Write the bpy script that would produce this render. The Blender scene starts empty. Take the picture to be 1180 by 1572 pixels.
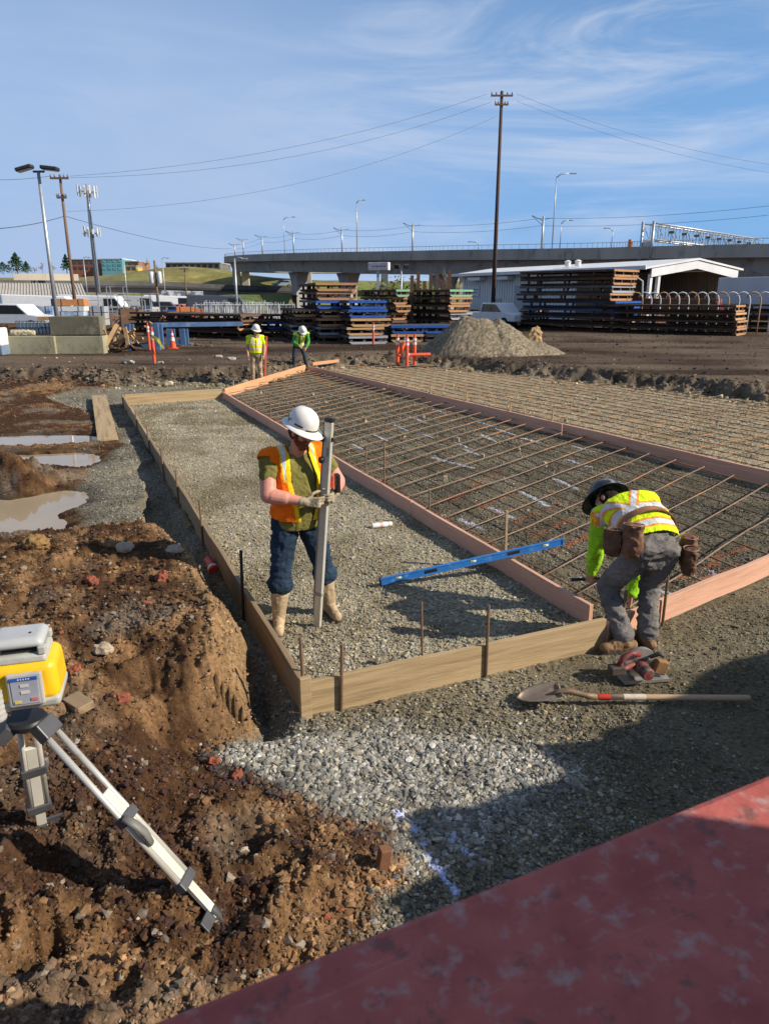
import bpy, bmesh, math, random
import numpy as np
from mathutils import Vector, Matrix, Euler
R = math.radians
SC = bpy.context.scene
COL = SC.collection
rng = random.Random(7)
nr = np.random.default_rng(11)

# ------------------------------------------------------------------ camera
CF, CX, CY, YH, EYE = 1100.0, 590.0, 786.0, 455.0, 2.65
PITCH = math.atan((CY - YH) / CF)
cam_d = bpy.data.cameras.new('camera')
cam = bpy.data.objects.new('camera', cam_d)
COL.objects.link(cam)
SC.camera = cam
cam.location = (0, 0, EYE)
cam.rotation_euler = (math.pi / 2 - PITCH, 0, 0)
cam_d.sensor_fit = 'VERTICAL'
cam_d.sensor_height = 36.0
cam_d.lens = CF / 1572.0 * 36.0
cam_d.clip_start = 0.05
cam_d.clip_end = 20000
cam_d.dof.use_dof = True
cam_d.dof.focus_distance = 8.0
cam_d.dof.aperture_fstop = 7.5

# ------------------------------------------------------------------ sky and sun
SUN_DIR = Vector((0.973, -0.23, 0)).normalized()
SUN_EL = R(31.5)
SUN_AZ = math.atan2(SUN_DIR.x, SUN_DIR.y)          # clockwise from +Y
world = bpy.data.worlds.new('World')
SC.world = world
world.use_nodes = True
wn, wl = world.node_tree.nodes, world.node_tree.links
wn.clear()
w_out = wn.new('ShaderNodeOutputWorld')
w_bg = wn.new('ShaderNodeBackground')
w_bg.inputs['Strength'].default_value = 0.088
w_sky = wn.new('ShaderNodeTexSky')
w_sky.sky_type = 'NISHITA'
w_sky.sun_disc = False
w_sky.sun_elevation = SUN_EL
w_sky.sun_rotation = SUN_AZ
w_sky.air_density = 1.0
w_sky.dust_density = 0.15
w_sky.ozone_density = 3.0
w_tc = wn.new('ShaderNodeTexCoord')
def w_noise(scale, rot, sc, detail, rough, lo, hi, dist=0.0, loc=(0, 0, 0)):
    mp = wn.new('ShaderNodeMapping'); mp.inputs['Location'].default_value = loc; mp.inputs['Rotation'].default_value = rot; mp.inputs['Scale'].default_value = sc
    nz = wn.new('ShaderNodeTexNoise'); nz.inputs['Scale'].default_value = scale
    nz.inputs['Detail'].default_value = detail; nz.inputs['Roughness'].default_value = rough
    nz.inputs['Distortion'].default_value = dist
    rp = wn.new('ShaderNodeMapRange'); rp.interpolation_type = 'SMOOTHSTEP'
    rp.inputs['From Min'].default_value = lo; rp.inputs['From Max'].default_value = hi
    wl.new(w_tc.outputs['Generated'], mp.inputs['Vector']); wl.new(mp.outputs['Vector'], nz.inputs['Vector'])
    wl.new(nz.outputs['Fac'], rp.inputs['Value'])
    return rp.outputs['Result']
def w_math(op, a, b):
    m = wn.new('ShaderNodeMath'); m.operation = op; m.use_clamp = True
    for i, v in enumerate((a, b)):
        if isinstance(v, (int, float)): m.inputs[i].default_value = v
        else: wl.new(v, m.inputs[i])
    return m.outputs[0]
veil = w_noise(1.6, (0.2, 0.5, 0.3), (1, 1, 1.6), 4, 0.5, 0.32, 0.68)
w_sep = wn.new('ShaderNodeSeparateXYZ'); wl.new(w_tc.outputs['Generated'], w_sep.inputs[0])
w_right = wn.new('ShaderNodeMapRange'); w_right.interpolation_type = 'SMOOTHSTEP'
w_right.inputs['From Min'].default_value = -0.22; w_right.inputs['From Max'].default_value = 0.18; w_right.inputs['To Min'].default_value = 0.22
wl.new(w_sep.outputs['X'], w_right.inputs['Value'])
SOFF = (4.3, 4.7, 4.1)
streak = w_math('MULTIPLY', w_math('MULTIPLY', w_noise(2.4, (0.0, 0.22, 0.30), (1.0, 1.0, 5.5), 8, 0.60, 0.40, 0.70, 0.9, SOFF), w_noise(1.7, (0.5, 0.1, 0.9), (1, 1, 2.2), 3, 0.5, 0.34, 0.56, 0, SOFF)), w_right.outputs['Result'])
# the thin high cloud sheet is thicker to the left (north-west) of the view
w_left = wn.new('ShaderNodeMapRange'); w_left.interpolation_type = 'SMOOTHSTEP'
w_left.inputs['From Min'].default_value = 0.32; w_left.inputs['From Max'].default_value = -0.40
w_left.inputs['To Min'].default_value = 0.10; w_left.inputs['To Max'].default_value = 1.0
wl.new(w_sep.outputs['X'], w_left.inputs['Value'])
w_low = wn.new('ShaderNodeMapRange'); w_low.interpolation_type = 'SMOOTHSTEP'
w_low.inputs['From Min'].default_value = 0.50; w_low.inputs['From Max'].default_value = 0.12
w_low.inputs['To Min'].default_value = 0.35; w_low.inputs['To Max'].default_value = 1.0
wl.new(w_sep.outputs['Z'], w_low.inputs['Value'])
vl = w_math('MULTIPLY', w_math('ADD', w_math('MULTIPLY', veil, 0.50), 0.45), w_math('MULTIPLY', w_left.outputs[0], w_low.outputs[0]))
stk = w_math('MULTIPLY', streak, 0.72)
fac = vl
w_hz = wn.new('ShaderNodeMapRange'); w_hz.interpolation_type = 'SMOOTHSTEP'
w_hz.inputs['From Min'].default_value = 0.62; w_hz.inputs['From Max'].default_value = -0.02; w_hz.inputs['To Max'].default_value = 0.85
wl.new(w_sep.outputs['Z'], w_hz.inputs['Value'])
w_mh = wn.new('ShaderNodeMixRGB'); w_mh.inputs['Color2'].default_value = (1.25, 3.35, 7.0, 1)
wl.new(w_hz.outputs['Result'], w_mh.inputs['Fac']); wl.new(w_sky.outputs['Color'], w_mh.inputs['Color1'])
w_mix = wn.new('ShaderNodeMixRGB'); w_mix.blend_type = 'MIX'
w_ms = wn.new('ShaderNodeMixRGB'); w_ms.inputs['Color2'].default_value = (5.9, 6.3, 7.3, 1)
w_mix.inputs['Color2'].default_value = (3.7, 4.65, 6.5, 1)
wl.new(fac, w_mix.inputs['Fac']); wl.new(w_mh.outputs['Color'], w_mix.inputs['Color1'])
wl.new(w_mix.outputs['Color'], w_ms.inputs['Color1']); wl.new(stk, w_ms.inputs['Fac'])
wl.new(w_ms.outputs['Color'], w_bg.inputs['Color']); wl.new(w_bg.outputs['Background'], w_out.inputs['Surface'])

sun_d = bpy.data.lights.new('sun', 'SUN')
sun_d.energy = 5.0
sun_d.angle = R(0.5)
sun_d.color = (1.0, 0.90, 0.76)
sun = bpy.data.objects.new('sun', sun_d)
COL.objects.link(sun)
to_sun = Vector((SUN_DIR.x * math.cos(SUN_EL), SUN_DIR.y * math.cos(SUN_EL), math.sin(SUN_EL)))
sun.rotation_euler = to_sun.to_track_quat('Z', 'Y').to_euler()
sun.location = (20, -5, 30)
SC.view_settings.view_transform = 'Standard'
SC.view_settings.look = 'None'
SC.view_settings.exposure = 0.45
SC.view_settings.gamma = 1.0

# ------------------------------------------------------------------ helpers
def ray(px, py):
    a, b = (px - CX) / CF, -(py - CY) / CF
    c, s = math.cos(PITCH), math.sin(PITCH)
    return Vector((a, c + s * b, c * b - s))
def gp(px, py, z=0.0):
    d = ray(px, py); t = (z - EYE) / d.z
    return Vector((d.x * t, d.y * t, z))
def at(px, py, Y):
    d = ray(px, py); t = Y / d.y
    return Vector((d.x * t, Y, EYE + d.z * t))

def link(name, me, mats=None, parent=None):
    o = bpy.data.objects.new(name, me)
    COL.objects.link(o)
    if mats is not None:
        for m in (mats if isinstance(mats, (list, tuple)) else [mats]):
            me.materials.append(m)
    if parent: o.parent = parent
    return o
def tag(o, label=None, cat=None, group=None, kind=None):
    if label: o['label'] = label
    if cat: o['category'] = cat
    if group: o['group'] = group
    if kind: o['kind'] = kind
    return o
def empty(name, loc=(0, 0, 0), rz=0.0, label=None, cat=None, group=None):
    o = bpy.data.objects.new(name, None)
    COL.objects.link(o)
    o.empty_display_size = 0.2
    o.location = loc; o.rotation_euler = (0, 0, rz)
    return tag(o, label, cat, group)
def kids(o): return [c for c in bpy.data.objects if c.parent == o]
def copy_tree(o, parent=None, label=None, group=None):
    ch = kids(o)
    c = o.copy(); COL.objects.link(c)
    if parent: c.parent = parent
    if label: c['label'] = label
    if group: c['group'] = group
    for k in ch: copy_tree(k, c)
    return c

class MB:
    """collects shapes, links them as one mesh object"""
    def __init__(s): s.v, s.f, s.m = [], [], []
    def add(s, vs, fs, mi=0):
        o = len(s.v); s.v += [tuple(v) for v in vs]
        s.f += [tuple(i + o for i in f) for f in fs]; s.m += [mi] * len(fs)
    def box(s, c, d, rot=None, mi=0, taper=1.0):
        x, y, z = d[0] / 2, d[1] / 2, d[2] / 2
        P = [Vector((i * x * (taper if k > 0 else 1), j * y * (taper if k > 0 else 1), k * z)) for k in (-1, 1) for j in (-1, 1) for i in (-1, 1)]
        if rot is not None:
            M = rot if isinstance(rot, Matrix) else Euler(rot).to_matrix()
            P = [M @ p for p in P]
        c = Vector(c)
        s.add([p + c for p in P], [(0, 2, 3, 1), (4, 5, 7, 6), (0, 1, 5, 4), (2, 6, 7, 3), (0, 4, 6, 2), (1, 3, 7, 5)], mi)
    def beam(s, a, b, w, h, mi=0, up=(0, 0, 1)):
        a, b = Vector(a), Vector(b); d = b - a; L = d.length
        x = d.normalized(); y = Vector(up).cross(x)
        if y.length < 1e-4: y = Vector((0, 1, 0)).cross(x)
        y.normalize(); z = x.cross(y)
        M = Matrix((x, y, z)).transposed()
        s.box((a + b) / 2, (L, w, h), M, mi)
    def tube(s, pts, r, n=8, mi=0, cap=True, asp=None):
        pts = [Vector(p) for p in pts]
        rs = r if isinstance(r, (list, tuple)) else [r] * len(pts)
        vs, fs = [], []
        ref = None
        for i, p in enumerate(pts):
            t = (pts[min(i + 1, len(pts) - 1)] - pts[max(i - 1, 0)]).normalized()
            if ref is None:
                ref = Vector((0, 0, 1)) if abs(t.z) < 0.9 else Vector((1, 0, 0))
            u = (ref - t * ref.dot(t)).normalized(); w = t.cross(u); ref = u
            k = asp if asp else 1.0
            for j in range(n):
                a = 2 * math.pi * j / n
                vs.append(p + u * math.cos(a) * rs[i] + w * math.sin(a) * rs[i] * k)
        for i in range(len(pts) - 1):
            for j in range(n):
                fs.append((i * n + j, i * n + (j + 1) % n, (i + 1) * n + (j + 1) % n, (i + 1) * n + j))
        if cap:
            fs.append(tuple(reversed(range(n)))); fs.append(tuple((len(pts) - 1) * n + j for j in range(n)))
        s.add(vs, fs, mi)
    def lathe(s, prof, n=16, c=(0, 0, 0), rot=None, mi=0):
        vs, fs = [], []
        M = Matrix.Identity(3) if rot is None else (rot if isinstance(rot, Matrix) else Euler(rot).to_matrix())
        c = Vector(c)
        for (r, z) in prof:
            for j in range(n):
                a = 2 * math.pi * j / n
                vs.append(M @ Vector((r * math.cos(a), r * math.sin(a), z)) + c)
        for i in range(len(prof) - 1):
            for j in range(n):
                fs.append((i * n + j, i * n + (j + 1) % n, (i + 1) * n + (j + 1) % n, (i + 1) * n + j))
        fs.append(tuple(reversed(range(n)))); fs.append(tuple((len(prof) - 1) * n + j for j in range(n)))
        s.add(vs, fs, mi)
    def prism(s, poly, a, b, mi=0):
        """poly: 3D points of one face; extruded by the vector b-a"""
        d = Vector(b) - Vector(a); n = len(poly)
        P = [Vector(p) for p in poly]
        s.add(P + [p + d for p in P], [tuple(reversed(range(n))), tuple(range(n, 2 * n))] + [(i, (i + 1) % n, n + (i + 1) % n, n + i) for i in range(n)], mi)
    def build(s, name, mats, parent=None, smooth=False, bevel=0.0):
        me = bpy.data.meshes.new(name)
        me.from_pydata(s.v, [], s.f)
        bm = bmesh.new(); bm.from_mesh(me)
        bmesh.ops.recalc_face_normals(bm, faces=bm.faces)
        if bevel > 0:
            es = [e for e in bm.edges if len(e.link_faces) == 2 and e.calc_face_angle(0) > 0.6]
            bm.to_mesh(me)
        bm.to_mesh(me); bm.free()
        if len(s.m) == len(me.polygons): me.polygons.foreach_set('material_index', s.m)
        if smooth: me.polygons.foreach_set('use_smooth', [True] * len(me.polygons))
        o = link(name, me, mats, parent)
        if smooth == 'auto':
            me.polygons.foreach_set('use_smooth', [True] * len(me.polygons))
            sharp_edges(me, 0.7)
        if bevel > 0:
            md = o.modifiers.new('bevel', 'BEVEL'); md.width = bevel; md.segments = 2; md.limit_method = 'ANGLE'; md.angle_limit = R(35)
        return o
def sharp_edges(me, ang):
    bm = bmesh.new(); bm.from_mesh(me)
    for e in bm.edges:
        e.smooth = not (len(e.link_faces) != 2 or e.calc_face_angle(0) > ang)
    bm.to_mesh(me); bm.free()

# ------------------------------------------------------------------ materials
MATS = {}
def mat(name, c1, c2=None, scale=6.0, rough=0.7, metal=0.0, bump=0.0, bscale=None, spec=0.3, stretch=(1, 1, 1), detail=5.0, lo=0.35, hi=0.65, c3=None, s3=3.0, lo3=0.55, hi3=0.7, coord='Object', rvar=0.0):
    """weathered surface: two noise-mixed colours, optional third colour in patches, bump"""
    if name in MATS: return MATS[name]
    m = bpy.data.materials.new(name); m.use_nodes = True
    n, l = m.node_tree.nodes, m.node_tree.links
    b = n['Principled BSDF']
    b.inputs['Roughness'].default_value = rough; b.inputs['Metallic'].default_value = metal
    b.inputs['Specular IOR Level'].default_value = spec
    tc = n.new('ShaderNodeTexCoord'); mp = n.new('ShaderNodeMapping'); mp.inputs['Scale'].default_value = stretch
    l.new(tc.outputs[coord], mp.inputs['Vector'])
    def nz(s, lo_, hi_, det=detail):
        t = n.new('ShaderNodeTexNoise'); t.inputs['Scale'].default_value = s; t.inputs['Detail'].default_value = det; t.inputs['Roughness'].default_value = 0.6
        l.new(mp.outputs['Vector'], t.inputs['Vector'])
        r = n.new('ShaderNodeMapRange'); r.inputs['From Min'].default_value = lo_; r.inputs['From Max'].default_value = hi_
        l.new(t.outputs['Fac'], r.inputs['Value'])
        return t, r.outputs['Result']
    c2 = c2 or tuple(0.72 * v for v in c1)
    t, f = nz(scale, lo, hi)
    mx = n.new('ShaderNodeMixRGB'); mx.inputs['Color1'].default_value = (*c1, 1); mx.inputs['Color2'].default_value = (*c2, 1)
    l.new(f, mx.inputs['Fac']); out = mx.outputs['Color']
    if c3:
        t3, f3 = nz(s3, lo3, hi3)
        m3 = n.new('ShaderNodeMixRGB'); m3.inputs['Color2'].default_value = (*c3, 1)
        l.new(out, m3.inputs['Color1']); l.new(f3, m3.inputs['Fac']); out = m3.outputs['Color']
    l.new(out, b.inputs['Base Color'])
    if rvar:
        rr = n.new('ShaderNodeMapRange'); rr.inputs['To Min'].default_value = rough - rvar; rr.inputs['To Max'].default_value = min(1, rough + rvar)
        l.new(f, rr.inputs['Value']); l.new(rr.outputs['Result'], b.inputs['Roughness'])
    if bump:
        tb = n.new('ShaderNodeTexNoise'); tb.inputs['Scale'].default_value = bscale or scale * 4; tb.inputs['Detail'].default_value = 4
        l.new(mp.outputs['Vector'], tb.inputs['Vector'])
        bp = n.new('ShaderNodeBump'); bp.inputs['Strength'].default_value = bump; bp.inputs['Distance'].default_value = 0.02
        l.new(tb.outputs['Fac'], bp.inputs['Height']); l.new(bp.outputs['Normal'], b.inputs['Normal'])
    MATS[name] = m
    return m
def attr_mat(name, rough=0.85, bump=0.3, bscale=60, spec=0.25, vary=0.5, vscale=25.0):
    """colour from the mesh attribute 'col', broken up by noise"""
    m = bpy.data.materials.new(name); m.use_nodes = True
    n, l = m.node_tree.nodes, m.node_tree.links
    b = n['Principled BSDF']; b.inputs['Roughness'].default_value = rough; b.inputs['Specular IOR Level'].default_value = spec
    a = n.new('ShaderNodeAttribute'); a.attribute_name = 'col'
    g = n.new('ShaderNodeNewGeometry')
    t = n.new('ShaderNodeTexNoise'); t.inputs['Scale'].default_value = vscale; t.inputs['Detail'].default_value = 6; t.inputs['Roughness'].default_value = 0.65
    l.new(g.outputs['Position'], t.inputs['Vector'])
    r = n.new('ShaderNodeMapRange'); r.inputs['From Min'].default_value = 0.3; r.inputs['From Max'].default_value = 0.7
    r.inputs['To Min'].default_value = 1 - vary; r.inputs['To Max'].default_value = 1 + vary
    l.new(t.outputs['Fac'], r.inputs['Value'])
    v = n.new('ShaderNodeVectorMath'); v.operation = 'MULTIPLY'
    cb = n.new('ShaderNodeCombineXYZ')
    for i in range(3): l.new(r.outputs['Result'], cb.inputs[i])
    l.new(a.outputs['Color'], v.inputs[0]); l.new(cb.outputs[0], v.inputs[1])
    l.new(v.outputs[0], b.inputs['Base Color'])
    if bump:
        tb = n.new('ShaderNodeTexNoise'); tb.inputs['Scale'].default_value = bscale; tb.inputs['Detail'].default_value = 5; tb.inputs['Roughness'].default_value = 0.7
        l.new(g.outputs['Position'], tb.inputs['Vector'])
        bp = n.new('ShaderNodeBump'); bp.inputs['Strength'].default_value = bump; bp.inputs['Distance'].default_value = 0.03
        l.new(tb.outputs['Fac'], bp.inputs['Height']); l.new(bp.outputs['Normal'], b.inputs['Normal'])
    return m
def set_col(me, cols):
    a = me.color_attributes.new('col', 'FLOAT_COLOR', 'POINT')
    c4 = np.ones((len(me.vertices), 4), np.float32); c4[:, :3] = cols
    a.data.foreach_set('color', c4.ravel())
def np_mesh(name, V, F):
    """fast mesh from numpy; F is (n,3) or (n,4)"""
    V = np.ascontiguousarray(V, np.float32); F = np.ascontiguousarray(F, np.int32)
    me = bpy.data.meshes.new(name); k = F.shape[1]
    me.vertices.add(len(V)); me.vertices.foreach_set('co', V.ravel())
    me.loops.add(F.size); me.loops.foreach_set('vertex_index', F.ravel())
    me.polygons.add(len(F)); me.polygons.foreach_set('loop_start', np.arange(0, F.size, k, dtype=np.int32))
    me.update(calc_edges=True); me.validate()
    return me

# ------------------------------------------------------------------ numpy noise
def _hash(ix, iy, seed):
    h = (ix.astype(np.int64) * 374761393 + iy.astype(np.int64) * 668265263 + seed * 974634777) & 0xffffffff
    h = ((h ^ (h >> 13)) * 1274126177) & 0xffffffff
    h = (h ^ (h >> 16)) & 0xffffffff
    return h / 4294967295.0
def vnoise(x, y, seed=0):
    ix, iy = np.floor(x), np.floor(y); fx, fy = x - ix, y - iy
    ux, uy = fx * fx * fx * (fx * (fx * 6 - 15) + 10), fy * fy * fy * (fy * (fy * 6 - 15) + 10)
    a, b = _hash(ix, iy, seed), _hash(ix + 1, iy, seed)
    c, d = _hash(ix, iy + 1, seed), _hash(ix + 1, iy + 1, seed)
    return (a + (b - a) * ux) * (1 - uy) + (c + (d - c) * ux) * uy
def fbm(x, y, f=1.0, oc=4, seed=0, gain=0.5):
    s, a, t = 0, 1.0, 0
    ca, sa = math.cos(0.6), math.sin(0.6)
    for i in range(oc):
        s = s + a * (vnoise(x * f, y * f, seed + i * 17) * 2 - 1); t += a
        a *= gain; f *= 2.03; x, y = ca * x - sa * y, sa * x + ca * y
    return s / t
def worley(x, y, seed=0):
    ix, iy = np.floor(x), np.floor(y)
    best = np.full(x.shape, 9.0); cid = np.zeros(x.shape)
    for dx in (-1, 0, 1):
        for dy in (-1, 0, 1):
            cx, cy = ix + dx, iy + dy
            d = (cx + _hash(cx, cy, seed) - x) ** 2 + (cy + _hash(cx, cy, seed + 5) - y) ** 2
            m = d < best
            best = np.where(m, d, best); cid = np.where(m, _hash(cx, cy, seed + 9), cid)
    return np.sqrt(best), cid
def sstep(a, b, x):
    t = np.clip((x - a) / (b - a), 0, 1); return t * t * (3 - 2 * t)
def sd_poly(x, y, poly):
    """signed distance, positive inside"""
    d = np.full(x.shape, 1e9); ins = np.zeros(x.shape, bool); n = len(poly)
    for i in range(n):
        ax, ay = poly[i][:2]; bx, by = poly[(i + 1) % n][:2]
        ex, ey = bx - ax, by - ay
        t = np.clip(((x - ax) * ex + (y - ay) * ey) / (ex * ex + ey * ey + 1e-12), 0, 1)
        d = np.minimum(d, (x - ax - ex * t) ** 2 + (y - ay - ey * t) ** 2)
        if ay != by:
            ins ^= ((ay > y) != (by > y)) & (x < (bx - ax) * (y - ay) / (by - ay) + ax)
    return np.where(ins, 1, -1) * np.sqrt(d)
def sd_seg(x, y, a, b):
    ex, ey = b[0] - a[0], b[1] - a[1]
    t = np.clip(((x - a[0]) * ex + (y - a[1]) * ey) / (ex * ex + ey * ey + 1e-12), 0, 1)
    return np.sqrt((x - a[0] - ex * t) ** 2 + (y - a[1] - ey * t) ** 2)
# ------------------------------------------------------------------ plan of the site (metres, camera above the origin)
C0 = (-0.53, 4.13); L1 = (-6.63, 18.24); BK = (-4.35, 19.45); BK2 = (-4.40, 19.95); AP = (-2.88, 27.1); AP2 = (-2.72, 26.4)
MIDF = (1.80, 5.33); FJ = (1.71, 5.09); FR = (3.8, 6.6); FR2 = (6.4, 8.5); RB = (5.57, 10.05); RB2 = (6.75, 7.75)
BACKJ = (-4.40, 19.55)
PIT = [(-40, 22.6), (-13, 22.9), (-10, 23.1), (-8.6, 22.3), (-7.2, 23.0), (-5.4, 22.8), (-4.3, 23.7), (-3.4, 26.2), (-2.6, 28.3), (1.3, 29.2), (4.0, 26.4), (8.0, 21.6), (10.2, 18.6), (14, 13.5), (17, 8), (19, 0), (20, -12), (-40, -12)]
BANK = [(-9, 6.3), (-4.6, 6.65), (-3.7, 6.62), (-3.1, 6.75), (-2.40, 7.05), (-2.02, 6.72), (-1.66, 6.08), (-1.33, 5.38), (-1.04, 4.75), (-0.92, 4.27), (-0.90, 4.02), (-1.06, 3.84),
        (-1.12, 3.70), (-0.97, 3.5), (-0.60, 3.34), (-0.31, 3.13), (0.02, 3.06), (0.0, 2.73), (-0.13, 2.42), (-0.25, 2.1), (-0.2, 1.2), (0.2, -2), (-9, -2)]
STRIP_L = [C0, L1, BK, MIDF, FJ]
STRIP_M = [MIDF, BK, AP, RB, RB2, FR2, FR, FJ]
PAD = [AP2, (-2.2, 28.6), (1.3, 29.0), (4.0, 26.2), (8.0, 21.4), (10.2, 18.3), (14, 13.2), (17, 7), (10, 4.5), (7.5, 6.5), RB2, RB]
TRENCH = [(-0.3, 3.9), (-1.15, 3.72), (-1.25, 4.3), (-2.3, 6.4), (-2.6, 7.2), (-3.55, 7.75), (-4.3, 9.6), (-4.7, 11.2), (-4.75, 12.8), (-6.4, 16), (-9.2, 19.5), (-9, 21), (-4, 22), (-3.6, 20.5), (-6.5, 19.5), L1, C0]
PUD = [[(-7.5, 8.6), (-6.2, 9.4), (-5.0, 9.3), (-4.5, 9.7), (-4.2, 9.65), (-3.95, 9.1), (-4.1, 8.6), (-3.75, 8.2), (-3.75, 7.75), (-4.2, 7.65), (-4.6, 7.75), (-5.3, 7.7), (-6.5, 7.8), (-7.6, 7.9)],
       [(-5.75, 11.5), (-4.8, 11.15), (-4.65, 11.6), (-5.0, 12.2), (-5.75, 12.4), (-6.55, 12.3), (-6.6, 11.9)],
       [(-8.5, 12.95), (-7.0, 12.85), (-6.2, 12.9), (-5.5, 13.1), (-5.3, 13.6), (-5.9, 13.95), (-7.0, 13.85), (-8.2, 13.6)]]
PUDZ = 0.035
PAINT = []      # (a, b, half width, colour, strength)
WHITE, ORANGE = (0.62, 0.66, 0.80), (0.42, 0.10, 0.03)
for (x0, y0, x1, y1) in [(612, 1250, 640, 1290), (640, 1290, 670, 1330), (670, 1330, 697, 1375)]:
    PAINT.append((gp(x0, y0), gp(x1, y1), 0.035, (0.50, 0.56, 0.78), 0.95))
for (x0, y0, x1, y1) in [(700, 1300, 722, 1312), (690, 1288, 705, 1296), (735, 1316, 748, 1322)]:
    PAINT.append((gp(x0, y0), gp(x1, y1), 0.03, (0.5, 0.56, 0.75), 0.7))
for (x0, y0, x1, y1) in [(705, 797, 718, 803), (722, 803, 738, 813), (752, 780, 772, 789), (772, 789, 786, 795), (800, 755, 818, 765), (818, 765, 838, 776), (850, 735, 868, 742), (868, 742, 886, 751),
                         (880, 685, 916, 694), (870, 706, 900, 716), (733, 648, 756, 655), (698, 678, 722, 689), (640, 665, 664, 672), (664, 628, 684, 634), (630, 640, 655, 650), (605, 652, 626, 661), (543, 683, 558, 690), (575, 668, 594, 676),
                         (665, 702, 700, 712), (700, 712, 724, 718), (712, 690, 735, 698), (738, 668, 765, 680), (1085, 875, 1105, 885), (1000, 900, 1025, 912), (760, 658, 790, 667), (800, 672, 830, 680)]:
    PAINT.append((gp(x0, y0), gp(x1, y1), 0.055, WHITE, 0.62))
for (x0, y0, x1, y1) in [(790, 800, 860, 775), (815, 825, 880, 795), (840, 850, 905, 820), (770, 790, 800, 778), (735, 780, 800, 750), (690, 770, 740, 745), (665, 775, 690, 762), (870, 840, 900, 826), (1040, 890, 1100, 865), (1060, 900, 1130, 868), (720, 745, 770, 725), (1090, 860, 1150, 838)]:
    PAINT.append((gp(x0, y0), gp(x1, y1), 0.06, ORANGE, 0.42))

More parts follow.
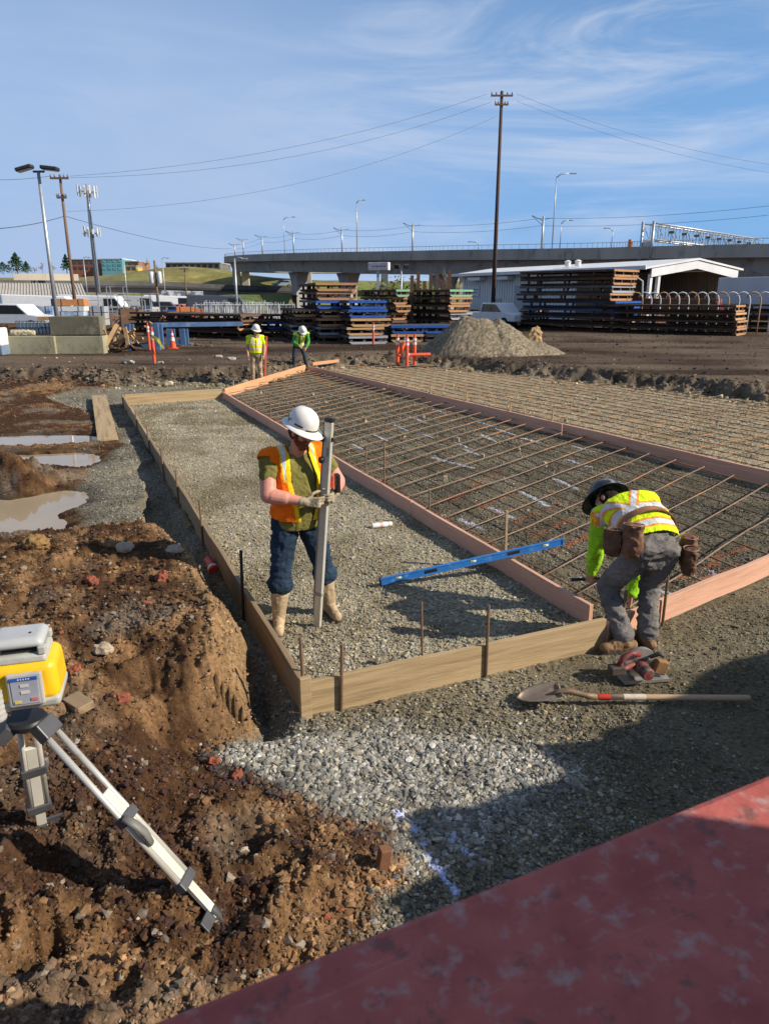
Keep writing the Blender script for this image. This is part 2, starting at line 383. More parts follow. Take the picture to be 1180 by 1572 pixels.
def terrain(x, y, detail=True):
    """height and colour of the ground at arrays x, y"""
    r = np.sqrt(x * x + y * y)
    w1 = fbm(x, y, 0.7, 3, 3); w2 = fbm(x, y, 2.2, 4, 5); w3 = fbm(x, y, 7.0, 4, 8)
    near = sstep(45, 20, r)
    dp = -sd_poly(x, y, PIT) + 0.5 * w2 * near + 0.3 * w3 * near + .9 * w1 * near          # >0 outside the dug area
    yard = sstep(-0.1, 1.0 + .5 * w2, dp)
    db = sd_poly(x, y, BANK) + 0.07 * w2 + 0.03 * w3
    front = sstep(4.0, 3.3, y + 0.4 * x)
    hb = 0.50 * (1 - front) + front * (0.06 + 0.30 * sstep(-0.4, -2.2, x)) * sstep(-0.1, 0.6, db)
    bank = np.where(front > 0.5, sstep(-0.05, 0.3, db), np.clip((db + .03) / 0.24, 0, 1) ** 0.5)
    tr = sd_poly(x, y, TRENCH) + 0.12 * w2 + 0.06 * w3
    trench = sstep(-0.05, 0.12, tr)
    sl, sm, pd = sd_poly(x, y, STRIP_L), sd_poly(x, y, STRIP_M), sd_poly(x, y, PAD)
    strip = np.maximum(np.maximum(sstep(-0.02, 0.02, sl), sstep(-0.02, 0.02, sm)), sstep(-0.3, 0.1, pd + 0.3 * w2))
    leftside = sstep(0.3, -0.3, x + 0.432 * (y - 4.13) + 0.53 + 0.0 * x) * (1 - strip)    # left of the left form
    soil = np.clip(np.maximum(bank, leftside * (1 - trench) * sstep(0, 0.4, y - 6.2)), 0, 1) * (1 - yard) * (1 - strip)
    # heights
    z = 0.012 * w1 + 0.008 * w2
    clod = 0.06 * np.abs(w2) + 0.05 * np.abs(w3) + 0.03 * np.abs(fbm(x, y, 18, 3, 21))
    z = z + soil * clod * (0.55 + 0.9 * sstep(-0.3, 0.3, w1))
    if detail:
        f1, _ = worley(x * 9 + w3, y * 9, 31)
        z = z + soil * 0.028 * np.clip(0.55 - f1, 0, 1) * sstep(12, 7, r) * 1.5
    z = z + hb * bank * (1 - yard) * (1 - strip)
    z = z + leftside * (1 - trench) * 0.05 * (1 - bank)
    # the trench falls away between the left form and the bank
    lb = -(x * 0.918 + y * 0.397 - (C0[0] * 0.918 + C0[1] * 0.397))
    z = z - 0.27 * sstep(0.05, 0.32, lb) * sstep(0.0, 0.15, -db) * sstep(10.5, 8.0, y) * sstep(3.7, 4.3, y) * (1 - strip) * sstep(1.6, 0.9, lb)
    # big clay clods in the foreground soil
    z = z + soil * front * 0.085 * (1 - np.abs(fbm(x, y, 2.8, 4, 33)) * 2.4).clip(-.2, 1) * sstep(-.1, .35, db)
    # mounds of dug soil beside the puddles
    for (mx, my, rx, ry, h) in [(-5.75, 9.98, 1.35, 0.62, 0.42), (-6.4, 10.9, 0.9, 0.4, 0.18), (-7.5, 11.3, 1.2, 0.4, 0.12)]:
        q = np.sqrt(((x - mx) / rx) ** 2 + ((y - my) / ry) ** 2) + 0.25 * w2 + 0.15 * w3
        z = z + h * sstep(1.0, 0.1, q) * (1 + 0.5 * w3 + .4 * np.abs(w2)) + .10 * sstep(1.0, .6, q) * np.abs(fbm(x, y, 5.5, 3, 66))
    # ruts and ridges where the digger turned, front left
    rut = sstep(0.16, 0.0, np.abs(y - 2.28 - 0.10 * x + 0.05 * w1)) * sstep(-0.2, -0.6, x) * (y < 3.2)
    z = z - 0.05 * rut
    trd = sstep(.16, .06, np.abs(y - 2.36 - .1 * x)) * sstep(-1.15, -1.3, x) * (y < 3)
    z = z + trd * .014 * np.sin((x * .94 + y * .5) * 70)
    rid = sstep(0.14, 0.0, np.abs(y - 2.02 - 0.16 * x + 0.05 * w2)) * sstep(0.0, -0.5, x)
    z = z + 0.05 * rid
    for P in PUD:
        d = sd_poly(x, y, P) + 0.10 * w2 + 0.05 * w3
        z = np.where((d > -0.8) & (d < 0.0), np.maximum(z, PUDZ + 0.035 * sstep(0.0, -0.2, d) + 0.004), z)
        z = z * (1 - sstep(-0.35, 0.05, d)) + (PUDZ - 0.16 * d.clip(-0.35, 0.5)) * sstep(-0.35, 0.05, d)
    yh = 0.36 + 0.03 * w1 * near + 0.02 * w2 * near + .02 * np.abs(w3) * near
    wind = sstep(0.9, 0.2, np.abs(dp - 0.55)) * near * (1 - .5 * sstep(2, 6, x)) * (0.16 * np.clip(w2 + 0.2, 0, 1) + 0.12 * np.abs(w3) + .05 * np.abs(fbm(x, y, 2.9, 3, 57)))
    z = z * (1 - yard) + yh * yard + wind
    # rough gouges along the far cut
    z = z - 0.10 * near * sstep(0.5, 0, np.abs(dp - 0.1)) * np.abs(w3)
    if detail:
        g = (1 - soil) * (1 - yard)
        z = z + g * (0.012 * fbm(x, y, 16, 3, 41) + 0.006 * fbm(x, y, 45, 2, 47)) * sstep(14, 8, r)
    # colours
    def C(*c): return np.array(c, float)
    n = x.shape[0]
    col = np.zeros((n, 3))
    t = np.clip(0.5 + 0.9 * w2 + 0.5 * w3, 0, 1)[:, None]
    fine = fbm(x, y, 30, 3, 61)
    grey = C(.165, .14, .09) * (1 - t) + C(.235, .205, .14) * t
    col[:] = grey
    # coarse pale crushed rock at the front, browner fines to the right
    pale = sstep(-0.15, 0.30, 0.80 - np.abs(y - 3.45 - 0.02 * x) * 0.95 - 0.55 * np.abs(x + 0.05) + 0.30 * w2)
    col = col * (1 - pale[:, None]) + (C(.18, .168, .135) * (1 - t) + C(.29, .275, .23) * t) * pale[:, None]
    brown = sstep(0.0, 0.5, (x - 0.95) + 0.3 * w2) * (1 - strip) * sstep(7.5, 6.5, y) * (1 - pale)
    col = col * (1 - brown[:, None]) + (C(.125, .105, .066) * (1 - t) + C(.175, .15, .10) * t) * brown[:, None]
    l_in = sstep(-0.02, 0.02, sl)[:, None]
    lt = np.clip(0.45 + 1.1 * w1 + 0.9 * w2, 0, 1)[:, None]
    col = col * (1 - l_in) + (C(.18, .152, .092) * (1 - lt) + C(.31, .272, .188) * lt) * l_in
    m_in = sstep(-0.02, 0.02, sm)[:, None]
    col = col * (1 - m_in) + (C(.090, .078, .052) * (1 - t) + C(.165, .143, .098) * t) * m_in
    p_in = sstep(-0.3, 0.1, pd + 0.3 * w2)[:, None]
    col = col * (1 - p_in) + (C(.26, .205, .125) * (1 - t) + C(.36, .30, .195) * t) * p_in
    tw = trench[:, None] * (1 - np.maximum(l_in, 0))
    col = col * (1 - tw) + (C(.135, .122, .09) * (1 - t) + C(.21, .19, .145) * t) * tw
    # soil: dark rubble brown to tan clay
    tan = np.clip(0.28 + 1.5 * w1 + 1.1 * w3 + 0.35 * sstep(0.55, 0.05, db) * (db > 0) * (1 - front), 0, 1)[:, None]
    s_c = C(.062, .032, .016) * (1 - tan) + C(.245, .142, .068) * tan
    rub = sstep(0.15, 0.5, fbm(x, y, 1.7, 3, 71))[:, None] * 0.75 * (1 - front * 0.5)[:, None]
    s_c = s_c * (1 - rub) + C(.17, .135, .10) * rub
    face = .8 * (sstep(0.42, 0.05, db) * (db > -0.1) * (1 - front) * sstep(-2.6, -2.2, x))[:, None]
    s_c = s_c * (1 - face) + C(.245, .16, .082) * face
    sb = np.maximum(soil, sstep(-0.11, -0.03, db + .06 * w3) * (1 - yard) * (1 - strip))[:, None]
    col = col * (1 - sb) + s_c * sb
    ya = yard[:, None]
    tracks = np.clip(0.5 + 1.0 * fbm(x * 0.10 + 0.02 * y, y * 0.7, 1.0, 4, 81) + .9 * fbm(x, y, .35, 4, 83), 0, 1)[:, None]
    y_c = C(.045, .030, .020) * (1 - tracks) + C(.130, .096, .068) * tracks
    col = col * (1 - ya) + y_c * ya
    cut = (sstep(1.0, 0.1, np.abs(dp - 0.3)) * near)[:, None] * 0.8
    col = col * (1 - cut) + (C(.05, .036, .025) * (1 - t) + C(.15, .115, .085) * t) * cut
    col = col * (1 + 0.22 * fine)[:, None]
    wet = np.zeros(n)
    for P in PUD: wet = np.maximum(wet, sstep(-0.45, -0.02, sd_poly(x, y, P) + .10 * w2 + .05 * w3))
    col = col * (1 - .5 * wet * (1 - strip))[:, None]
    for (a, b, w, c, s) in PAINT:
        m = (s * sstep(w, w * 0.35, sd_seg(x, y, a, b) + 0.05 * np.abs(w3) + 0.03 * fine))[:, None]
        col = col * (1 - m) + np.array(c) * m
    return z, np.clip(col, 0.01, 0.9)
def zg(x, y):
    return float(terrain(np.array([float(x)]), np.array([float(y)]))[0][0])

# ------------------------------------------------------------------ ground sheet: rings about the camera foot, finest near it
def build_ground():
    th = np.concatenate([np.linspace(R(-48), R(48), 760), np.linspace(R(48), R(312), 90)[1:-1]])
    rr = np.concatenate([np.geomspace(0.5, 12, 500), np.geomspace(12, 40, 300)[1:], np.geomspace(40, 6000, 90)[1:]])
    T, Q = np.meshgrid(th, rr)
    x, y = (Q * np.sin(T)).ravel(), (Q * np.cos(T)).ravel()
    z, c = terrain(x, y)
    nt, nq = len(th), len(rr)
    V = np.stack([x, y, z], 1)
    i = np.arange(nq - 1)[:, None] * nt; j = np.arange(nt)[None, :]; j2 = (j + 1) % nt
    F = np.stack([i + j, i + j2, i + nt + j2, i + nt + j], -1).reshape(-1, 4)[:, ::-1]
    V = np.vstack([V, [[0, 0, z[0]]]]); c = np.vstack([c, c[:1]])
    me = np_mesh('ground', V, F)
    set_col(me, c)
    me.polygons.foreach_set('use_smooth', [True] * len(me.polygons))
    o = link('ground', me, attr_mat('ground_mix', rough=0.95, bump=0.6, bscale=70, vary=0.48, vscale=34, spec=0.06))
    tag(o, kind='structure')
build_ground()

# ------------------------------------------------------------------ loose stone and clods lying on it (uncountable)
_ICO_V = None
def stone_shapes(k, flat):
    out = []
    bm = bmesh.new(); bmesh.ops.create_icosphere(bm, subdivisions=1, radius=1.0)
    V = np.array([v.co[:] for v in bm.verts]); F = np.array([[v.index for v in f.verts] for f in bm.faces]); bm.free()
    for i in range(k):
        g = np.random.default_rng(100 + i)
        W = V * (1 + g.uniform(-0.42, 0.30, (len(V), 1))) + g.uniform(-.12, .12, V.shape)
        W = W * np.array([g.uniform(.8, 1.25), g.uniform(.65, 1.0), g.uniform(flat, 0.8)])
        out.append(W)
    return out, F
def scatter(name, x, y, size, cols, flat=0.45, sink=0.25, seed=1, rough=0.8):
    S, F = stone_shapes(8, flat)
    g = np.random.default_rng(seed); n = len(x)
    z, _ = terrain(x, y)
    k = g.integers(0, 8, n); a = g.uniform(0, 2 * np.pi, n); tl = g.normal(0, 0.3, n)
    B = np.stack(S)[k]                                        # n,12,3
    ca, sa, ct, st = np.cos(a), np.sin(a), np.cos(tl), np.sin(tl)
    X, Y, Z = B[..., 0], B[..., 1], B[..., 2]
    Y, Z = Y * ct[:, None] - Z * st[:, None], Y * st[:, None] + Z * ct[:, None]
    X, Y = X * ca[:, None] - Y * sa[:, None], X * sa[:, None] + Y * ca[:, None]
    P = np.stack([X, Y, Z], -1) * size[:, None, None]
    P += np.stack([x, y, z + size * (0.5 - sink)], -1)[:, None, :]
    V = P.reshape(-1, 3); FF = (F[None] + (np.arange(n) * 12)[:, None, None]).reshape(-1, 3)
    me = np_mesh(name, V, FF); set_col(me, np.repeat(cols, 12, axis=0))
    me.polygons.foreach_set('use_smooth', [False] * len(me.polygons))
    o = link(name, me, attr_mat(name + '_mix', rough=rough, bump=0.25, bscale=120, vary=0.25, vscale=60))
    return tag(o, kind='stuff')
def in_view(n, r0, r1, g, pw=1.0):
    """random points in front of the camera, density falling with distance"""
    u = g.uniform(0, 1, n); r = r0 * (r1 / r0) ** (u ** pw)
    t = g.uniform(R(-36), R(36), n)
    return r * np.sin(t), r * np.cos(t), r
def build_stones():
    g = np.random.default_rng(5)
    x, y, r = in_view(420000, 2.0, 24, g, 0.84)
    w2 = fbm(x, y, 2.2, 4, 5)
    b = sd_poly(x, y, BANK) + .07 * w2 + .13 * fbm(x, y, 7.0, 4, 8); tr = sd_poly(x, y, TRENCH) + 0.1 * w2
    leftx = x + 0.432 * (y - 4.13) + 0.53
    sl, sm, pd = sd_poly(x, y, STRIP_L), sd_poly(x, y, STRIP_M), sd_poly(x, y, PAD)
    pit = sd_poly(x, y, PIT)
    soil = (b > 0.02) | ((leftx < -0.1) & (tr < 0) & (y > 6.2))
    pud = np.zeros(x.shape, bool)
    for P in PUD: pud |= sd_poly(x, y, P) > -0.05
    pale = sstep(-0.15, 0.30, 0.80 - np.abs(y - 3.45 - 0.02 * x) * 0.95 - 0.55 * np.abs(x + 0.05) + 0.30 * w2)
    brown = sstep(0.0, 0.5, (x - 0.95) + 0.3 * w2) * (sl < 0) * (sm < 0) * (1 - pale)
    board = np.minimum.reduce([np.abs(sl), np.where(sm > -9, np.abs(sm), 9)]) < 0.045
    patch = fbm(x, y, 1.3, 3, 15)
    # crushed rock and gravel
    keep = (~soil) & (~pud) & (~board) & (pit > 0.3)
    dens = 0.42 + 0.5 * pale + 0.35 * patch - 0.15 * brown
    dens = np.where(sm > 0, 0.45 + 0.3 * patch, dens)
    dens = np.where(sl > 0, 0.45 + 0.75 * patch * sstep(9, 6, y) + 0.35 * sstep(9, 6, y), dens)
    keep &= g.uniform(0, 1, len(x)) < dens * sstep(25, 17, r)
    xs, ys, rs = x[keep], y[keep], r[keep]
    _, c = terrain(xs, ys, False)
    n = len(xs); pl = pale[keep]; br = brown[keep]
    size = np.where(pl > 0.5, 0.0125, 0.0090) * np.exp(g.normal(0, 0.36, n)) * np.where(br > 0.5, 0.85, 1.0)
    size = np.maximum(size, 0.0012 * rs)
    size = np.minimum(size, 0.030)
    v = np.exp(g.normal(0.04, np.where(sl[keep] > 0, .26, .36), n))[:, None]
    warm = g.uniform(-1, 1, n)[:, None] * np.array([0.08, 0.0, -0.10])
    painted = c[:, 2:3] > c[:, 0:1] * 1.02
    c = np.where(painted, c, np.clip(c * v * (1 + warm), 0.03, 0.55))
    grey = (g.uniform(0, 1, n) < 0.22)[:, None]
    lum = c.mean(1, keepdims=True)
    c = np.where(grey & ~painted, lum * np.array([1.04, 1.0, 0.90]), c)
    scatter('gravel', xs, ys, size, c, 0.4, 0.28, 3, 0.85)
    # clods and rubble on the dug soil
    keep = soil & (~pud) & (pit > 0.2) & (g.uniform(0, 1, len(x)) < 0.20 + 0.55 * np.clip(patch + 0.1, 0, 1))
    xs, ys, rs = x[keep], y[keep], r[keep]; n = len(xs)
    _, c = terrain(xs, ys, False)
    size = 0.0068 * np.exp(g.normal(0, 0.6, n)); size = np.clip(np.maximum(size, 0.0009 * rs), 0.003, 0.026)
    k = g.uniform(0, 1, n)[:, None]
    c = np.where(k < 0.93, c * np.exp(g.normal(0, 0.25, n))[:, None], np.where(k < 0.992, np.array([.20, .165, .125]) * np.exp(g.normal(0, 0.3, n))[:, None], np.array([.22, .07, .035]) * np.ones((n, 1))))
    m = 5000; rx = g.uniform(-16, 22, m); ry = g.uniform(20, 46, m); ok = sd_poly(rx, ry, PIT) < -.2; rx, ry = rx[ok], ry[ok]
    _, rc = terrain(rx, ry, False); xs, ys = np.concatenate([xs, rx]), np.concatenate([ys, ry]); size = np.concatenate([size, np.clip(.022 * np.exp(g.normal(0, .55, len(rx))), .01, .10)]); c = np.concatenate([c, rc * np.exp(g.normal(0, .5, len(rx)))[:, None]])
    # crumbs along the ragged rim of the dug area
    m = 7000; t = g.uniform(0, 1, m) ; seg = g.integers(0, 14, m); A = np.array(PIT)
    rx = A[seg, 0] + (A[seg + 1, 0] - A[seg, 0]) * t + g.normal(0, .45, m); ry = A[seg, 1] + (A[seg + 1, 1] - A[seg, 1]) * t + g.normal(0, .45, m)
    ok = (np.abs(rx) < 22) & (ry > 5); rx, ry = rx[ok], ry[ok]; mm = len(rx)
    _, rc = terrain(rx, ry, False); rs_ = np.clip(.028 * np.exp(g.normal(0, .6, mm)), .012, .13)
    xs, ys = np.concatenate([xs, rx]), np.concatenate([ys, ry]); size = np.concatenate([size, rs_]); c = np.concatenate([c, rc * np.exp(g.normal(-.1, .4, mm))[:, None]])
    scatter('soil_clods', xs, ys, size, np.clip(c, .02, .6), 0.6, 0.3, 4, 0.9)
build_stones()

def puddles():
    m = bpy.data.materials.new('muddy_water'); m.use_nodes = True
    n, l = m.node_tree.nodes, m.node_tree.links; b = n['Principled BSDF']
    b.inputs['Base Color'].default_value = (.40, .315, .215, 1); b.inputs['Roughness'].default_value = 0.04; b.inputs['IOR'].default_value = 1.33; b.inputs['Specular IOR Level'].default_value = 0.6
    t = n.new('ShaderNodeTexNoise'); t.inputs['Scale'].default_value = 1.4; t.inputs['Detail'].default_value = 3
    g = n.new('ShaderNodeNewGeometry'); l.new(g.outputs['Position'], t.inputs['Vector'])
    mx = n.new('ShaderNodeMixRGB'); mx.inputs['Color1'].default_value = (.36, .29, .20, 1); mx.inputs['Color2'].default_value = (.26, .20, .125, 1)
    l.new(t.outputs['Fac'], mx.inputs['Fac']); l.new(mx.outputs['Color'], b.inputs['Base Color'])
    for P in PUD:
        cx = sum(p[0] for p in P) / len(P); cy = sum(p[1] for p in P) / len(P)
        mb = MB(); k = 1.10
        vs = [(cx + (p[0] - cx) * k, cy + (p[1] - cy) * k, PUDZ) for p in P]
        mb.add(vs, [tuple(range(len(vs)))])
        tag(mb.build('puddle', m), kind='structure')
puddles()
# ------------------------------------------------------------------ form boards, stakes, rebar
def wood_mat(name, c1, c2, knot=(.25, .12, .06), stain=None):
    m = mat(name, c1, c2, scale=1.0, stretch=(1.2, 22, 22), rough=0.75, bump=0.25, bscale=6, lo=0.3, hi=0.7, c3=stain or tuple(v * .62 for v in c1), s3=0.75, lo3=0.50, hi3=0.72)
    return m
W_GREY = wood_mat('weathered_plank_wood', (.43, .315, .175), (.33, .235, .125), stain=(.20, .14, .075))
W_DIRTY = wood_mat('muddy_plank_wood', (.30, .215, .125), (.22, .155, .085), stain=(.145, .105, .065))
W_PINK = wood_mat('pink_tinted_lumber', (.64, .375, .265), (.56, .31, .21), stain=(.44, .25, .16))
W_FRESH = wood_mat('orange_fresh_lumber', (.62, .33, .17), (.54, .27, .13), stain=(.48, .25, .13))
W_STAKE = wood_mat('stake_wood', (.42, .30, .18), (.30, .20, .11))
RUST = mat('rusty_steel', (.16, .085, .045), (.09, .055, .035), scale=14, rough=0.75, bump=0.2, bscale=90, c3=(.27, .13, .055), s3=5)
REBAR = mat('rebar_steel', (.25, .165, .105), (.16, .105, .068), scale=8, rough=0.55, metal=0.15, c3=(.40, .18, .065), s3=1.3, lo3=0.52, hi3=0.64, coord='Object')
STAKE_ST = mat('stake_steel', (.20, .125, .075), (.12, .08, .05), scale=20, rough=0.65, metal=0.2)

def board(name, a, b, h, th, m, label, z0=-0.03, group=None, z1=None, cat='board'):
    """plank on edge from a to b (plan), its own local x along the length"""
    a, b = Vector((a[0], a[1], z0)), Vector((b[0], b[1], z0 if z1 is None else z1)); d = b - a
    L = d.length; mb = MB(); n = max(2, int(L / 0.5))
    q = random.Random(int(L * 1000) + len(label))
    vs, fs = [], []
    for i in range(n + 1):
        x = -L / 2 + L * i / n; w = q.uniform(-1, 1) * 0.006 if 0 < i < n else 0
        dz = q.uniform(-1, 1) * 0.004
        for (yy, zz) in ((-th / 2, 0), (th / 2, 0), (th / 2, h), (-th / 2, h)): vs.append((x, yy + w, zz + dz))
    for i in range(n):
        for j in range(4): fs.append((i * 4 + j, i * 4 + (j + 1) % 4, i * 4 + 4 + (j + 1) % 4, i * 4 + 4 + j))
    fs += [(3, 2, 1, 0), (n * 4, n * 4 + 1, n * 4 + 2, n * 4 + 3)]
    mb.add(vs, fs)
    o = mb.build(name, m, bevel=0.004)
    o.location = (a + b) / 2
    o.rotation_euler = (0, -math.atan2(d.z, math.hypot(d.x, d.y)), math.atan2(d.y, d.x))
    return tag(o, label, cat, group)
def lerp2(a, b, t): return (a[0] + (b[0] - a[0]) * t, a[1] + (b[1] - a[1]) * t)
def off(a, b, s):
    """shift of a line to its left by s"""
    d = Vector((b[0] - a[0], b[1] - a[1])).normalized(); n = Vector((-d.y, d.x)) * s
    return (a[0] + n.x, a[1] + n.y), (b[0] + n.x, b[1] + n.y)
G_F = 'form boards around the gravel pads'
# left form: three planks end to end
ts = [0.0, 0.245, 0.60, 1.0]
nm = ['muddy brown form plank running back from the near front corner', 'muddy form plank midway along the left side of the gravel strip', 'weathered form plank at the far end of the left side of the strip']
for i in range(3):
    a, b = lerp2(C0, L1, ts[i] + 0.0006), lerp2(C0, L1, ts[i + 1] - 0.0006)
    board('form_board', a, b, 0.30, 0.04, W_DIRTY if i < 2 else W_GREY, nm[i], group=G_F)
# corner upright and front boards
a, b = off(C0, FJ, -0.0)
board('form_board', lerp2(C0, FJ, 0.02), FJ, 0.285, 0.04, W_GREY, 'wide weathered plywood form plank across the front of the strip, by the near corner', group=G_F)
board('form_board', lerp2(FJ, FR2, 0.004), lerp2(FJ, FR2, 0.98), 0.21, 0.045, W_PINK, 'pink form board continuing the front edge behind the crouching worker to the right edge', group=G_F, z0=0.02)
mb = MB(); mb.box((0, 0, 0.17), (0.075, 0.04, 0.42)); o = mb.build('corner_post', W_GREY, bevel=0.004); o.location = (C0[0] + 0.02, C0[1] - 0.05, -0.06); o.rotation_euler = (0, 0, R(24))
tag(o, 'short wooden corner post nailed upright where the front and left form planks meet', 'post')
# middle row: three pink boards
mt = [0.0, 0.235, 0.60, 1.0]
nm = ['pink form board of the middle row nearest the crouching worker, under the blue level', 'pink form board of the middle row beside the standing worker', 'pink form board of the middle row at its far end']
for i in range(3):
    a, b = lerp2(MIDF, BK, mt[i] + (0.012 if i == 0 else 0.0006)), lerp2(MIDF, BK, mt[i + 1] - 0.0006)
    board('form_board', a, b, 0.215, 0.042, W_PINK, nm[i], group=G_F)
# right row
rt = [0.0, 0.30, 0.66, 1.0]
nm = ['long pink form board of the right row, far piece ending at the kneeling workers', 'long pink form board of the right row, middle piece with a block under its joint', 'long pink form board of the right row leaving the picture at the right edge']
for i in range(3):
    a, b = lerp2(AP2, RB2, rt[i] + 0.0006), lerp2(AP2, RB2, rt[i + 1] - 0.0006)
    board('form_board', a, b, 0.265, 0.042, W_PINK, nm[i], group=G_F)
# far ends
board('form_board', lerp2(L1, BK, 0.02), lerp2(L1, BK, 0.985), 0.30, 0.04, W_GREY, 'tan plywood form plank closing the far end of the gravel strip', group=G_F)
board('form_board', lerp2(BACKJ, AP, 0.02), AP, 0.27, 0.04, W_FRESH, 'orange new form board rising to the apex in front of the far workers', group=G_F)
a, b = gp(480, 561, 0.12), gp(514, 551, 0.3)
board('lumber_offcut', (a.x, a.y), (b.x + .15, b.y), 0.12, 0.04, W_FRESH, 'short orange board lying past the apex beside the far bent worker', z0=0.12, z1=0.17, cat='board')
# loose plank on the ground, left
def slab(name, c, L, w, th, rz, m, label, cat, ry=0.0, rx=0.0):
    mb = MB(); mb.box((0, 0, th / 2), (L, w, th)); o = mb.build(name, m, bevel=0.004)
    o.location = c; o.rotation_euler = (rx, ry, rz); return tag(o, label, cat)
a, b = gp(152, 606, 0.12), gp(166, 675, 0.12)
slab('plank', ((a.x + b.x) / 2, (a.y + b.y) / 2, 0.085), (a - b).length, 0.36, 0.045, math.atan2(a.y - b.y, a.x - b.x), W_GREY, 'single pale plank lying flat on the gravel left of the form', 'plank', ry=0.004)
a = gp(121, 1074, 0.42)
slab('wood_block', (a.x, a.y, zg(a.x, a.y) - 0.005), 0.17, 0.10, 0.05, R(-38), W_DIRTY, 'brown wood block on the soil behind the laser level', 'wood block', rx=0.1)
a = gp(585, 1330, 0.05)
slab('wood_peg', (a.x, a.y, zg(a.x, a.y) - 0.03), 0.055, 0.05, 0.14, R(20), mat('peg_wood', (.20, .09, .045), (.13, .06, .03), scale=9, c3=(.42, .10, .04), s3=6), 'short rust brown wooden peg standing at the soil edge by the white paint line', 'peg', ry=0.15)

# stakes: pixel column, top row and row where they meet the ground or vanish behind a board
def stake(px, yt, yb, zb, r, m, label, group, square=False, lean=0.0):
    p = gp(px, yb, zb); t = at(px, yt, p.y)
    z0 = -0.05; h = t.z - z0
    mb = MB()
    if square: mb.box((0, 0, h / 2), (r * 2, r * 2, h), mi=0)
    else: mb.lathe([(r, 0), (r, h - 0.006), (r * 0.75, h)], 8)
    o = mb.build('form_stake', m, smooth='auto' if not square else False)
    o.location = (p.x, p.y, z0); o.rotation_euler = (lean, lean * 0.7, 0.3)
    tag(o, label, 'stake', group)
def on_board(px, yt, A, B, s, hz, m, r, label, group, square=False):
    """stake standing s metres to the left of the board line A-B, where its image column crosses it"""
    a, b = off(A, B, s); d = ray(px, 700)
    # column plane through the camera and px (camera has no roll)
    k = d.x / d.y
    # solve a + t(b-a) on the vertical plane seen at px near the base height
    best = None
    for i in range(2001):
        q = lerp2(a, b, i / 2000); c, sn = math.cos(PITCH), math.sin(PITCH)
        Y = q[1] * c + (EYE - 0.3) * sn
        u = CX + CF * q[0] / Y
        if best is None or abs(u - px) < best[0]: best = (abs(u - px), q)
    q = best[1]; t = at(px, yt, q[1]); z0 = -0.06; h = max(0.15, t.z - z0)
    mb = MB()
    if square: mb.box((0, 0, h / 2), (r * 2, r * 2, h))
    else: mb.lathe([(r, 0), (r, h - 0.006), (r * 0.75, h)], 8)
    o = mb.build('form_stake', m, smooth=False if square else 'auto')
    o.location = (q[0], q[1], z0); o.rotation_euler = (rng.uniform(-.03, .03), rng.uniform(-.03, .03), 0.3)
    return tag(o, label, 'stake', group)
gl = 'stakes along the left form planks'
LB = 'thin rusty steel stake driven against the outer face of the left form planks'
for px, yt in [(228, 651), (250, 688), (272, 722), (309, 768), (209, 630), (188, 604)]:
    on_board(px, yt, C0, L1, 0.034, 0, STAKE_ST, 0.011, LB, gl)
on_board(371, 845, C0, L1, 0.05, 0, mat('dark_steel', (.035, .03, .028), rough=0.6, metal=.3), 0.013, 'tall dark steel stake by the left form planks, nearest the standing worker', None)
for px, yt, lb in [(461, 979, 'rusty steel stake at the near front corner of the form'), (522, 989, 'rusty steel stake against the front plank just right of the near corner'), (748, 929, 'tall rusty steel stake at the middle of the weathered front plank')]:
    on_board(px, yt, C0, FJ, -0.034, 0, STAKE_ST, 0.012, lb, None)
on_board(1022, 884, FJ, FR2, -0.04, 0, STAKE_ST, 0.012, 'rusty steel stake on the pink front board right of the crouching worker', None)
on_board(957, 905, FJ, FR2, -0.04, 0, STAKE_ST, 0.012, 'rusty steel stake between the legs of the crouching worker', None)
on_board(650, 925, C0, FJ, 0.035, 0, STAKE_ST, 0.009, 'thin steel stake inside the front plank, left of its middle', None)
for px, yt, sq in [(561, 688, 0), (590, 684, 0), (659, 752, 0), (777, 783, 1), (416, 612, 0), (378, 611, 0), (393, 618, 0)]:
    on_board(px, yt, MIDF, BK, -0.034, 0, STAKE_ST if not sq else W_STAKE, 0.012 if not sq else 0.012, 'slim stake standing behind the middle row of pink form boards' if not sq else 'square wooden stake behind the middle pink boards by the blue level', 'stakes behind the middle form boards' if not sq else None, sq)
for px, yt in [(661, 592), (715, 601), (783, 618), (847, 629), (551, 571), (515, 563)]:
    on_board(px, yt, AP2, RB2, 0.036, 0, W_STAKE, 0.013, 'short wooden stake standing behind the right row of pink form boards', 'stakes behind the right form boards', True)
for px, yt in [(358, 584), (347, 596), (366, 588)]:
    on_board(px, yt, BACKJ, AP, 0.05, 0, W_STAKE, 0.013, 'short stake where the orange board starts beside the plywood end plank', 'stakes at the far corner of the strip')
p = gp(630, 598); 
mb = MB(); mb.box((0, 0, 0.06), (0.12, 0.2, 0.12)); o = mb.build('timber_block', W_FRESH, bevel=0.004)
q = lerp2(*off(AP2, RB2, -0.12), 0.303); o.location = (q[0], q[1], 0.0); o.rotation_euler = (0, 0, R(116)); tag(o, 'small yellow timber block propping a joint of the right pink boards', 'wood block')

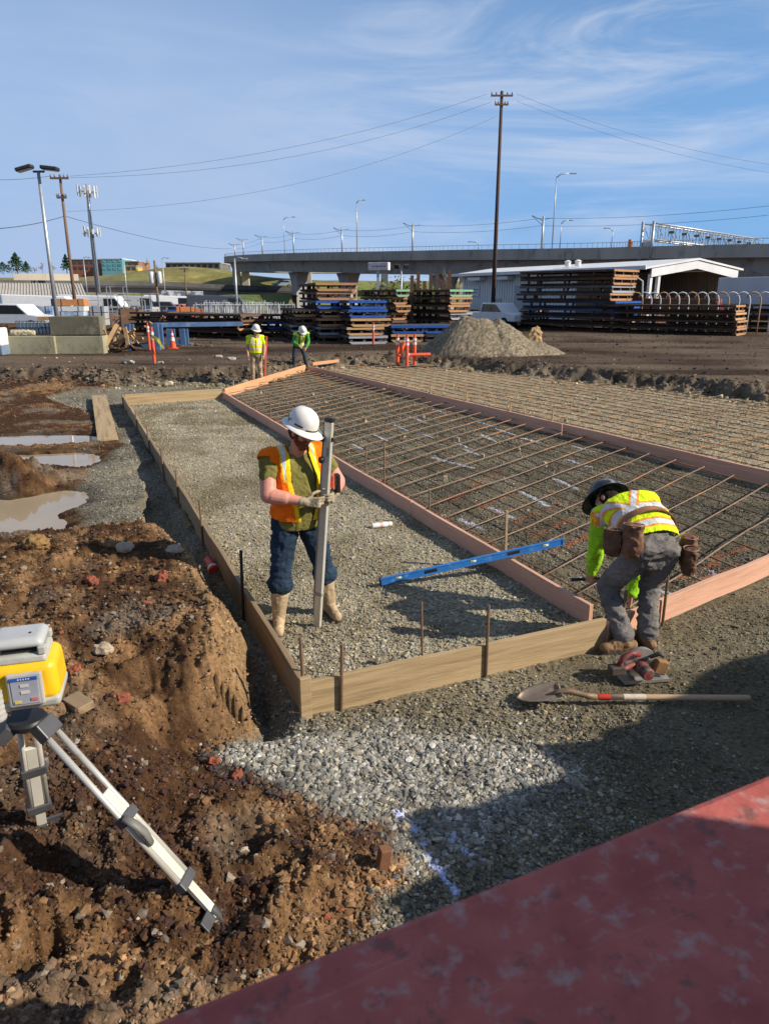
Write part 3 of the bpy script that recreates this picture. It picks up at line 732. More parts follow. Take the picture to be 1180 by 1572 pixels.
def rebar_bar(a, b, z, r, label, group, sag=0.02):
    a, b = Vector((*a, z)), Vector((*b, z)); L = (b - a).length; n = max(3, int(L / 0.8))
    pts = []
    for i in range(n + 1):
        p = a.lerp(b, i / n)
        pts.append(p - a + Vector((rng.uniform(-1, 1) * .008, rng.uniform(-1, 1) * .008, -abs(rng.gauss(0, sag)) * .6)))
    mb = MB(); mb.tube(pts, r, 6)
    o = mb.build('rebar', REBAR, smooth=True); o.location = a
    tag(o, label, 'rebar', group)
def clip_line(p, d, poly):
    """entry and exit of the line p + t d through a polygon"""
    ts = []
    for i in range(len(poly)):
        a, b = poly[i], poly[(i + 1) % len(poly)]
        e = (b[0] - a[0], b[1] - a[1]); den = d[0] * e[1] - d[1] * e[0]
        if abs(den) < 1e-9: continue
        t = ((a[0] - p[0]) * e[1] - (a[1] - p[1]) * e[0]) / den
        u = ((a[0] - p[0]) * d[1] - (a[1] - p[1]) * d[0]) / den
        if 0 <= u <= 1: ts.append(t)
    return (min(ts), max(ts)) if len(ts) >= 2 else None
MIDP = [MIDF, BK, AP, RB2, FR2, FR]
dl = Vector((BK[0] - MIDF[0], BK[1] - MIDF[1])).normalized(); dn = Vector((dl.y, -dl.x))
def cross_dir(k):
    a = R(46 + 14 * min(1.0, max(0.0, k / 11))); return Vector((math.cos(a), math.sin(a)))
for i in range(9):                                    # bars running along the middle pad
    p = Vector(MIDF) + dn * (0.25 + 0.60 * i)
    c = clip_line(p, dl, MIDP)
    if c and c[1] - c[0] > 0.8:
        a, b = p + dl * (c[0] + 0.12), p + dl * (c[1] - 0.25)
        rebar_bar(a, b, 0.095, 0.0105, 'rusty rebar running lengthwise down the middle form pad', 'lengthwise rebar of the middle pad')
k = -5.5
while k < 20.0:                                       # crosswise bars
    p = Vector(MIDF) + dl * k; dc = cross_dir(k)
    c = clip_line(p, dc, MIDP)
    if c and c[1] - c[0] > 0.8:
        j = rng.uniform(0.05, 0.35)
        rebar_bar(p + dc * (c[0] + 0.08), p + dc * (c[1] - j), 0.115, 0.0096, 'rusty rebar lying crosswise over the middle form pad', 'crosswise rebar of the middle pad')
    k += 0.50
PADP = [AP2, (-1.4, 28.2), (1.2, 28.6), (3.7, 25.9), (7.6, 21.2), (9.7, 18.2), (13.0, 13.2), (14.5, 9.5), (8.5, 5.5), RB2]
dr = Vector((AP2[0] - RB2[0], AP2[1] - RB2[1])).normalized(); dm = Vector((dr.y, -dr.x)); dm2 = (dm + dr * 0.12).normalized()
for i in range(16):
    p = Vector(RB2) + dm * (0.25 + 0.44 * i); c = clip_line(p, dr, PADP)
    if c and c[1] - c[0] > 1:
        rebar_bar(p + dr * (c[0] + .15), p + dr * (c[1] - .1), 0.10, 0.0095, 'rusty rebar running lengthwise along the pad beyond the right boards', 'lengthwise rebar of the right pad')
k = -1.0
while k < 22.5:
    p = Vector(RB2) + dr * k; c = clip_line(p, dm2, PADP)
    if c and c[1] - c[0] > 1:
        rebar_bar(p + dm2 * (c[0] + .1), p + dm2 * (c[1] - rng.uniform(0, .4)), 0.12, 0.0085, 'rusty rebar lying crosswise on the pad beyond the right boards', 'crosswise rebar of the right pad')
    k += 0.62
# concrete chairs that carry the bars
DOB = mat('concrete_chair', (.40, .33, .24), (.28, .23, .16), scale=30, rough=.9)
def dobie(x, y, grp, lb):
    mb = MB(); mb.box((0, 0, 0.04), (0.075, 0.075, 0.085), taper=0.8); o = mb.build('rebar_chair', DOB, bevel=0.005)
    o.location = (x, y, zg(x, y) - 0.005); o.rotation_euler = (0, 0, rng.uniform(0, 1.5)); tag(o, lb, 'concrete block', grp)
for i, (px, py) in enumerate([(695, 592), (705, 598), (765, 586), (830, 596), (868, 645), (915, 612), (945, 588), (985, 667), (1020, 628), (1038, 602), (1100, 648), (1142, 616), (1155, 700), (875, 578), (800, 575), (640, 568), (575, 560)]):
    q = gp(px, py, 0.05); dobie(q.x, q.y, 'chairs under the right rebar', 'small concrete block carrying the rebar of the right pad')
for i, (px, py) in enumerate([(702, 675), (650, 640), (598, 622), (540, 608), (560, 645), (620, 668), (683, 735), (740, 700), (795, 690), (835, 712), (680, 795), (905, 720), (400, 603), (450, 590), (500, 618), (480, 605)]):
    q = gp(px, py, 0.04); dobie(q.x, q.y, 'chairs under the middle rebar', 'small concrete block carrying the rebar of the middle pad')
# ------------------------------------------------------------------ people: solid forms fused by voxel remesh, one continuous body each
from mathutils import noise as mnoise
def V3(*a): return Vector(a)
def frame(x, zhint):
    x = x.normalized(); y = zhint.cross(x)
    if y.length < 1e-4: y = Vector((1, 0, 0)).cross(x)
    y.normalize(); return x, y, x.cross(y)
class Solid(MB):
    def cap(s, a, b, ra, rb=None, n=14, asp=1.0, side=None):
        """tapered capsule; asp flattens it across `side`"""
        rb = ra if rb is None else rb
        a, b = Vector(a), Vector(b); d = b - a
        if d.length < 1e-6: d = Vector((0, 0, 1e-4))
        x = d.normalized()
        h = Vector(side) if side is not None else (Vector((0, 0, 1)) if abs(x.z) < 0.9 else Vector((1, 0, 0)))
        u = (h - x * h.dot(x)).normalized(); w = x.cross(u)
        rings = []
        for k in range(1, 5):
            t = math.pi / 2 * k / 4; rings.append((a - x * ra * math.cos(t), ra * math.sin(t)))
        for k in range(4, 0, -1):
            t = math.pi / 2 * k / 4; rings.append((b + x * rb * math.cos(t), rb * math.sin(t)))
        s._rings(rings, u, w, n, asp, a - x * ra, b + x * rb)
    def _rings(s, rings, u, w, n, asp, p0, p1):
        vs, fs = [], []
        for (p, r) in rings:
            rx, ry = r if isinstance(r, tuple) else (r, r * asp)
            for j in range(n):
                t = 2 * math.pi * j / n; vs.append(p + u * math.cos(t) * rx + w * math.sin(t) * ry)
        m = len(rings)
        for i in range(m - 1):
            for j in range(n):
                fs.append((i * n + j, i * n + (j + 1) % n, (i + 1) * n + (j + 1) % n, (i + 1) * n + j))
        vs += [p0, p1]; k0, k1 = m * n, m * n + 1
        for j in range(n):
            fs.append((k0, (j + 1) % n, j)); fs.append((k1, (m - 1) * n + j, (m - 1) * n + (j + 1) % n))
        s.add(vs, fs)
    def chain(s, pts, rs, **k):
        for i in range(len(pts) - 1): s.cap(pts[i], pts[i + 1], rs[i], rs[i + 1], **k)
    def loft(s, pts, rad, side, n=24):
        """elliptic loft: rad = (half width along side, half depth)"""
        pts = [Vector(p) for p in pts]; vs, fs = [], []
        for i, p in enumerate(pts):
            t = (pts[min(i + 1, len(pts) - 1)] - pts[max(i - 1, 0)]).normalized()
            sd = Vector(side[i] if isinstance(side, list) else side); u = (sd - t * sd.dot(t)).normalized(); w = t.cross(u)
            for j in range(n):
                a = 2 * math.pi * j / n
                cu, su = math.cos(a), math.sin(a)
                cu = math.copysign(abs(cu) ** 0.85, cu); su = math.copysign(abs(su) ** 0.85, su)
                vs.append(p + u * cu * rad[i][0] + w * su * rad[i][1])
        m = len(pts)
        for i in range(m - 1):
            for j in range(n): fs.append((i * n + j, i * n + (j + 1) % n, (i + 1) * n + (j + 1) % n, (i + 1) * n + j))
        vs += [pts[0], pts[-1]]
        for j in range(n):
            fs.append((m * n, (j + 1) % n, j)); fs.append((m * n + 1, (m - 1) * n + j, (m - 1) * n + (j + 1) % n))
        s.add(vs, fs)
    def ell(s, c, r, f=(0, -1, 0), up=(0, 0, 1), n=16):
        """ellipsoid: radii (side, forward, up)"""
        f = Vector(f).normalized(); up = Vector(up); sd = f.cross(up).normalized(); up = sd.cross(f); c = Vector(c)
        rings = []
        for k in range(1, 10):
            t = math.pi * k / 10; rings.append((c - up * r[2] * math.cos(t), (r[0] * math.sin(t), r[1] * math.sin(t))))
        s._rings(rings, sd, f, n, 1, c - up * r[2], c + up * r[2])
    def fuse(s, name, voxel, smooth=4, wrinkle=0.0, wfreq=9.0, keep=None, colour=None, mat_=None, parent=None, thick=0.0, seed=0.0, wdir=None, flat=0.0):
        me = bpy.data.meshes.new(name + '_raw'); me.from_pydata(s.v, [], s.f)
        bm = bmesh.new(); bm.from_mesh(me); bmesh.ops.recalc_face_normals(bm, faces=bm.faces); bm.to_mesh(me); bm.free()
        o = bpy.data.objects.new('tmp', me); COL.objects.link(o)
        md = o.modifiers.new('r', 'REMESH'); md.mode = 'VOXEL'; md.voxel_size = voxel
        dg = bpy.context.evaluated_depsgraph_get(); ev = o.evaluated_get(dg)
        m2 = bpy.data.meshes.new_from_object(ev); bpy.data.objects.remove(o); bpy.data.meshes.remove(me)
        m2.name = name
        bm = bmesh.new(); bm.from_mesh(m2)
        for i in range(smooth): bmesh.ops.smooth_vert(bm, verts=bm.verts, factor=0.5, use_axis_x=True, use_axis_y=True, use_axis_z=True)
        bm.normal_update()
        if wrinkle:
            so = Vector((seed, seed * 1.7, seed * 0.6))
            for v in bm.verts:
                p = v.co * wfreq + so
                if wdir: p = Vector((p.x * wdir[0], p.y * wdir[1], p.z * wdir[2]))
                a = mnoise.noise(p); b = mnoise.noise(p * 2.3 + Vector((4, 2, 7)))
                c_ = mnoise.noise(Vector((p.y, p.z, p.x)) * .8 + Vector((9, 1, 5)) + Vector((a, b, a)) * .8)
                v.co += v.normal * wrinkle * ((1 - 3.2 * abs(a)) * 0.55 + (1 - 3.0 * abs(c_)) * 0.6 + 0.35 * b - 0.35)
        if keep:
            bmesh.ops.delete(bm, geom=[f for f in bm.faces if not all(keep(v.co) for v in f.verts)], context='FACES')
            bmesh.ops.delete(bm, geom=[v for v in bm.verts if not v.link_faces], context='VERTS')
        bm.to_mesh(m2); bm.free()
        m2.polygons.foreach_set('use_smooth', [True] * len(m2.polygons))
        if colour: set_col(m2, np.array([colour(v.co) for v in m2.vertices]))
        o = link(name, m2, mat_, parent)
        if thick:
            q = o.modifiers.new('thick', 'SOLIDIFY'); q.thickness = thick; q.offset = 1.0
        return o
SKIN = attr_mat('skin', rough=0.55, bump=0.08, bscale=140, spec=0.35, vary=0.10, vscale=40)
CLOTH = attr_mat('cloth', rough=0.9, bump=0.55, bscale=32, spec=0.08, vary=0.22, vscale=11)
LEATHER = attr_mat('leather', rough=0.62, bump=0.2, bscale=60, spec=0.3, vary=0.3, vscale=16)
RUBBER = attr_mat('boot_hide', rough=0.7, bump=0.15, bscale=60, spec=0.25, vary=0.3, vscale=12)
HATM = mat('hat_white', (.74, .71, .66), (.66, .62, .56), scale=12, rough=0.35, spec=0.5)
HATB = mat('hat_black', (.018, .018, .02), (.03, .03, .03), scale=10, rough=0.35, spec=0.5)
HATG = mat('hat_grey', (.20, .20, .21), (.03, .03, .032), scale=9, rough=0.35, spec=0.5, lo=.42, hi=.5)
EYEM = mat('eye_white', (.6, .58, .55), rough=0.2)

def hand(S, wrist, x, n, side, curl=(0.5, 0.7, 0.5), k=1.0, thumb=0.6, spread=0.0):
    """palm, four unequal fingers and a thumb; x along the hand, n where the palm faces, side towards the thumb"""
    x = x.normalized(); n = (n - x * n.dot(x)).normalized(); s = side - x * side.dot(x) - n * side.dot(n); s.normalize()
    W = Vector(wrist)
    for q in (-0.026, -0.009, 0.009, 0.026):
        S.cap(W + x * 0.012 * k + s * q * 0.8 * k, W + x * 0.088 * k + s * q * k, 0.0145 * k, 0.0135 * k, n=10)
    for i, (q, L) in enumerate([(-0.031, 0.066), (-0.0105, 0.080), (0.0105, 0.086), (0.031, 0.076)]):
        p = W + x * (0.090 - 0.012 * (q < -0.02)) * k + s * q * k * 1.02; a = 0
        for j, fr in enumerate((0.45, 0.30, 0.25)):
            a += curl[j] * (1.0 + 0.10 * (1.5 - i))
            d = (x * math.cos(a) + n * math.sin(a) + s * q * spread * 10).normalized()
            e = p + d * L * fr * k
            S.cap(p, e, (0.0102 - 0.0009 * j) * k, (0.0095 - 0.001 * j) * k, n=9); p = e
    p = W + x * 0.022 * k + s * 0.024 * k + n * 0.004
    for j, (L, ax, as_, an) in enumerate([(0.042, 0.55, 0.75, 0.35), (0.034, 0.75, 0.30, 0.35 + thumb), (0.028, 0.70, -0.05, 0.5 + thumb)]):
        d = (x * ax + s * as_ + n * an).normalized(); e = p + d * L * k
        S.cap(p, e, (0.0135 - 0.0012 * j) * k, (0.012 - 0.0012 * j) * k, n=10); p = e

def hard_hat(c, f, up, parent, dome, brimm, sc=1.0, stickers=False):
    f, up = f.normalized(), up.normalized(); sd = f.cross(up).normalized(); f = up.cross(sd)
    M = Matrix((sd, f, up)).transposed()
    hb = MB(); n = 36
    def P(r, z, a, e=1.0):
        return M @ Vector((r * math.cos(a) * 0.92, r * math.sin(a) * 1.10, z)) * sc + c
    prof = [(0.119, 0.0), (0.119, 0.03), (0.115, 0.06), (0.106, 0.088), (0.090, 0.112), (0.070, 0.129), (0.045, 0.141), (0.02, 0.147)]
    vs, fs = [], []
    for i, (r, z) in enumerate(prof):
        for j in range(n):
            a = 2 * math.pi * j / n; zz = z
            # raised ridges front to back
            lat = abs(r * math.cos(a)); rd = 0.004 * max(0, 1 - lat / 0.016) * (z > 0.05) + 0.0025 * max(0, 1 - abs(lat - 0.05) / 0.012) * (z > 0.05)
            vs.append(P(r + rd * 0.6, zz + rd, a))
    for i in range(len(prof) - 1):
        for j in range(n): fs.append((i * n + j, i * n + (j + 1) % n, (i + 1) * n + (j + 1) % n, (i + 1) * n + j))
    vs.append(P(0, 0.150, 0)); m = len(vs) - 1
    for j in range(n): fs.append((m, (len(prof) - 1) * n + j, (len(prof) - 1) * n + (j + 1) % n))
    hb.add(vs, fs)
    hat = hb.build('hard_hat', dome, parent, smooth=True)
    bb = MB(); vs, fs = [], []
    rings = [(0.110, 0.008), (0.121, 0.009), (0.138, 0.002), (0.157, -0.012), (0.160, -0.017), (0.156, -0.018), (0.138, -0.005), (0.112, 0.002)]
    for (r, z) in rings:
        for j in range(n):
            a = 2 * math.pi * j / n; ex = 1 + 0.13 * max(0, math.sin(a)) ** 2 * (r > 0.13)
            vs.append(P(r * ex, z - 0.006 * max(0, math.sin(a)) * (r > .13), a))
    k = len(rings)
    for i in range(k):
        for j in range(n): fs.append((i * n + j, i * n + (j + 1) % n, ((i + 1) % k) * n + (j + 1) % n, ((i + 1) % k) * n + j))
    bb.add(vs, fs); bb.build('brim', brimm, hat, smooth=True)
    if stickers:
        for a, z, rr, colr in [(-.95, 0.040, 0.017, (.03, .35, .16)), (-.55, 0.030, 0.017, (.16, .10, .26)), (-.30, 0.045, 0.010, (.50, .50, .55))]:
            q = MB(); r = 0.121
            p = P(r + 0.001, z, a); out = (P(r + 0.05, z, a) - P(r, z, a)).normalized(); t1 = up.cross(out).normalized(); t2 = out.cross(t1)
            vs = [p + out * 0.002] + [p + (t1 * math.cos(b) + t2 * math.sin(b)) * rr for b in [2 * math.pi * i / 14 for i in range(14)]]
            q.add(vs, [(0, i + 1, (i + 1) % 14 + 1) for i in range(14)]); q.build('sticker', mat('sticker_%d' % int(a * 100), colr, rough=.4), hat)
        q = MB()
        for j in range(7):
            a = .15 + j * 0.075
            p = P(0.1195, 0.030, a); out = (P(0.2, 0.03, a) - p).normalized(); t1 = up.cross(out).normalized()
            q.box(p + up * 0.0, (0.016, 0.004, 0.012), Matrix((t1, out, up)).transposed())
        q.build('vent_slot', mat('hat_slot', (.03, .03, .03), rough=.6), hat)
    gb = MB(); vs, fs = [], []
    for j in range(n + 1):
        a = .9 + 1.6 * j / n
        for (r, z) in ((0.1195, .010), (0.1225, .012), (0.1225, .020), (0.1195, .021)): vs.append(P(r, z, a))
    for j in range(n):
        for k_ in range(4): fs.append((j * 4 + k_, j * 4 + (k_ + 1) % 4, j * 4 + 4 + (k_ + 1) % 4, j * 4 + 4 + k_))
    gb.add(vs, fs); gb.build('brim_slot', mat('hat_slot', (.03, .03, .03), rough=.6), hat)
    return hat

def torso_pts(J):
    pel, neck = J['pelvis'], J['neck']
    up = (neck - pel); L = up.length; up = up.normalized()
    shv = J['shL'] - J['shR']; hpv = J['hipL'] - J['hipR']
    ch = J.get('chest', pel.lerp(neck, 0.68)); wa = J.get('waist', pel.lerp(neck, 0.34))
    return pel, wa, ch, neck, up, shv.normalized(), hpv.normalized()

def person(label, J, st, loc, group=None):
    """J: joints in world metres; st: clothing style"""
    root = empty('person', loc, 0, label, 'person', group)
    O = Vector(loc)
    J = {k: (v - O if k not in ('face', 'headup', 'handRx', 'handRn', 'handRs', 'handLx', 'handLn', 'handLs', 'toeRd', 'toeLd') else v) for k, v in J.items()}
    vx = st.get('voxel', 0.008); belly = st.get('belly', 0.0); fat = st.get('fat', 1.0)
    pel, wa, ch, neck, up, sv, hv = torso_pts(J)
    fwd = sv.cross(up).normalized()
    skin = st['skin']; f, hu = J['face'].normalized(), J['headup'].normalized()
    hs = f.cross(hu).normalized(); hu = hs.cross(f); hc = J['head']
    # ---- body
    S = Solid()
    shc = (J['shL'] + J['shR']) / 2
    S.loft([pel - up * .07, pel, wa, ch, shc, neck], [(.12 * fat, .09), (.142 * fat, .098), (.135 * fat, .10 + belly * .8), (.165 * fat, .11 + belly * .3), (.14, .085), (.065, .06)], [hv, hv, (hv + sv) / 2, sv, sv, sv])
    S.cap(neck - up * .04, hc - hu * 0.06, 0.062, 0.056)
    for s in 'LR':
        ar = st.get('arm', 1.0); S.chain([J['sh' + s], J['el' + s], J['wr' + s]], [.056 * fat * ar, .048 * fat * ar, .032])
        S.cap(J['el' + s].lerp(J['wr' + s], .12), J['el' + s].lerp(J['wr' + s], .45), .050 * fat * ar, .044 * fat * ar)
        S.chain([J['hip' + s], J['kn' + s], J['an' + s]], [.085, .055, .04])
        S.cap(J['an' + s], J['an' + s] + J['toe' + s + 'd'] * .11 - Vector((0, 0, .035)), .032, .024)
        hand(S, J['wr' + s], J['hand' + s + 'x'], J['hand' + s + 'n'], J['hand' + s + 's'], st.get('curl' + s, (.5, .7, .5)), 1.0, st.get('thumb', .4))
    S.ell(hc + hu * .022 - f * .012, (.075, .094, .098), f, hu)                 # skull
    S.ell(hc - hu * .045 + f * .030, (.056, .058, .062), f, hu)                 # jaw
    S.cap(hc - hu * .088 + f * .066 - hs * .012, hc - hu * .088 + f * .066 + hs * .012, .021, .021)   # chin
    S.cap(hc + hu * .022 + f * .084, hc - hu * .018 + f * .100, .010, .015)     # nose
    for q in (-1, 1):
        S.cap(hc - hu * .022 + f * .090 + hs * q * .005, hc - hu * .022 + f * .088 + hs * q * .013, .010, .008)
        S.cap(hc + hu * .032 + f * .076 + hs * q * .012, hc + hu * .030 + f * .066 + hs * q * .042, .011, .010)   # brow
        S.ell(hc - hu * .015 + f * .052 + hs * q * .040, (.024, .026, .026), f, hu)   # cheek
        S.ell(hc - hu * .002 - f * .004 + hs * q * .077, (.010, .020, .033), f, hu)   # ear
    S.cap(hc - hu * .050 + f * .082 - hs * .018, hc - hu * .050 + f * .082 + hs * .018, .010, .010)   # lips
    lip = hc - hu * .050 + f * .088
    def skin_col(p):
        c = np.array(skin)
        if abs((p - lip).dot(hu)) < .012 and abs((p - lip).dot(hs)) < .024 and (p - lip).dot(f) > -.02: c = c * np.array([.95, .66, .68])
        return c
    S.fuse('body', st.get('bvoxel', 0.006), 3, colour=skin_col, mat_=SKIN, parent=root)
    for q in (-1, 1):
        e = MB(); ec = hc + hu * .012 + f * .074 + hs * q * .030
        e2 = Solid(); e2.ell(ec, (.0125, .0125, .0125), f, hu); eo = e2.build('eye', EYEM, root, smooth=True)
        e2 = Solid(); e2.ell(ec + f * .009 - hu * .003, (.006, .005, .006), f, hu); e2.build('iris', mat('iris', (.03, .04, .05), rough=.2), eo, smooth=True)
    # ---- hair and beard
    H = Solid()
    hcol = st['hair']
    H.ell(hc + hu * .012 - f * .024, (.080, .090, .096), f, hu)
    H.fuse('hair', max(vx, .007), 2, wrinkle=.004, wfreq=50, keep=lambda p: (p - hc).dot(f) < .045 and (p - hc).dot(hu) > -.075, colour=lambda p: hcol, mat_=CLOTH, parent=root, thick=.004)
    if st.get('beard'):
        H = Solid()
        H.ell(hc - hu * .055 + f * .030, (.062, .064, .056), f, hu)
        H.cap(hc - hu * .098 + f * .062 - hs * .014, hc - hu * .098 + f * .062 + hs * .014, .027, .027)
        H.cap(hc - hu * .033 + f * .088 - hs * .022, hc - hu * .033 + f * .088 + hs * .022, .011, .011)
        for q in (-1, 1): H.cap(hc + hs * q * .068 + f * .012, hc - hu * .06 + hs * q * .055 + f * .030, .014, .018)
        bc = st['beard']
        H.fuse('beard', .006, 1, wrinkle=.005, wfreq=60, keep=lambda p: not (abs((p - lip).dot(hu)) < .007 and abs((p - lip).dot(hs)) < .020 and (p - lip).dot(f) > -.02) and (p - hc).dot(hu) < .03, colour=lambda p: bc, mat_=CLOTH, parent=root)
    # ---- trousers
    if st.get('trousers') is not None:
        T = Solid(); pr = st.get('pr', 1.0)
        T.loft([pel - up * .10, pel - up * .03, pel + up * .04, wa + up * st.get('waist_up', -.02)], [(.13 * fat, .10), (.172 * fat, .128 + belly * .3), (.168 * fat, .124 + belly * .6), (.155 * fat, .118 + belly * .8)], [hv, hv, hv, hv])
        for s in 'LR':
            h, k, a = J['hip' + s], J['kn' + s], J['an' + s]
            T.cap(h, h.lerp(k, .5), .100 * pr, .088 * pr); T.cap(h.lerp(k, .5), k, .088 * pr, .072 * pr)
            e = a + (k - a) * st.get('leg_end', 0.12)
            T.cap(k, k.lerp(e, .4), .072 * pr, .070 * pr); T.cap(k.lerp(e, .4), e, .070 * pr, st.get('cuff', .062) * pr)
            if 'rump' in st: T.cap(h - fwd * .05 - up * .02, h - fwd * .06 + up * .06, .095, .08)
        tc = st['trousers']
        def tcol(p):
            w = mnoise.noise(p * 4.0); w2 = mnoise.noise(p * 11 + Vector((3, 1, 2)))
            return np.array(tc) * (1 + .35 * w + .2 * w2)
        T.fuse('trousers', vx, 3, wrinkle=st.get('pw', .009), wfreq=8.5, wdir=(1, 1, 1.9), colour=tcol, mat_=CLOTH, parent=root, seed=st.get('seed', 1))
    # ---- shirt
    S = Solid(); sl = st.get('sleeve', .55); L_ = (neck - pel).length
    hem = st.get('hem', .02)
    S.loft([pel + up * hem, wa, ch, shc + up * .01, neck - up * .005], [(.172 * fat, .130 + belly), (.166 * fat, .124 + belly * 1.1), (.186 * fat, .130 + belly * .45), (.165 * fat, .100), (.075, .070)], [hv, (hv + sv) / 2, sv, sv, sv])
    for s in 'LR':
        a, e, w = J['sh' + s], J['el' + s], J['wr' + s]
        S.cap(shc.lerp(a, .6), a, .085, .074 * fat)
        if sl < 1: S.cap(a, a.lerp(e, sl), .074 * fat, .068 * fat)
        else:
            S.cap(a, e, .072 * fat, .062 * fat); S.cap(e, e.lerp(w, min(1, sl - 1)), .062 * fat, .048)
    sc_ = st['shirt']
    S.fuse('shirt', vx, 3, wrinkle=st.get('sw', .008), wfreq=8, wdir=(1.3, 1.3, .8), colour=lambda p: np.array(sc_) * (1 + .18 * mnoise.noise(p * 6)), mat_=CLOTH, parent=root, seed=st.get('seed', 1) + 5)
    # ---- safety vest
    if st.get('vest'):
        vc = st['vest']; S = Solid(); g = .016
        vh = st.get('vhem', .05)
        S.loft([pel + up * (vh - .04), wa, ch, shc + up * .012, neck], [(.172 * fat + g + .006, .130 + belly + g + .006), (.166 * fat + g, .124 + belly * 1.1 + g), (.186 * fat + g, .130 + belly * .45 + g), (.165 * fat + g, .100 + g), (.075 + g, .070 + g)], [hv, (hv + sv) / 2, sv, sv, sv])
        for s in 'LR':
            a = J['sh' + s]; S.cap(shc.lerp(a, .5), a, .086 + .009, .074 * fat + .009)
        def uvw(p):
            q = p - pel; return q.dot(sv), q.dot(fwd), q.dot(up)
        shw = (J['shL'] - J['shR']).length / 2; wn_ = L_
        op = st.get('vopen', 0.0)
        nofs = (neck - pel)
        def arm_d(p):
            d = 9
            for s in 'LR':
                a, e = J['sh' + s], J['el' + s]; ax = (e - a).normalized(); q = p - a
                d = min(d, -(q.dot(ax)) + .035)
            return d
        def front_edge(u, w):
            """half width of the open front at height w"""
            t = max(0, min(1, w / wn_)); return op * (0.35 + 0.9 * (1 - abs(t - .62) * 1.2)) if op else 0.004
        def keep(p):
            u, v, w = uvw(p)
            if w < vh: return False
            if (p - neck).length < .092 or (w > wn_ - .01 and abs(u) < .08): return False
            if v > 0 and abs(u + st.get('vshift', 0)) < front_edge(u, w): return False
            return abs(u) < shw + .014 or arm_d(p) > .03
        def vcol(p):
            u, v, w = uvw(p); fr = v > 0
            c = np.array(vc['base'])
            if vc.get('style') == 'surveyor':
                au = abs(u)
                if fr and abs(u + st.get('vshift', 0)) < front_edge(u, w) + .036: c = np.array(vc['trim'])
                elif .085 < au < .15 and w > .34: c = np.array([.62, .63, .65]) if .098 < au < .138 else np.array(vc['trim'])
                elif not fr and (.10 < w < .15): c = np.array([.6, .61, .63])
            else:
                au = abs(u); t = vc.get('bands', [(.13, .18), (.30, .35)])
                for (a, b) in t:
                    if a < w < b: c = np.array([.60, .61, .62])
                    elif a - .018 < w < b + .018: c = np.array(vc['trim'])
                if w > t[-1][1] - .02:
                    dv = abs(au - .095) if fr else abs(au - max(0.0, (w - .30) * .75) * 1.0)
                    if dv < .024: c = np.array([.60, .61, .62])
                    elif dv < .042: c = np.array(vc['trim'])
                if fr and au < .012: c = np.array(vc['trim']) * .8
            return c
        vo = S.fuse('safety_vest', vx * .8, 3, wrinkle=.007, wfreq=8, wdir=(1.2, 1.2, .7), keep=keep, colour=vcol, mat_=CLOTH, parent=root, thick=.006, seed=st.get('seed', 1) + 9)
    # ---- gloves
    for s in 'LR':
        if st.get('gloves'):
            G = Solid(); hx = J['hand' + s + 'x'].normalized()
            G.cap(J['wr' + s] - hx * .04, J['wr' + s], .039, .036)
            hand(G, J['wr' + s], J['hand' + s + 'x'], J['hand' + s + 'n'], J['hand' + s + 's'], st.get('curl' + s, (.5, .7, .5)), 1.13, st.get('thumb', .4))
            gc = st['gloves']
            G.fuse('glove', .0048, 2, wrinkle=.002, wfreq=40, colour=lambda p: np.array(gc) * (1 + .3 * mnoise.noise(p * 30)), mat_=LEATHER, parent=root)
    # ---- boots
    for s in 'LR':
        B = Solid(); a, k = J['an' + s], J['kn' + s]; t = J['toe' + s + 'd'].normalized()
        up_ = (k - a).normalized(); bh = st.get('boot_h', .16); sd = t.cross(Vector((0, 0, 1))).normalized()
        z0 = a.z - .085
        base = Vector((a.x, a.y, z0))
        B.chain([a - up_ * .01, a + up_ * bh * .55, a + up_ * bh], [.052, st.get('boot_r', .058), st.get('boot_r', .058) * 1.06])
        B.cap(base - t * .055 + Vector((0, 0, .052)), base + t * .10 + Vector((0, 0, .048)), .046, .044)
        B.cap(base + t * .06 + Vector((0, 0, .045)), base + t * .165 + Vector((0, 0, .042)), .046, .042)
        B.cap(a, base + t * .09 + Vector((0, 0, .06)), .050, .042)
        bc = st['boots']
        bo = B.fuse('boot', max(.007, vx * .8), 3, wrinkle=.004, wfreq=16, colour=lambda p: np.array(bc) * (1 + .3 * mnoise.noise(p * 7)), mat_=RUBBER, parent=root, keep=lambda p: p.z > z0 + .012)
        q = MB(); pts = []
        for i in range(20):
            b = 2 * math.pi * i / 20
            l = math.cos(b); w = math.sin(b) * (.045 + .006 * l)
            pts.append(base + t * (.055 + .165 * l) + sd * w)
        q.prism(pts, (0, 0, 0), (0, 0, .024)); q.build('sole', mat('boot_sole', (.05, .04, .03), (.12, .09, .06), scale=8, rough=.85), bo)
    hard_hat(hc + hu * .055 - f * .008, f, hu, root, st['hat'][0], st['hat'][1], st.get('hat_scale', 1.0), st.get('stickers'))
    return root
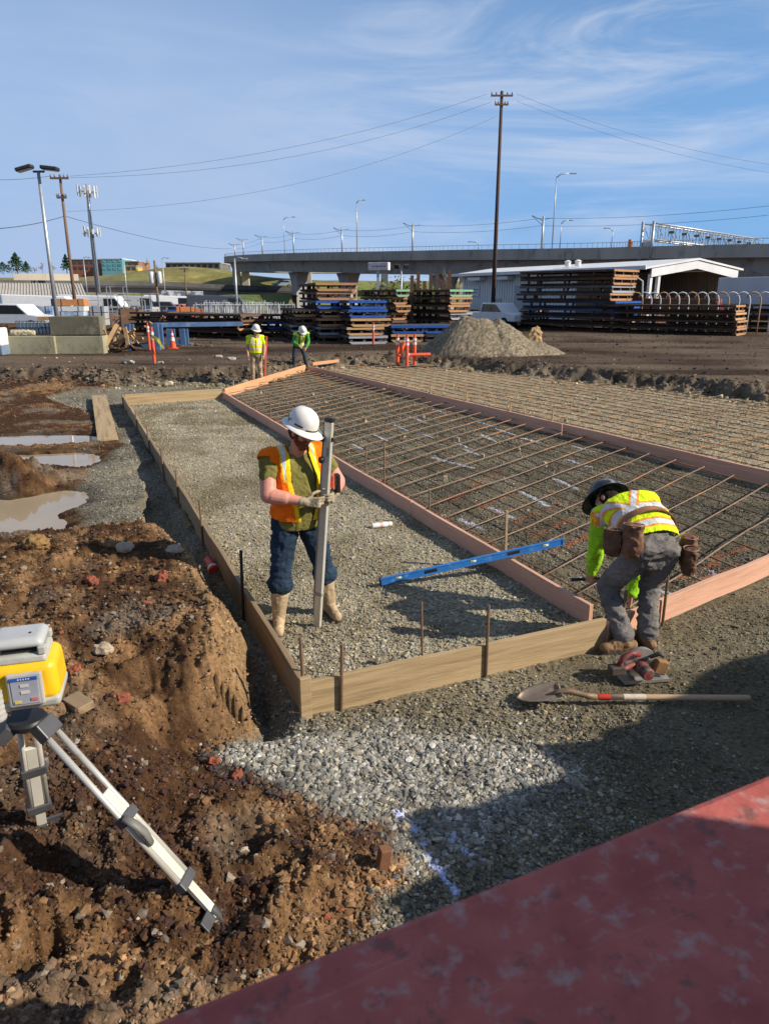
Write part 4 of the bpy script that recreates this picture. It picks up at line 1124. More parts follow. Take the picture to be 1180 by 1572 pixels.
# ------------------------------------------------------------------ the four workers
def main_worker():
    J = dict(pelvis=V3(-.715, 5.61, .93), waist=V3(-.70, 5.575, 1.10), chest=V3(-.705, 5.60, 1.28), neck=V3(-.69, 5.575, 1.50),
             shR=V3(-.905, 5.52, 1.425), shL=V3(-.525, 5.72, 1.43), elR=V3(-.905, 5.38, 1.165), elL=V3(-.385, 5.74, 1.19),
             wrR=V3(-.612, 5.36, 1.120), wrL=V3(-.400, 5.54, 1.135),
             hipR=V3(-.80, 5.56, .90), hipL=V3(-.63, 5.65, .90), knR=V3(-.845, 5.45, .50), knL=V3(-.52, 5.66, .50),
             anR=V3(-.875, 5.44, .085), anL=V3(-.475, 5.72, .085), toeRd=V3(.10, -1, 0).normalized(), toeLd=V3(.45, -.88, 0).normalized(),
             head=V3(-.645, 5.495, 1.640), face=V3(.70, -.58, -.36), headup=V3(.32, -.16, .92),
             handRx=V3(.96, -.02, -.06), handRn=V3(.10, 1, .0), handRs=V3(0.1, .0, 1), handLx=V3(-.12, -.95, -.08), handLn=V3(-1, .1, 0), handLs=V3(0.0, 0, 1))
    st = dict(skin=(.56, .25, .18), hair=(.10, .045, .025), beard=(.22, .075, .035), trousers=(.022, .038, .062), shirt=(.175, .155, .045), belly=.045, fat=1.12, arm=1.15,
              sleeve=.50, hem=-.05, leg_end=.78, cuff=.094, pr=1.18, waist_up=-.05, vest=dict(base=(.92, .17, .01), trim=(.92, .60, .02), style='surveyor'), vopen=.085, vhem=.02, vshift=-.01,
              gloves=(.30, .25, .17), boots=(.36, .27, .165), boot_h=.36, boot_r=.072, hat=(HATM, HATM), stickers=True, curlR=(.75, .85, .55), curlL=(.7, .8, .5), seed=2.0, pw=.011)
    return person('standing bearded worker in white hard hat and orange vest holding the tall staff', J, st, (-.68, 5.58, 0))
main_worker()
def staff():
    b_ = gp(487, 962, 0); t_ = at(506, 643, 5.47)
    root = empty('survey_staff', b_, 0, 'tall pale aluminium staff with black knobs held upright by the standing worker', 'survey staff')
    root.rotation_euler = (Vector((0, 0, 1)).rotation_difference(t_ - b_).to_matrix() @ Euler((0, 0, R(-28))).to_matrix()).to_euler()
    AL = mat('staff_aluminium', (.58, .56, .48), (.46, .44, .37), scale=7, rough=.45, metal=.35, c3=(.30, .26, .19), s3=4, stretch=(1, 1, .4))
    AL2 = mat('staff_side', (.33, .31, .26), (.26, .24, .20), scale=7, rough=.5, metal=.3)
    m = MB(); m.box((0, 0, .865), (.062, .036, 1.73)); m.build('pole', AL, root, bevel=.004)
    m = MB(); m.box((-.036, .002, .93), (.012, .026, 1.55)); m.box((-.0455, .002, .93), (.006, .03, 1.55)); m.build('side_rail', AL2, root, bevel=.002)
    m = MB(); m.box((.0, 0, 1.748), (.072, .046, .032)); m.build('end_cap', mat('black_plastic', (.02, .02, .02), rough=.45), root, bevel=.004)
    for z in (1.60, 1.43):
        m = MB(); m.lathe([(.010, -.012), (.010, 0), (.026, .002), (.028, .012), (.024, .024), (.012, .028)], 10, (-.036, -.017, z), Euler((R(90), 0, R(-35)))); m.build('clamp_knob', MATS['black_plastic'], root, smooth='auto')
    m = MB(); m.box((.036, 0, 1.60), (.014, .02, .03)); m.build('latch', MATS['black_plastic'], root)
    m = MB(); m.box((.010, -.0190, 1.50), (.022, .002, .07)); m.build('scale_label', mat('label_grey', (.30, .31, .33), rough=.5), root)
    m = MB(); m.box((0, 0, .30), (.069, .043, .03)); m.build('slider_clamp', AL2, root, bevel=.003)
    # phone-sized receiver beyond the staff
    m = MB(); m.box((0, 0, 0), (.035, .065, .15)); o = m.build('laser_receiver', MATS['black_plastic'], None, bevel=.008)
    o.location = (-.372, 5.50, 1.235); o.rotation_euler = (0, 0, R(20)); tag(o, 'black laser receiver behind the staff above the gloved left hand', 'receiver')
staff()

def bent_worker():
    nk, sL, sR = at(948, 775, 5.62), at(925, 793, 5.55), at(992, 772, 5.72)
    pel = V3(2.03, 5.10, .80)
    J = dict(pelvis=pel, waist=V3(2.02, 5.30, .955), chest=V3(1.95, 5.47, 1.03), neck=nk,
             shR=sR, shL=sL, elL=at(915, 842, 5.62), wrL=at(908, 880, 5.72), elR=at(985, 860, 5.66), wrR=at(968, 915, 5.52),
             hipL=V3(1.92, 5.10, .77), hipR=V3(2.13, 5.15, .77), knL=V3(1.77, 5.30, .44), knR=V3(2.10, 5.28, .46),
             anL=V3(1.86, 5.02, .095), anR=V3(2.05, 5.08, .095), toeLd=V3(-.93, -.15, 0).normalized(), toeRd=V3(-.25, .97, 0).normalized(),
             head=at(931, 771, 5.76), face=V3(-.75, .25, -.6), headup=V3(-.09, .86, .42),
             handLx=V3(-.15, .25, -.9), handLn=V3(.6, .6, 0), handLs=V3(-.7, .6, .1), handRx=V3(-.1, -.15, -.95), handRn=V3(-.9, .2, .1), handRs=V3(-.1, .9, .1))
    st = dict(skin=(.50, .24, .165), hair=(.03, .02, .015), trousers=(.165, .15, .14), shirt=(.33, .66, .03), hat_scale=1.12, sleeve=1.92, hem=.12, leg_end=.12, cuff=.074, pr=1.14, waist_up=-.03,
              vest=dict(base=(.66, .88, .02), trim=(.85, .32, .05), bands=[(.115, .160), (.275, .335)]), vhem=.045, boots=(.24, .145, .075), boot_h=.12, hat=(HATG, HATB), fat=1.20, arm=.82, rump=1,
              curlL=(.9, 1.0, .6), curlR=(.7, .8, .5), seed=6.0, pw=.012)
    root = person('worker bending over the front board in lime sleeves, black brimmed hat and tool belt', J, st, (1.97, 5.1, 0))
    O = Vector(root.location); up = (nk - pel).normalized(); sv = (sL - sR).normalized(); hv = (J['hipL'] - J['hipR']).normalized(); fwd = sv.cross(up)
    LE = (.155, .075, .042)
    # belt
    c = pel.lerp(J['waist'], .80) - O; sd = hv
    B = MB(); n = 40; vs, fs = [], []; ax = (up + fwd * .25).normalized(); s2 = (sd - ax * sd.dot(ax)).normalized(); f2 = s2.cross(ax)
    for i in range(n):
        a = 2 * math.pi * i / n
        for (r, h) in ((0, -.032), (.010, -.032), (.010, .032), (0, .032)):
            vs.append(c + s2 * math.cos(a) * (.232 + r) + f2 * math.sin(a) * (.180 + r) + ax * h)
    for i in range(n):
        for j in range(4): fs.append((i * 4 + j, i * 4 + (j + 1) % 4, ((i + 1) % n) * 4 + (j + 1) % 4, ((i + 1) % n) * 4 + j))
    B.add(vs, fs); b = B.build('tool_belt', LEATHER, root, smooth='auto'); set_col(b.data, np.array([[.26, .12, .06]] * len(b.data.vertices)))
    def pouch(cen, out, k, dark):
        """hanging leather pouch: two bags, a flap edge and loops"""
        out = out.normalized(); dn = V3(0, 0, -1); t = out.cross(dn).normalized()
        for j, (q, w, h, d) in enumerate([(-.075, .066, .105, .050), (.062, .072, .125, .056)]):
            P = Solid(); p = cen + t * q + dn * (.07 if j else .10)
            P.loft([p - dn * h, p - dn * h * .5, p + dn * h * .4, p + dn * h * .9, p + dn * h], [(w * .98, d * .9), (w, d), (w * 1.02, d * 1.05), (w * .8, d * .8), (w * .4, d * .4)], t)
            o = P.fuse('tool_pouch', .007, 3, wrinkle=.013, wfreq=11, colour=lambda p: np.array(LE if j else tuple(v * .75 for v in LE)) * (1 + .3 * mnoise.noise(p * 9)), mat_=LEATHER, parent=root, seed=3 + j + k)
            m = MB(); rim = [p - dn * h * 1.0 + t * math.cos(a) * w * 1.04 + out * math.sin(a) * d * 1.06 for a in [2 * math.pi * i / 20 for i in range(21)]]
            m.tube(rim, .0045, 6, cap=False); r_ = m.build('pouch_rim', LEATHER, o, smooth=True); set_col(r_.data, np.array([[.30, .16, .09]] * len(r_.data.vertices)))
    cl = at(958, 815, 5.00) - O; cr = at(1058, 838, 5.14) - O
    pouch(cl, V3(-.35, -.95, .1), 0, False); pouch(cr, V3(.9, -.25, 0), 3, True)
    return J
BJ = bent_worker()
def hammer():
    p = BJ['wrL'] + V3(-.02, .05, -.075)
    root = empty('hammer', p, R(15), 'dark handled hammer gripped in the left hand of the bending worker', 'hammer')
    m = MB(); m.tube([(.06, .0, 0), (-.02, 0, 0), (-.15, 0, .012)], [.016, .013, .015], 10); m.build('handle', mat('grip_navy', (.012, .018, .05), rough=.5), root, smooth=True)
    m = MB(); m.tube([(.06, 0, 0), (.20, 0, -.01)], .011, 8); m.build('shaft', RUST, root, smooth=True)
    m = MB(); m.tube([(.205, 0, -.055), (.205, 0, .02), (.20, 0, .07), (.185, 0, .10)], [.016, .014, .012, .005], 10); m.build('head', RUST, root, smooth=True)
hammer()

def far_workers():
    # left one: upright, seen three quarter front, arms hanging
    x, y = -3.98, 22.7; z = zg(x, y)
    def W(a, b, c): return V3(x + a, y + b, z + c)
    J = dict(pelvis=W(0, 0, .95), waist=W(.0, -.02, 1.10), chest=W(0, -.01, 1.28), neck=W(.02, -.03, 1.49), shR=W(-.20, -.02, 1.43), shL=W(.20, .06, 1.43), elR=W(-.25, -.05, 1.14), elL=W(.27, .02, 1.14), wrR=W(-.22, -.16, .90), wrL=W(.26, -.10, .90),
             hipR=W(-.09, 0, .92), hipL=W(.09, .02, .92), knR=W(-.11, -.05, .50), knL=W(.11, -.03, .50), anR=W(-.13, 0, .085), anL=W(.12, .03, .085), toeRd=V3(.1, -1, 0).normalized(), toeLd=V3(.3, -.95, 0).normalized(),
             head=W(.05, -.08, 1.645), face=V3(.55, -.75, -.32), headup=V3(.15, -.25, .95), handRx=V3(0, -.2, -1), handRn=V3(1, .2, 0), handRs=V3(0, -1, 0), handLx=V3(0, -.2, -1), handLn=V3(-1, .2, 0), handLs=V3(0, -1, 0))
    person('far upright worker in lime vest, khaki trousers and white hard hat', J, dict(skin=(.45, .22, .15), hair=(.08, .05, .03), trousers=(.36, .26, .17), shirt=(.50, .78, .02), sleeve=.55, hem=.02, vest=dict(base=(.62, .80, .02), trim=(.80, .42, .05)), vhem=.03, boots=(.25, .19, .12), boot_h=.2, hat=(HATM, HATM), voxel=.014, bvoxel=.009, seed=11), (x, y, z))
    m = MB(); m.box((0, 0, .75), (.05, .02, 1.5)); o = m.build('lath', mat('orange_lath', (.62, .12, .05), (.5, .09, .04), rough=.7)); o.location = (x + .21, y + .10, z - .02); o.rotation_euler = (R(4), R(4), .4)
    tag(o, 'orange red lath held upright beside the far upright worker', 'lath')
    x, y = -3.12, 26.75; z = zg(x, y)
    def W(a, b, c): return V3(x + a, y + b, z + c)
    J = dict(pelvis=W(-.03, .22, .90), waist=W(-.01, .12, 1.06), chest=W(.06, -.02, 1.20), neck=W(.13, -.17, 1.33), shR=W(-.08, -.16, 1.30), shL=W(.33, -.07, 1.30), elR=W(-.16, -.25, 1.02), elL=W(.38, -.16, 1.03), wrR=W(.06, -.38, .90), wrL=W(.30, -.34, .83),
             hipR=W(-.13, .2, .88), hipL=W(.08, .24, .88), knR=W(-.20, .08, .48), knL=W(.20, .10, .48), anR=W(-.22, .15, .085), anL=W(.24, .20, .085), toeRd=V3(-.1, -1, 0).normalized(), toeLd=V3(.3, -.95, 0).normalized(),
             head=W(.19, -.29, 1.42), face=V3(.25, -.55, -.78), headup=V3(.2, -.72, .60), handRx=V3(.6, -.6, -.4), handRn=V3(.2, .5, -.8), handRs=V3(.6, 0, .6), handLx=V3(-.2, -.4, -.8), handLn=V3(-1, .2, 0), handLs=V3(0, -1, .4))
    person('far stooping worker in green sleeves, lime vest and dark trousers, looking down', J, dict(skin=(.42, .2, .14), hair=(.05, .03, .02), trousers=(.035, .045, .055), shirt=(.06, .26, .05), sleeve=1.85, hem=.02, vest=dict(base=(.55, .85, .02), trim=(.70, .55, .10)), vhem=.05, vopen=.02, boots=(.06, .05, .04), boot_h=.2, hat=(HATM, HATM), voxel=.014, bvoxel=.009, seed=15), (x, y, z))
far_workers()

# ------------------------------------------------------------------ tools lying about
def long_level():
    a = gp(583, 898, .03); q_ = gp(795, 851, .235); d = (q_ - a) * 1.34; b = a + d; L = d.length
    root = empty('box_level', a, 0, 'long blue box level leaning from the gravel over the middle pink board', 'spirit level')
    x = d.normalized(); yv = Vector((0, 0, 1)).cross(x).normalized(); z = x.cross(yv)
    root.rotation_euler = Matrix((x, yv, z)).transposed().to_euler()
    BL = mat('level_blue', (.03, .17, .48), (.025, .14, .42), scale=9, rough=.38, c3=(.10, .26, .52), s3=12); AL = mat('level_edge', (.62, .62, .60), (.5, .5, .48), scale=9, rough=.35, metal=.6)
    m = MB(); m.box((L / 2, 0, .03), (L - .02, .024, .050)); m.build('web', BL, root, bevel=.002)
    for zz in (.001, .059):
        m = MB(); m.box((L / 2, 0, zz), (L - .02, .034, .010)); m.build('flange', AL if zz < 0 else BL, root, bevel=.002)
    for s in (0, 1):
        m = MB(); m.box((.008 if s == 0 else L - .008, 0, .03), (.018, .038, .074)); m.build('end_cap', MATS['black_plastic'] if s == 0 else BL, root, bevel=.004)
    for q in (.27, .72):
        m = MB(); m.box((L * q, 0, .032), (.13, .031, .034)); h = m.build('hand_hole', MATS['black_plastic'], root, bevel=.006)
    for q in (.10, .5, .9):
        m = MB(); m.box((L * q, 0, .036), (.06, .030, .026)); v = m.build('vial', mat('vial_glass', (.50, .62, .30), rough=.15), root, bevel=.004)
        m = MB(); m.tube([(L * q - .02, 0, .036), (L * q + .02, 0, .036)], .017, 10); m.build('vial_tube', mat('vial_white', (.6, .66, .7), rough=.2), v, smooth=True)
long_level()
def can():
    p = gp(583, 806, .035); root = empty('spray_can', p, R(22), 'white paint spray can lying on the gravel by the middle boards', 'spray can')
    m = MB(); m.lathe([(.031, 0), (.033, .005), (.033, .19), (.026, .205), (.014, .212)], 16, (-.10, 0, 0), Euler((0, R(90), 0))); m.build('can_body', mat('can_white', (.72, .72, .70), (.62, .62, .6), scale=12, rough=.35), root, smooth='auto')
    m = MB(); m.lathe([(.0338, .095), (.0338, .135)], 16, (-.10, 0, 0), Euler((0, R(90), 0))); m.build('can_label', mat('can_label', (.55, .30, .24), (.62, .5, .45), scale=40, rough=.4), root, smooth='auto')
    m = MB(); m.lathe([(.029, .207), (.029, .245), (.026, .25)], 16, (-.10, 0, 0), Euler((0, R(90), 0))); m.build('cap', mat('can_cap', (.78, .78, .76), rough=.35), root, smooth='auto')
can()
def shovel():
    tip, end = gp(792, 1077, .03), gp(1150, 1072, .05); d = end - tip; L = d.length
    root = empty('shovel', (tip.x, tip.y, .02), math.atan2(d.y, d.x), 'round point shovel with wooden handle and red band lying on the brown gravel', 'shovel')
    n, k = 14, 11; vs, fs = [], []
    prof = [(0, .005), (.03, .05), (.07, .082), (.12, .103), (.17, .112), (.22, .112), (.26, .108), (.285, .10), (.295, .06)]
    for i, (x, w) in enumerate(prof):
        for j in range(k):
            t = -1 + 2 * j / (k - 1)
            vs.append((x, w * t, .012 + .030 * t * t + .05 * (x / .3) ** 1.5 + .018 * math.sin(x * 9)))
    for i in range(len(prof) - 1):
        for j in range(k - 1): fs.append((i * k + j, i * k + j + 1, (i + 1) * k + j + 1, (i + 1) * k + j))
    m = MB(); m.add(vs, fs); o = m.build('blade', mat('shovel_steel', (.27, .22, .17), (.19, .14, .10), scale=9, rough=.55, metal=.35, c3=(.36, .33, .28), s3=5), root, smooth=True); q = o.modifiers.new('t', 'SOLIDIFY'); q.thickness = .004
    for s in (-1, 1):
        m = MB(); m.tube([(.292, .02 * s, .085), (.297, .10 * s, .100)], .007, 6); m.build('foot_step', MATS['shovel_steel'], root, smooth=True)
    m = MB(); m.tube([(.20, 0, .052), (.29, 0, .085), (.36, 0, .088), (.47, 0, .055), (.54, 0, .045)], [.012, .020, .021, .020, .021], 10); m.build('socket', mat('socket_steel', (.22, .15, .09), (.16, .11, .07), scale=14, rough=.6, metal=.3), root, smooth=True)
    hp = lambda x: (x, 0, .045 - .012 * (x - .5))
    m = MB(); m.tube([hp(.5), hp(.9), hp(1.3), hp(L - .03), hp(L)], [.0195, .0205, .0205, .021, .018], 12); h = m.build('handle', mat('shovel_handle', (.46, .32, .19), (.36, .25, .15), scale=2, stretch=(1, 14, 14), rough=.65), root, smooth=True)
    m = MB(); m.tube([hp(.55), hp(.63)], .0222, 12); m.build('red_band', mat('red_tape', (.52, .04, .025), rough=.5), h, smooth='auto')
    m = MB(); m.tube([hp(.72), hp(.87)], .0216, 12); m.build('worn_label', mat('paper_label', (.60, .52, .44), (.5, .4, .3), scale=30, rough=.7), h, smooth='auto')
shovel()
def saw():
    p = gp(985, 1045, .0); root = empty('circular_saw', p, R(8), 'red and black circular saw on the gravel by the boots of the bending worker', 'circular saw')
    RED = mat('saw_red', (.22, .03, .034), (.15, .026, .028), scale=20, rough=.55, c3=(.17, .125, .09), s3=14, lo3=.48, hi3=.62); BK_ = mat('saw_black', (.05, .04, .035), (.10, .075, .06), scale=12, rough=.6); ALU = mat('saw_aluminium', (.42, .40, .37), (.32, .29, .25), scale=14, rough=.45, metal=.5)
    m = MB(); m.box((.02, .03, .012), (.36, .16, .006)); m.box((.02, -.052, .022), (.36, .004, .026)); m.build('base_plate', ALU, root, bevel=.002)
    m = MB(); m.lathe([(.10, -.018), (.118, -.016), (.120, 0), (.118, .016), (.10, .018)], 28, (0, .06, .115), Euler((R(90), 0, 0))); m.build('blade_guard', ALU, root, smooth='auto')
    m = MB(); m.lathe([(.09, 0), (.09, .004)], 28, (0, .035, .075), Euler((R(90), 0, 0))); m.build('saw_blade', mat('saw_steel', (.3, .29, .27), rough=.35, metal=.8), root, smooth='auto')
    m = MB(); m.lathe([(.040, 0), (.050, .01), (.050, .06), (.045, .075), (.046, .14), (.038, .155)], 20, (-.01, .05, .10), Euler((R(90), 0, 0))); mo = m.build('motor', RED, root, smooth='auto')
    m = MB(); m.lathe([(.0475, .09), (.0475, .13)], 20, (-.01, .05, .10), Euler((R(90), 0, 0))); m.build('end_bell', BK_, mo, smooth='auto')
    m = MB(); m.tube([(-.02, .04, .19), (-.09, .02, .215), (-.16, .01, .19), (-.185, .01, .14), (-.14, .01, .10), (-.06, .03, .12)], [.02, .021, .02, .021, .02, .02], 10); m.build('rear_handle', RED, root, smooth=True)
    m = MB(); m.tube([(.06, .03, .17), (.10, -.01, .215), (.13, -.03, .20)], [.015, .018, .016], 10); m.build('front_handle', BK_, root, smooth=True)
    m = MB(); m.box((-.20, .01, .10), (.11, .075, .065)); m.build('battery', BK_, root, bevel=.01)
    m = MB(); m.box((.14, .02, .09), (.10, .05, .11), (0, .3, 0)); m.build('front_cover', mat('saw_brown', (.28, .15, .06), (.16, .09, .05), scale=12, rough=.7), root, bevel=.012)
saw()
def pipe_cap():
    p = gp(325, 877, .0); root = empty('red_pipe', p, R(118), 'short red capped pipe lying in the trench against the left form', 'pipe')
    m = MB(); m.lathe([(.045, 0), (.05, .01), (.05, .09), (.042, .1), (.042, .22)], 16, (-.1, 0, .045), Euler((0, R(78), 0))); m.build('pipe_body', mat('red_plastic', (.55, .06, .04), (.45, .05, .04), scale=9, rough=.4), root, smooth='auto')
    m = MB(); m.lathe([(.0525, .02), (.0525, .05)], 16, (-.1, 0, .045), Euler((0, R(78), 0))); m.build('white_band', MATS['can_white'], root, smooth='auto')
pipe_cap()
def white_cup():
    p = gp(322, 1093, .05); m = MB(); m.lathe([(.030, 0), (.034, .004), (.042, .09), (.040, .092), (.033, .01)], 18); o = m.build('pipe_stub', mat('white_plastic', (.68, .66, .62), rough=.4), smooth='auto'); o.location = (p.x, p.y, .03); o.rotation_euler = (R(50), R(30), 0); tag(o, 'white plastic pipe stub poking out of the gravel at the foot of the soil bank', 'pipe')
white_cup()

def laser_level():
    c = at(30, 1036, 2.55); gz = .30
    foot1, foot2, foot3 = gp(336, 1412, .10), gp(60, 1238, .40), Vector((-2.1, 2.25, 0))
    foot1.z = zg(foot1.x, foot1.y) + .02; foot2.z = zg(foot2.x, foot2.y) - .02; foot3.z = zg(foot3.x, foot3.y)
    hub = at(42, 1104, 2.55)
    root = empty('tripod', (hub.x, hub.y, gz), 0, 'aluminium survey tripod with black clamps standing on the soil, carrying the yellow laser', 'tripod'); O = Vector(root.location)
    AL = mat('tripod_aluminium', (.66, .64, .58), (.56, .54, .48), scale=5, rough=.36, metal=.45, c3=(.42, .37, .29), s3=7); BK_ = MATS['black_plastic']
    DK = mat('tripod_clamp', (.10, .10, .105), (.07, .07, .075), rough=.45, metal=.3)
    h = hub - O
    m = MB(); m.lathe([(.055, -.03), (.075, -.02), (.078, .0), (.07, .012)], 18, h); m.build('head_plate', BK_, root, smooth='auto')
    for i, ft in enumerate((foot1, foot2, foot3)):
        f = ft - O; d = f - h; hd = Vector((d.x, d.y, 0)).normalized(); top = h + hd * .075 - Vector((0, 0, .025)); d = f - top; L = d.length; x = d.normalized()
        sd = x.cross(Vector((0, 0, 1))).normalized(); nrm = sd.cross(x)
        M = Matrix((x, sd, nrm)).transposed()
        P = lambda a, b, c_=0: top + x * a + sd * b + nrm * c_
        s1, s2 = .46 * L, .80 * L
        m = MB()
        for q in (-1, 1): m.tube([P(.02, .030 * q), P(s2, .034 * q)], .0135, 10)
        leg = m.build('leg', AL, root, smooth=True)
        m = MB(); m.box(P(.01, 0), (.075, .105, .05), M); m.build('hinge', DK, leg, bevel=.005)
        m = MB(); m.box(P((s1 + L * .97) / 2 - .06, 0), (L * .97 - s1 + .16, .042, .020), M); m.build('inner_slide', mat('slide_cream', (.62, .60, .52), (.54, .51, .43), scale=5, rough=.45, metal=.2), leg, bevel=.002)
        for q in (s1, s2):
            m = MB(); m.box(P(q, 0), (.045, .104, .042), M); m.build('clamp', DK, leg, bevel=.004)
        m = MB(); pts = [P(s1 - .015, .045, .028), P(s1 + .03, .045, .050), P(s1 + .09, .03, .045), P(s1 + .15, .02, .022)]; m.tube(pts, [.011, .013, .012, .010], 8, asp=1.8); m.build('lever', mat('lever_grey', (.16, .155, .14), rough=.5), leg, smooth=True)
        m = MB(); m.tube([P(L * .955, 0), P(L * .99, 0), P(L + .03, 0)], [.024, .022, .004], 10); m.build('spike', DK, leg, smooth='auto')
        m = MB(); m.box(P(L * .965, .055), (.055, .075, .012), M); m.build('foot_step', DK, leg, bevel=.003)
    # ---- rotary laser on top
    root = empty('laser_level', at(39, 1032, 2.55), R(16), 'yellow and grey rotary laser level with a control panel, on the tripod', 'laser level'); root.scale = (1.14, 1.14, 1.0)
    YE = mat('laser_yellow', (.80, .47, .012), (.74, .42, .01), scale=8, rough=.38, spec=.5, c3=(.66, .40, .05), s3=6, lo3=.6, hi3=.8); GR = mat('laser_grey', (.40, .40, .37), (.33, .33, .30), scale=16, rough=.5); LG = mat('laser_light', (.42, .43, .43), (.35, .36, .36), scale=10, rough=.4)
    def rbox(name, w, d, h, zc, m_, par, bev, tp=1.0, off_=(0, 0)):
        q = MB(); q.box((off_[0], off_[1], zc), (w, d, h), taper=tp); return q.build(name, m_, par, bevel=bev, smooth='auto')
    def soft(o, seg=5):
        o.modifiers['bevel'].segments = seg
    b = rbox('housing', .245, .20, .165, .002, YE, root, .034, .94); soft(b)
    b = rbox('base_shell', .235, .195, .045, -.085, GR, root, .016, 1.03); soft(b)
    b = rbox('neck_shell', .185, .16, .035, .096, GR, root, .012, .94); soft(b)
    b = rbox('window_core', .12, .11, .036, .124, mat('laser_window', (.02, .022, .025), rough=.08, spec=.7), root, .01)
    m = MB(); m.lathe([(.03, .10), (.03, .145)], 16); m.build('rotor', mat('rotor_metal', (.35, .36, .36), rough=.25, metal=.7), root, smooth='auto')
    for sx in (-1, 1):
        for sy in (-1, 1):
            m = MB(); m.box((sx * .078, sy * .066, .127), (.026, .024, .034)); m.build('roof_post', GR, root, bevel=.005)
    b = rbox('roof', .180, .15, .040, .157, LG, root, .022, .90); soft(b)
    for sx, w in ((.0, .0),):
        q = MB(); q.box((.018, -.1045, -.012), (.112, .016, .140)); pf = q.build('panel_frame', GR, root, bevel=.007)
        q = MB(); q.box((.018, -.1135, -.012), (.084, .003, .114)); sc_ = q.build('control_panel', mat('panel_face', (.36, .38, .44), rough=.35), pf, bevel=.001)
        q = MB(); q.box((.018, -.1156, .038), (.084, .002, .014)); q.build('panel_header', mat('panel_blue', (.03, .11, .42), rough=.35), pf)
        for (bx, bz, w_, h_, cc) in [(.018, .010, .026, .012, (.62, .62, .60)), (.018, -.018, .026, .012, (.62, .62, .60)), (-.008, -.058, .020, .010, (.70, .55, .10)), (.044, -.050, .022, .012, (.55, .16, .14))]:
            q = MB(); q.box((bx, -.1160, bz), (w_, .003, h_)); q.build('key', mat('key_%d' % int(cc[1] * 100), cc, rough=.4), pf)
        for i in range(5):
            q = MB(); q.box((.002 + i * .008, -.1170, .038), (.004, .001, .006)); q.build('header_mark', mat('mark_white', (.7, .72, .75), rough=.5), pf)
    for i in range(7):
        pass
    m = MB()
    pr = []
    for i in range(18): pr += [(.032 if i % 3 else .0295, -.13 + i * .0075)]
    m.lathe(pr, 18, (-.085, -.095, .0)); m.build('grip', GR, root, smooth='auto')
    m = MB(); m.lathe([(.004, 0), (.004, .003)], 10, (.04, -.02, .1785)); m.build('roof_screw', BK_, root)
    m = MB(); m.box((.03, -.1010, .052), (.03, .002, .012)); m.build('badge', mat('badge_pale', (.82, .66, .25), rough=.4), root)
laser_level()

def red_deck():
    """red steel side board of the flatbed the photographer stands on"""
    a, b = gp(212, 1572, 1.9), gp(1180, 1185, 1.9); d = (b - a).normalized(); n = Vector((d.y, -d.x, 0))
    A, B = a - d * 1.2, b + d * 0.75
    m = mat('red_oxide_paint', (.47, .125, .10), (.34, .08, .066), scale=9, rough=.72, spec=.18, c3=(.40, .26, .23), s3=30, lo3=.54, hi3=.72, bump=.15, bscale=40, detail=9)
    nn, l = m.node_tree.nodes, m.node_tree.links; bs = nn['Principled BSDF']
    src = bs.inputs['Base Color'].links[0].from_socket
    t = nn.new('ShaderNodeTexNoise'); t.inputs['Scale'].default_value = 24; t.inputs['Detail'].default_value = 10; t.inputs['Roughness'].default_value = .75
    tc = nn.new('ShaderNodeTexCoord'); l.new(tc.outputs['Object'], t.inputs['Vector'])
    rp = nn.new('ShaderNodeMapRange'); rp.inputs['From Min'].default_value = .54; rp.inputs['From Max'].default_value = .62; rp.inputs['To Max'].default_value = .6; l.new(t.outputs['Fac'], rp.inputs['Value'])
    mx = nn.new('ShaderNodeMixRGB'); mx.inputs['Color2'].default_value = (.11, .075, .065, 1); l.new(src, mx.inputs['Color1']); l.new(rp.outputs['Result'], mx.inputs['Fac']); ts = nn.new('ShaderNodeTexNoise'); ts.inputs['Scale'].default_value = 3.0; ts.inputs['Detail'].default_value = 8; ts.inputs['Roughness'].default_value = .8
    ms = nn.new('ShaderNodeMapping'); ms.inputs['Scale'].default_value = (1.2, 30, 6); ms.inputs['Rotation'].default_value = (0, 0, .35); l.new(tc.outputs['Object'], ms.inputs['Vector']); l.new(ms.outputs['Vector'], ts.inputs['Vector'])
    rs_ = nn.new('ShaderNodeMapRange'); rs_.inputs['From Min'].default_value = .60; rs_.inputs['From Max'].default_value = .72; rs_.inputs['To Max'].default_value = .45; l.new(ts.outputs['Fac'], rs_.inputs['Value'])
    m3 = nn.new('ShaderNodeMixRGB'); m3.inputs['Color2'].default_value = (.50, .36, .31, 1); l.new(mx.outputs['Color'], m3.inputs['Color1']); l.new(rs_.outputs['Result'], m3.inputs['Fac'])
    l.new(m3.outputs['Color'], bs.inputs['Base Color'])
    root = empty('flatbed_side', (A.x, A.y, 0), math.atan2(d.y, d.x), 'scuffed red painted steel deck edge in the near foreground corner', 'truck bed')
    L = (B - A).length
    q = MB(); q.box((L / 2, -.40, 1.85), (L, .80, .10)); o = q.build('deck_edge', m, root, bevel=.014)
    q = MB(); q.box((L / 2, -.43, 1.35), (L, .70, .90)); q.build('deck_frame', m, root, bevel=.01)
red_deck()

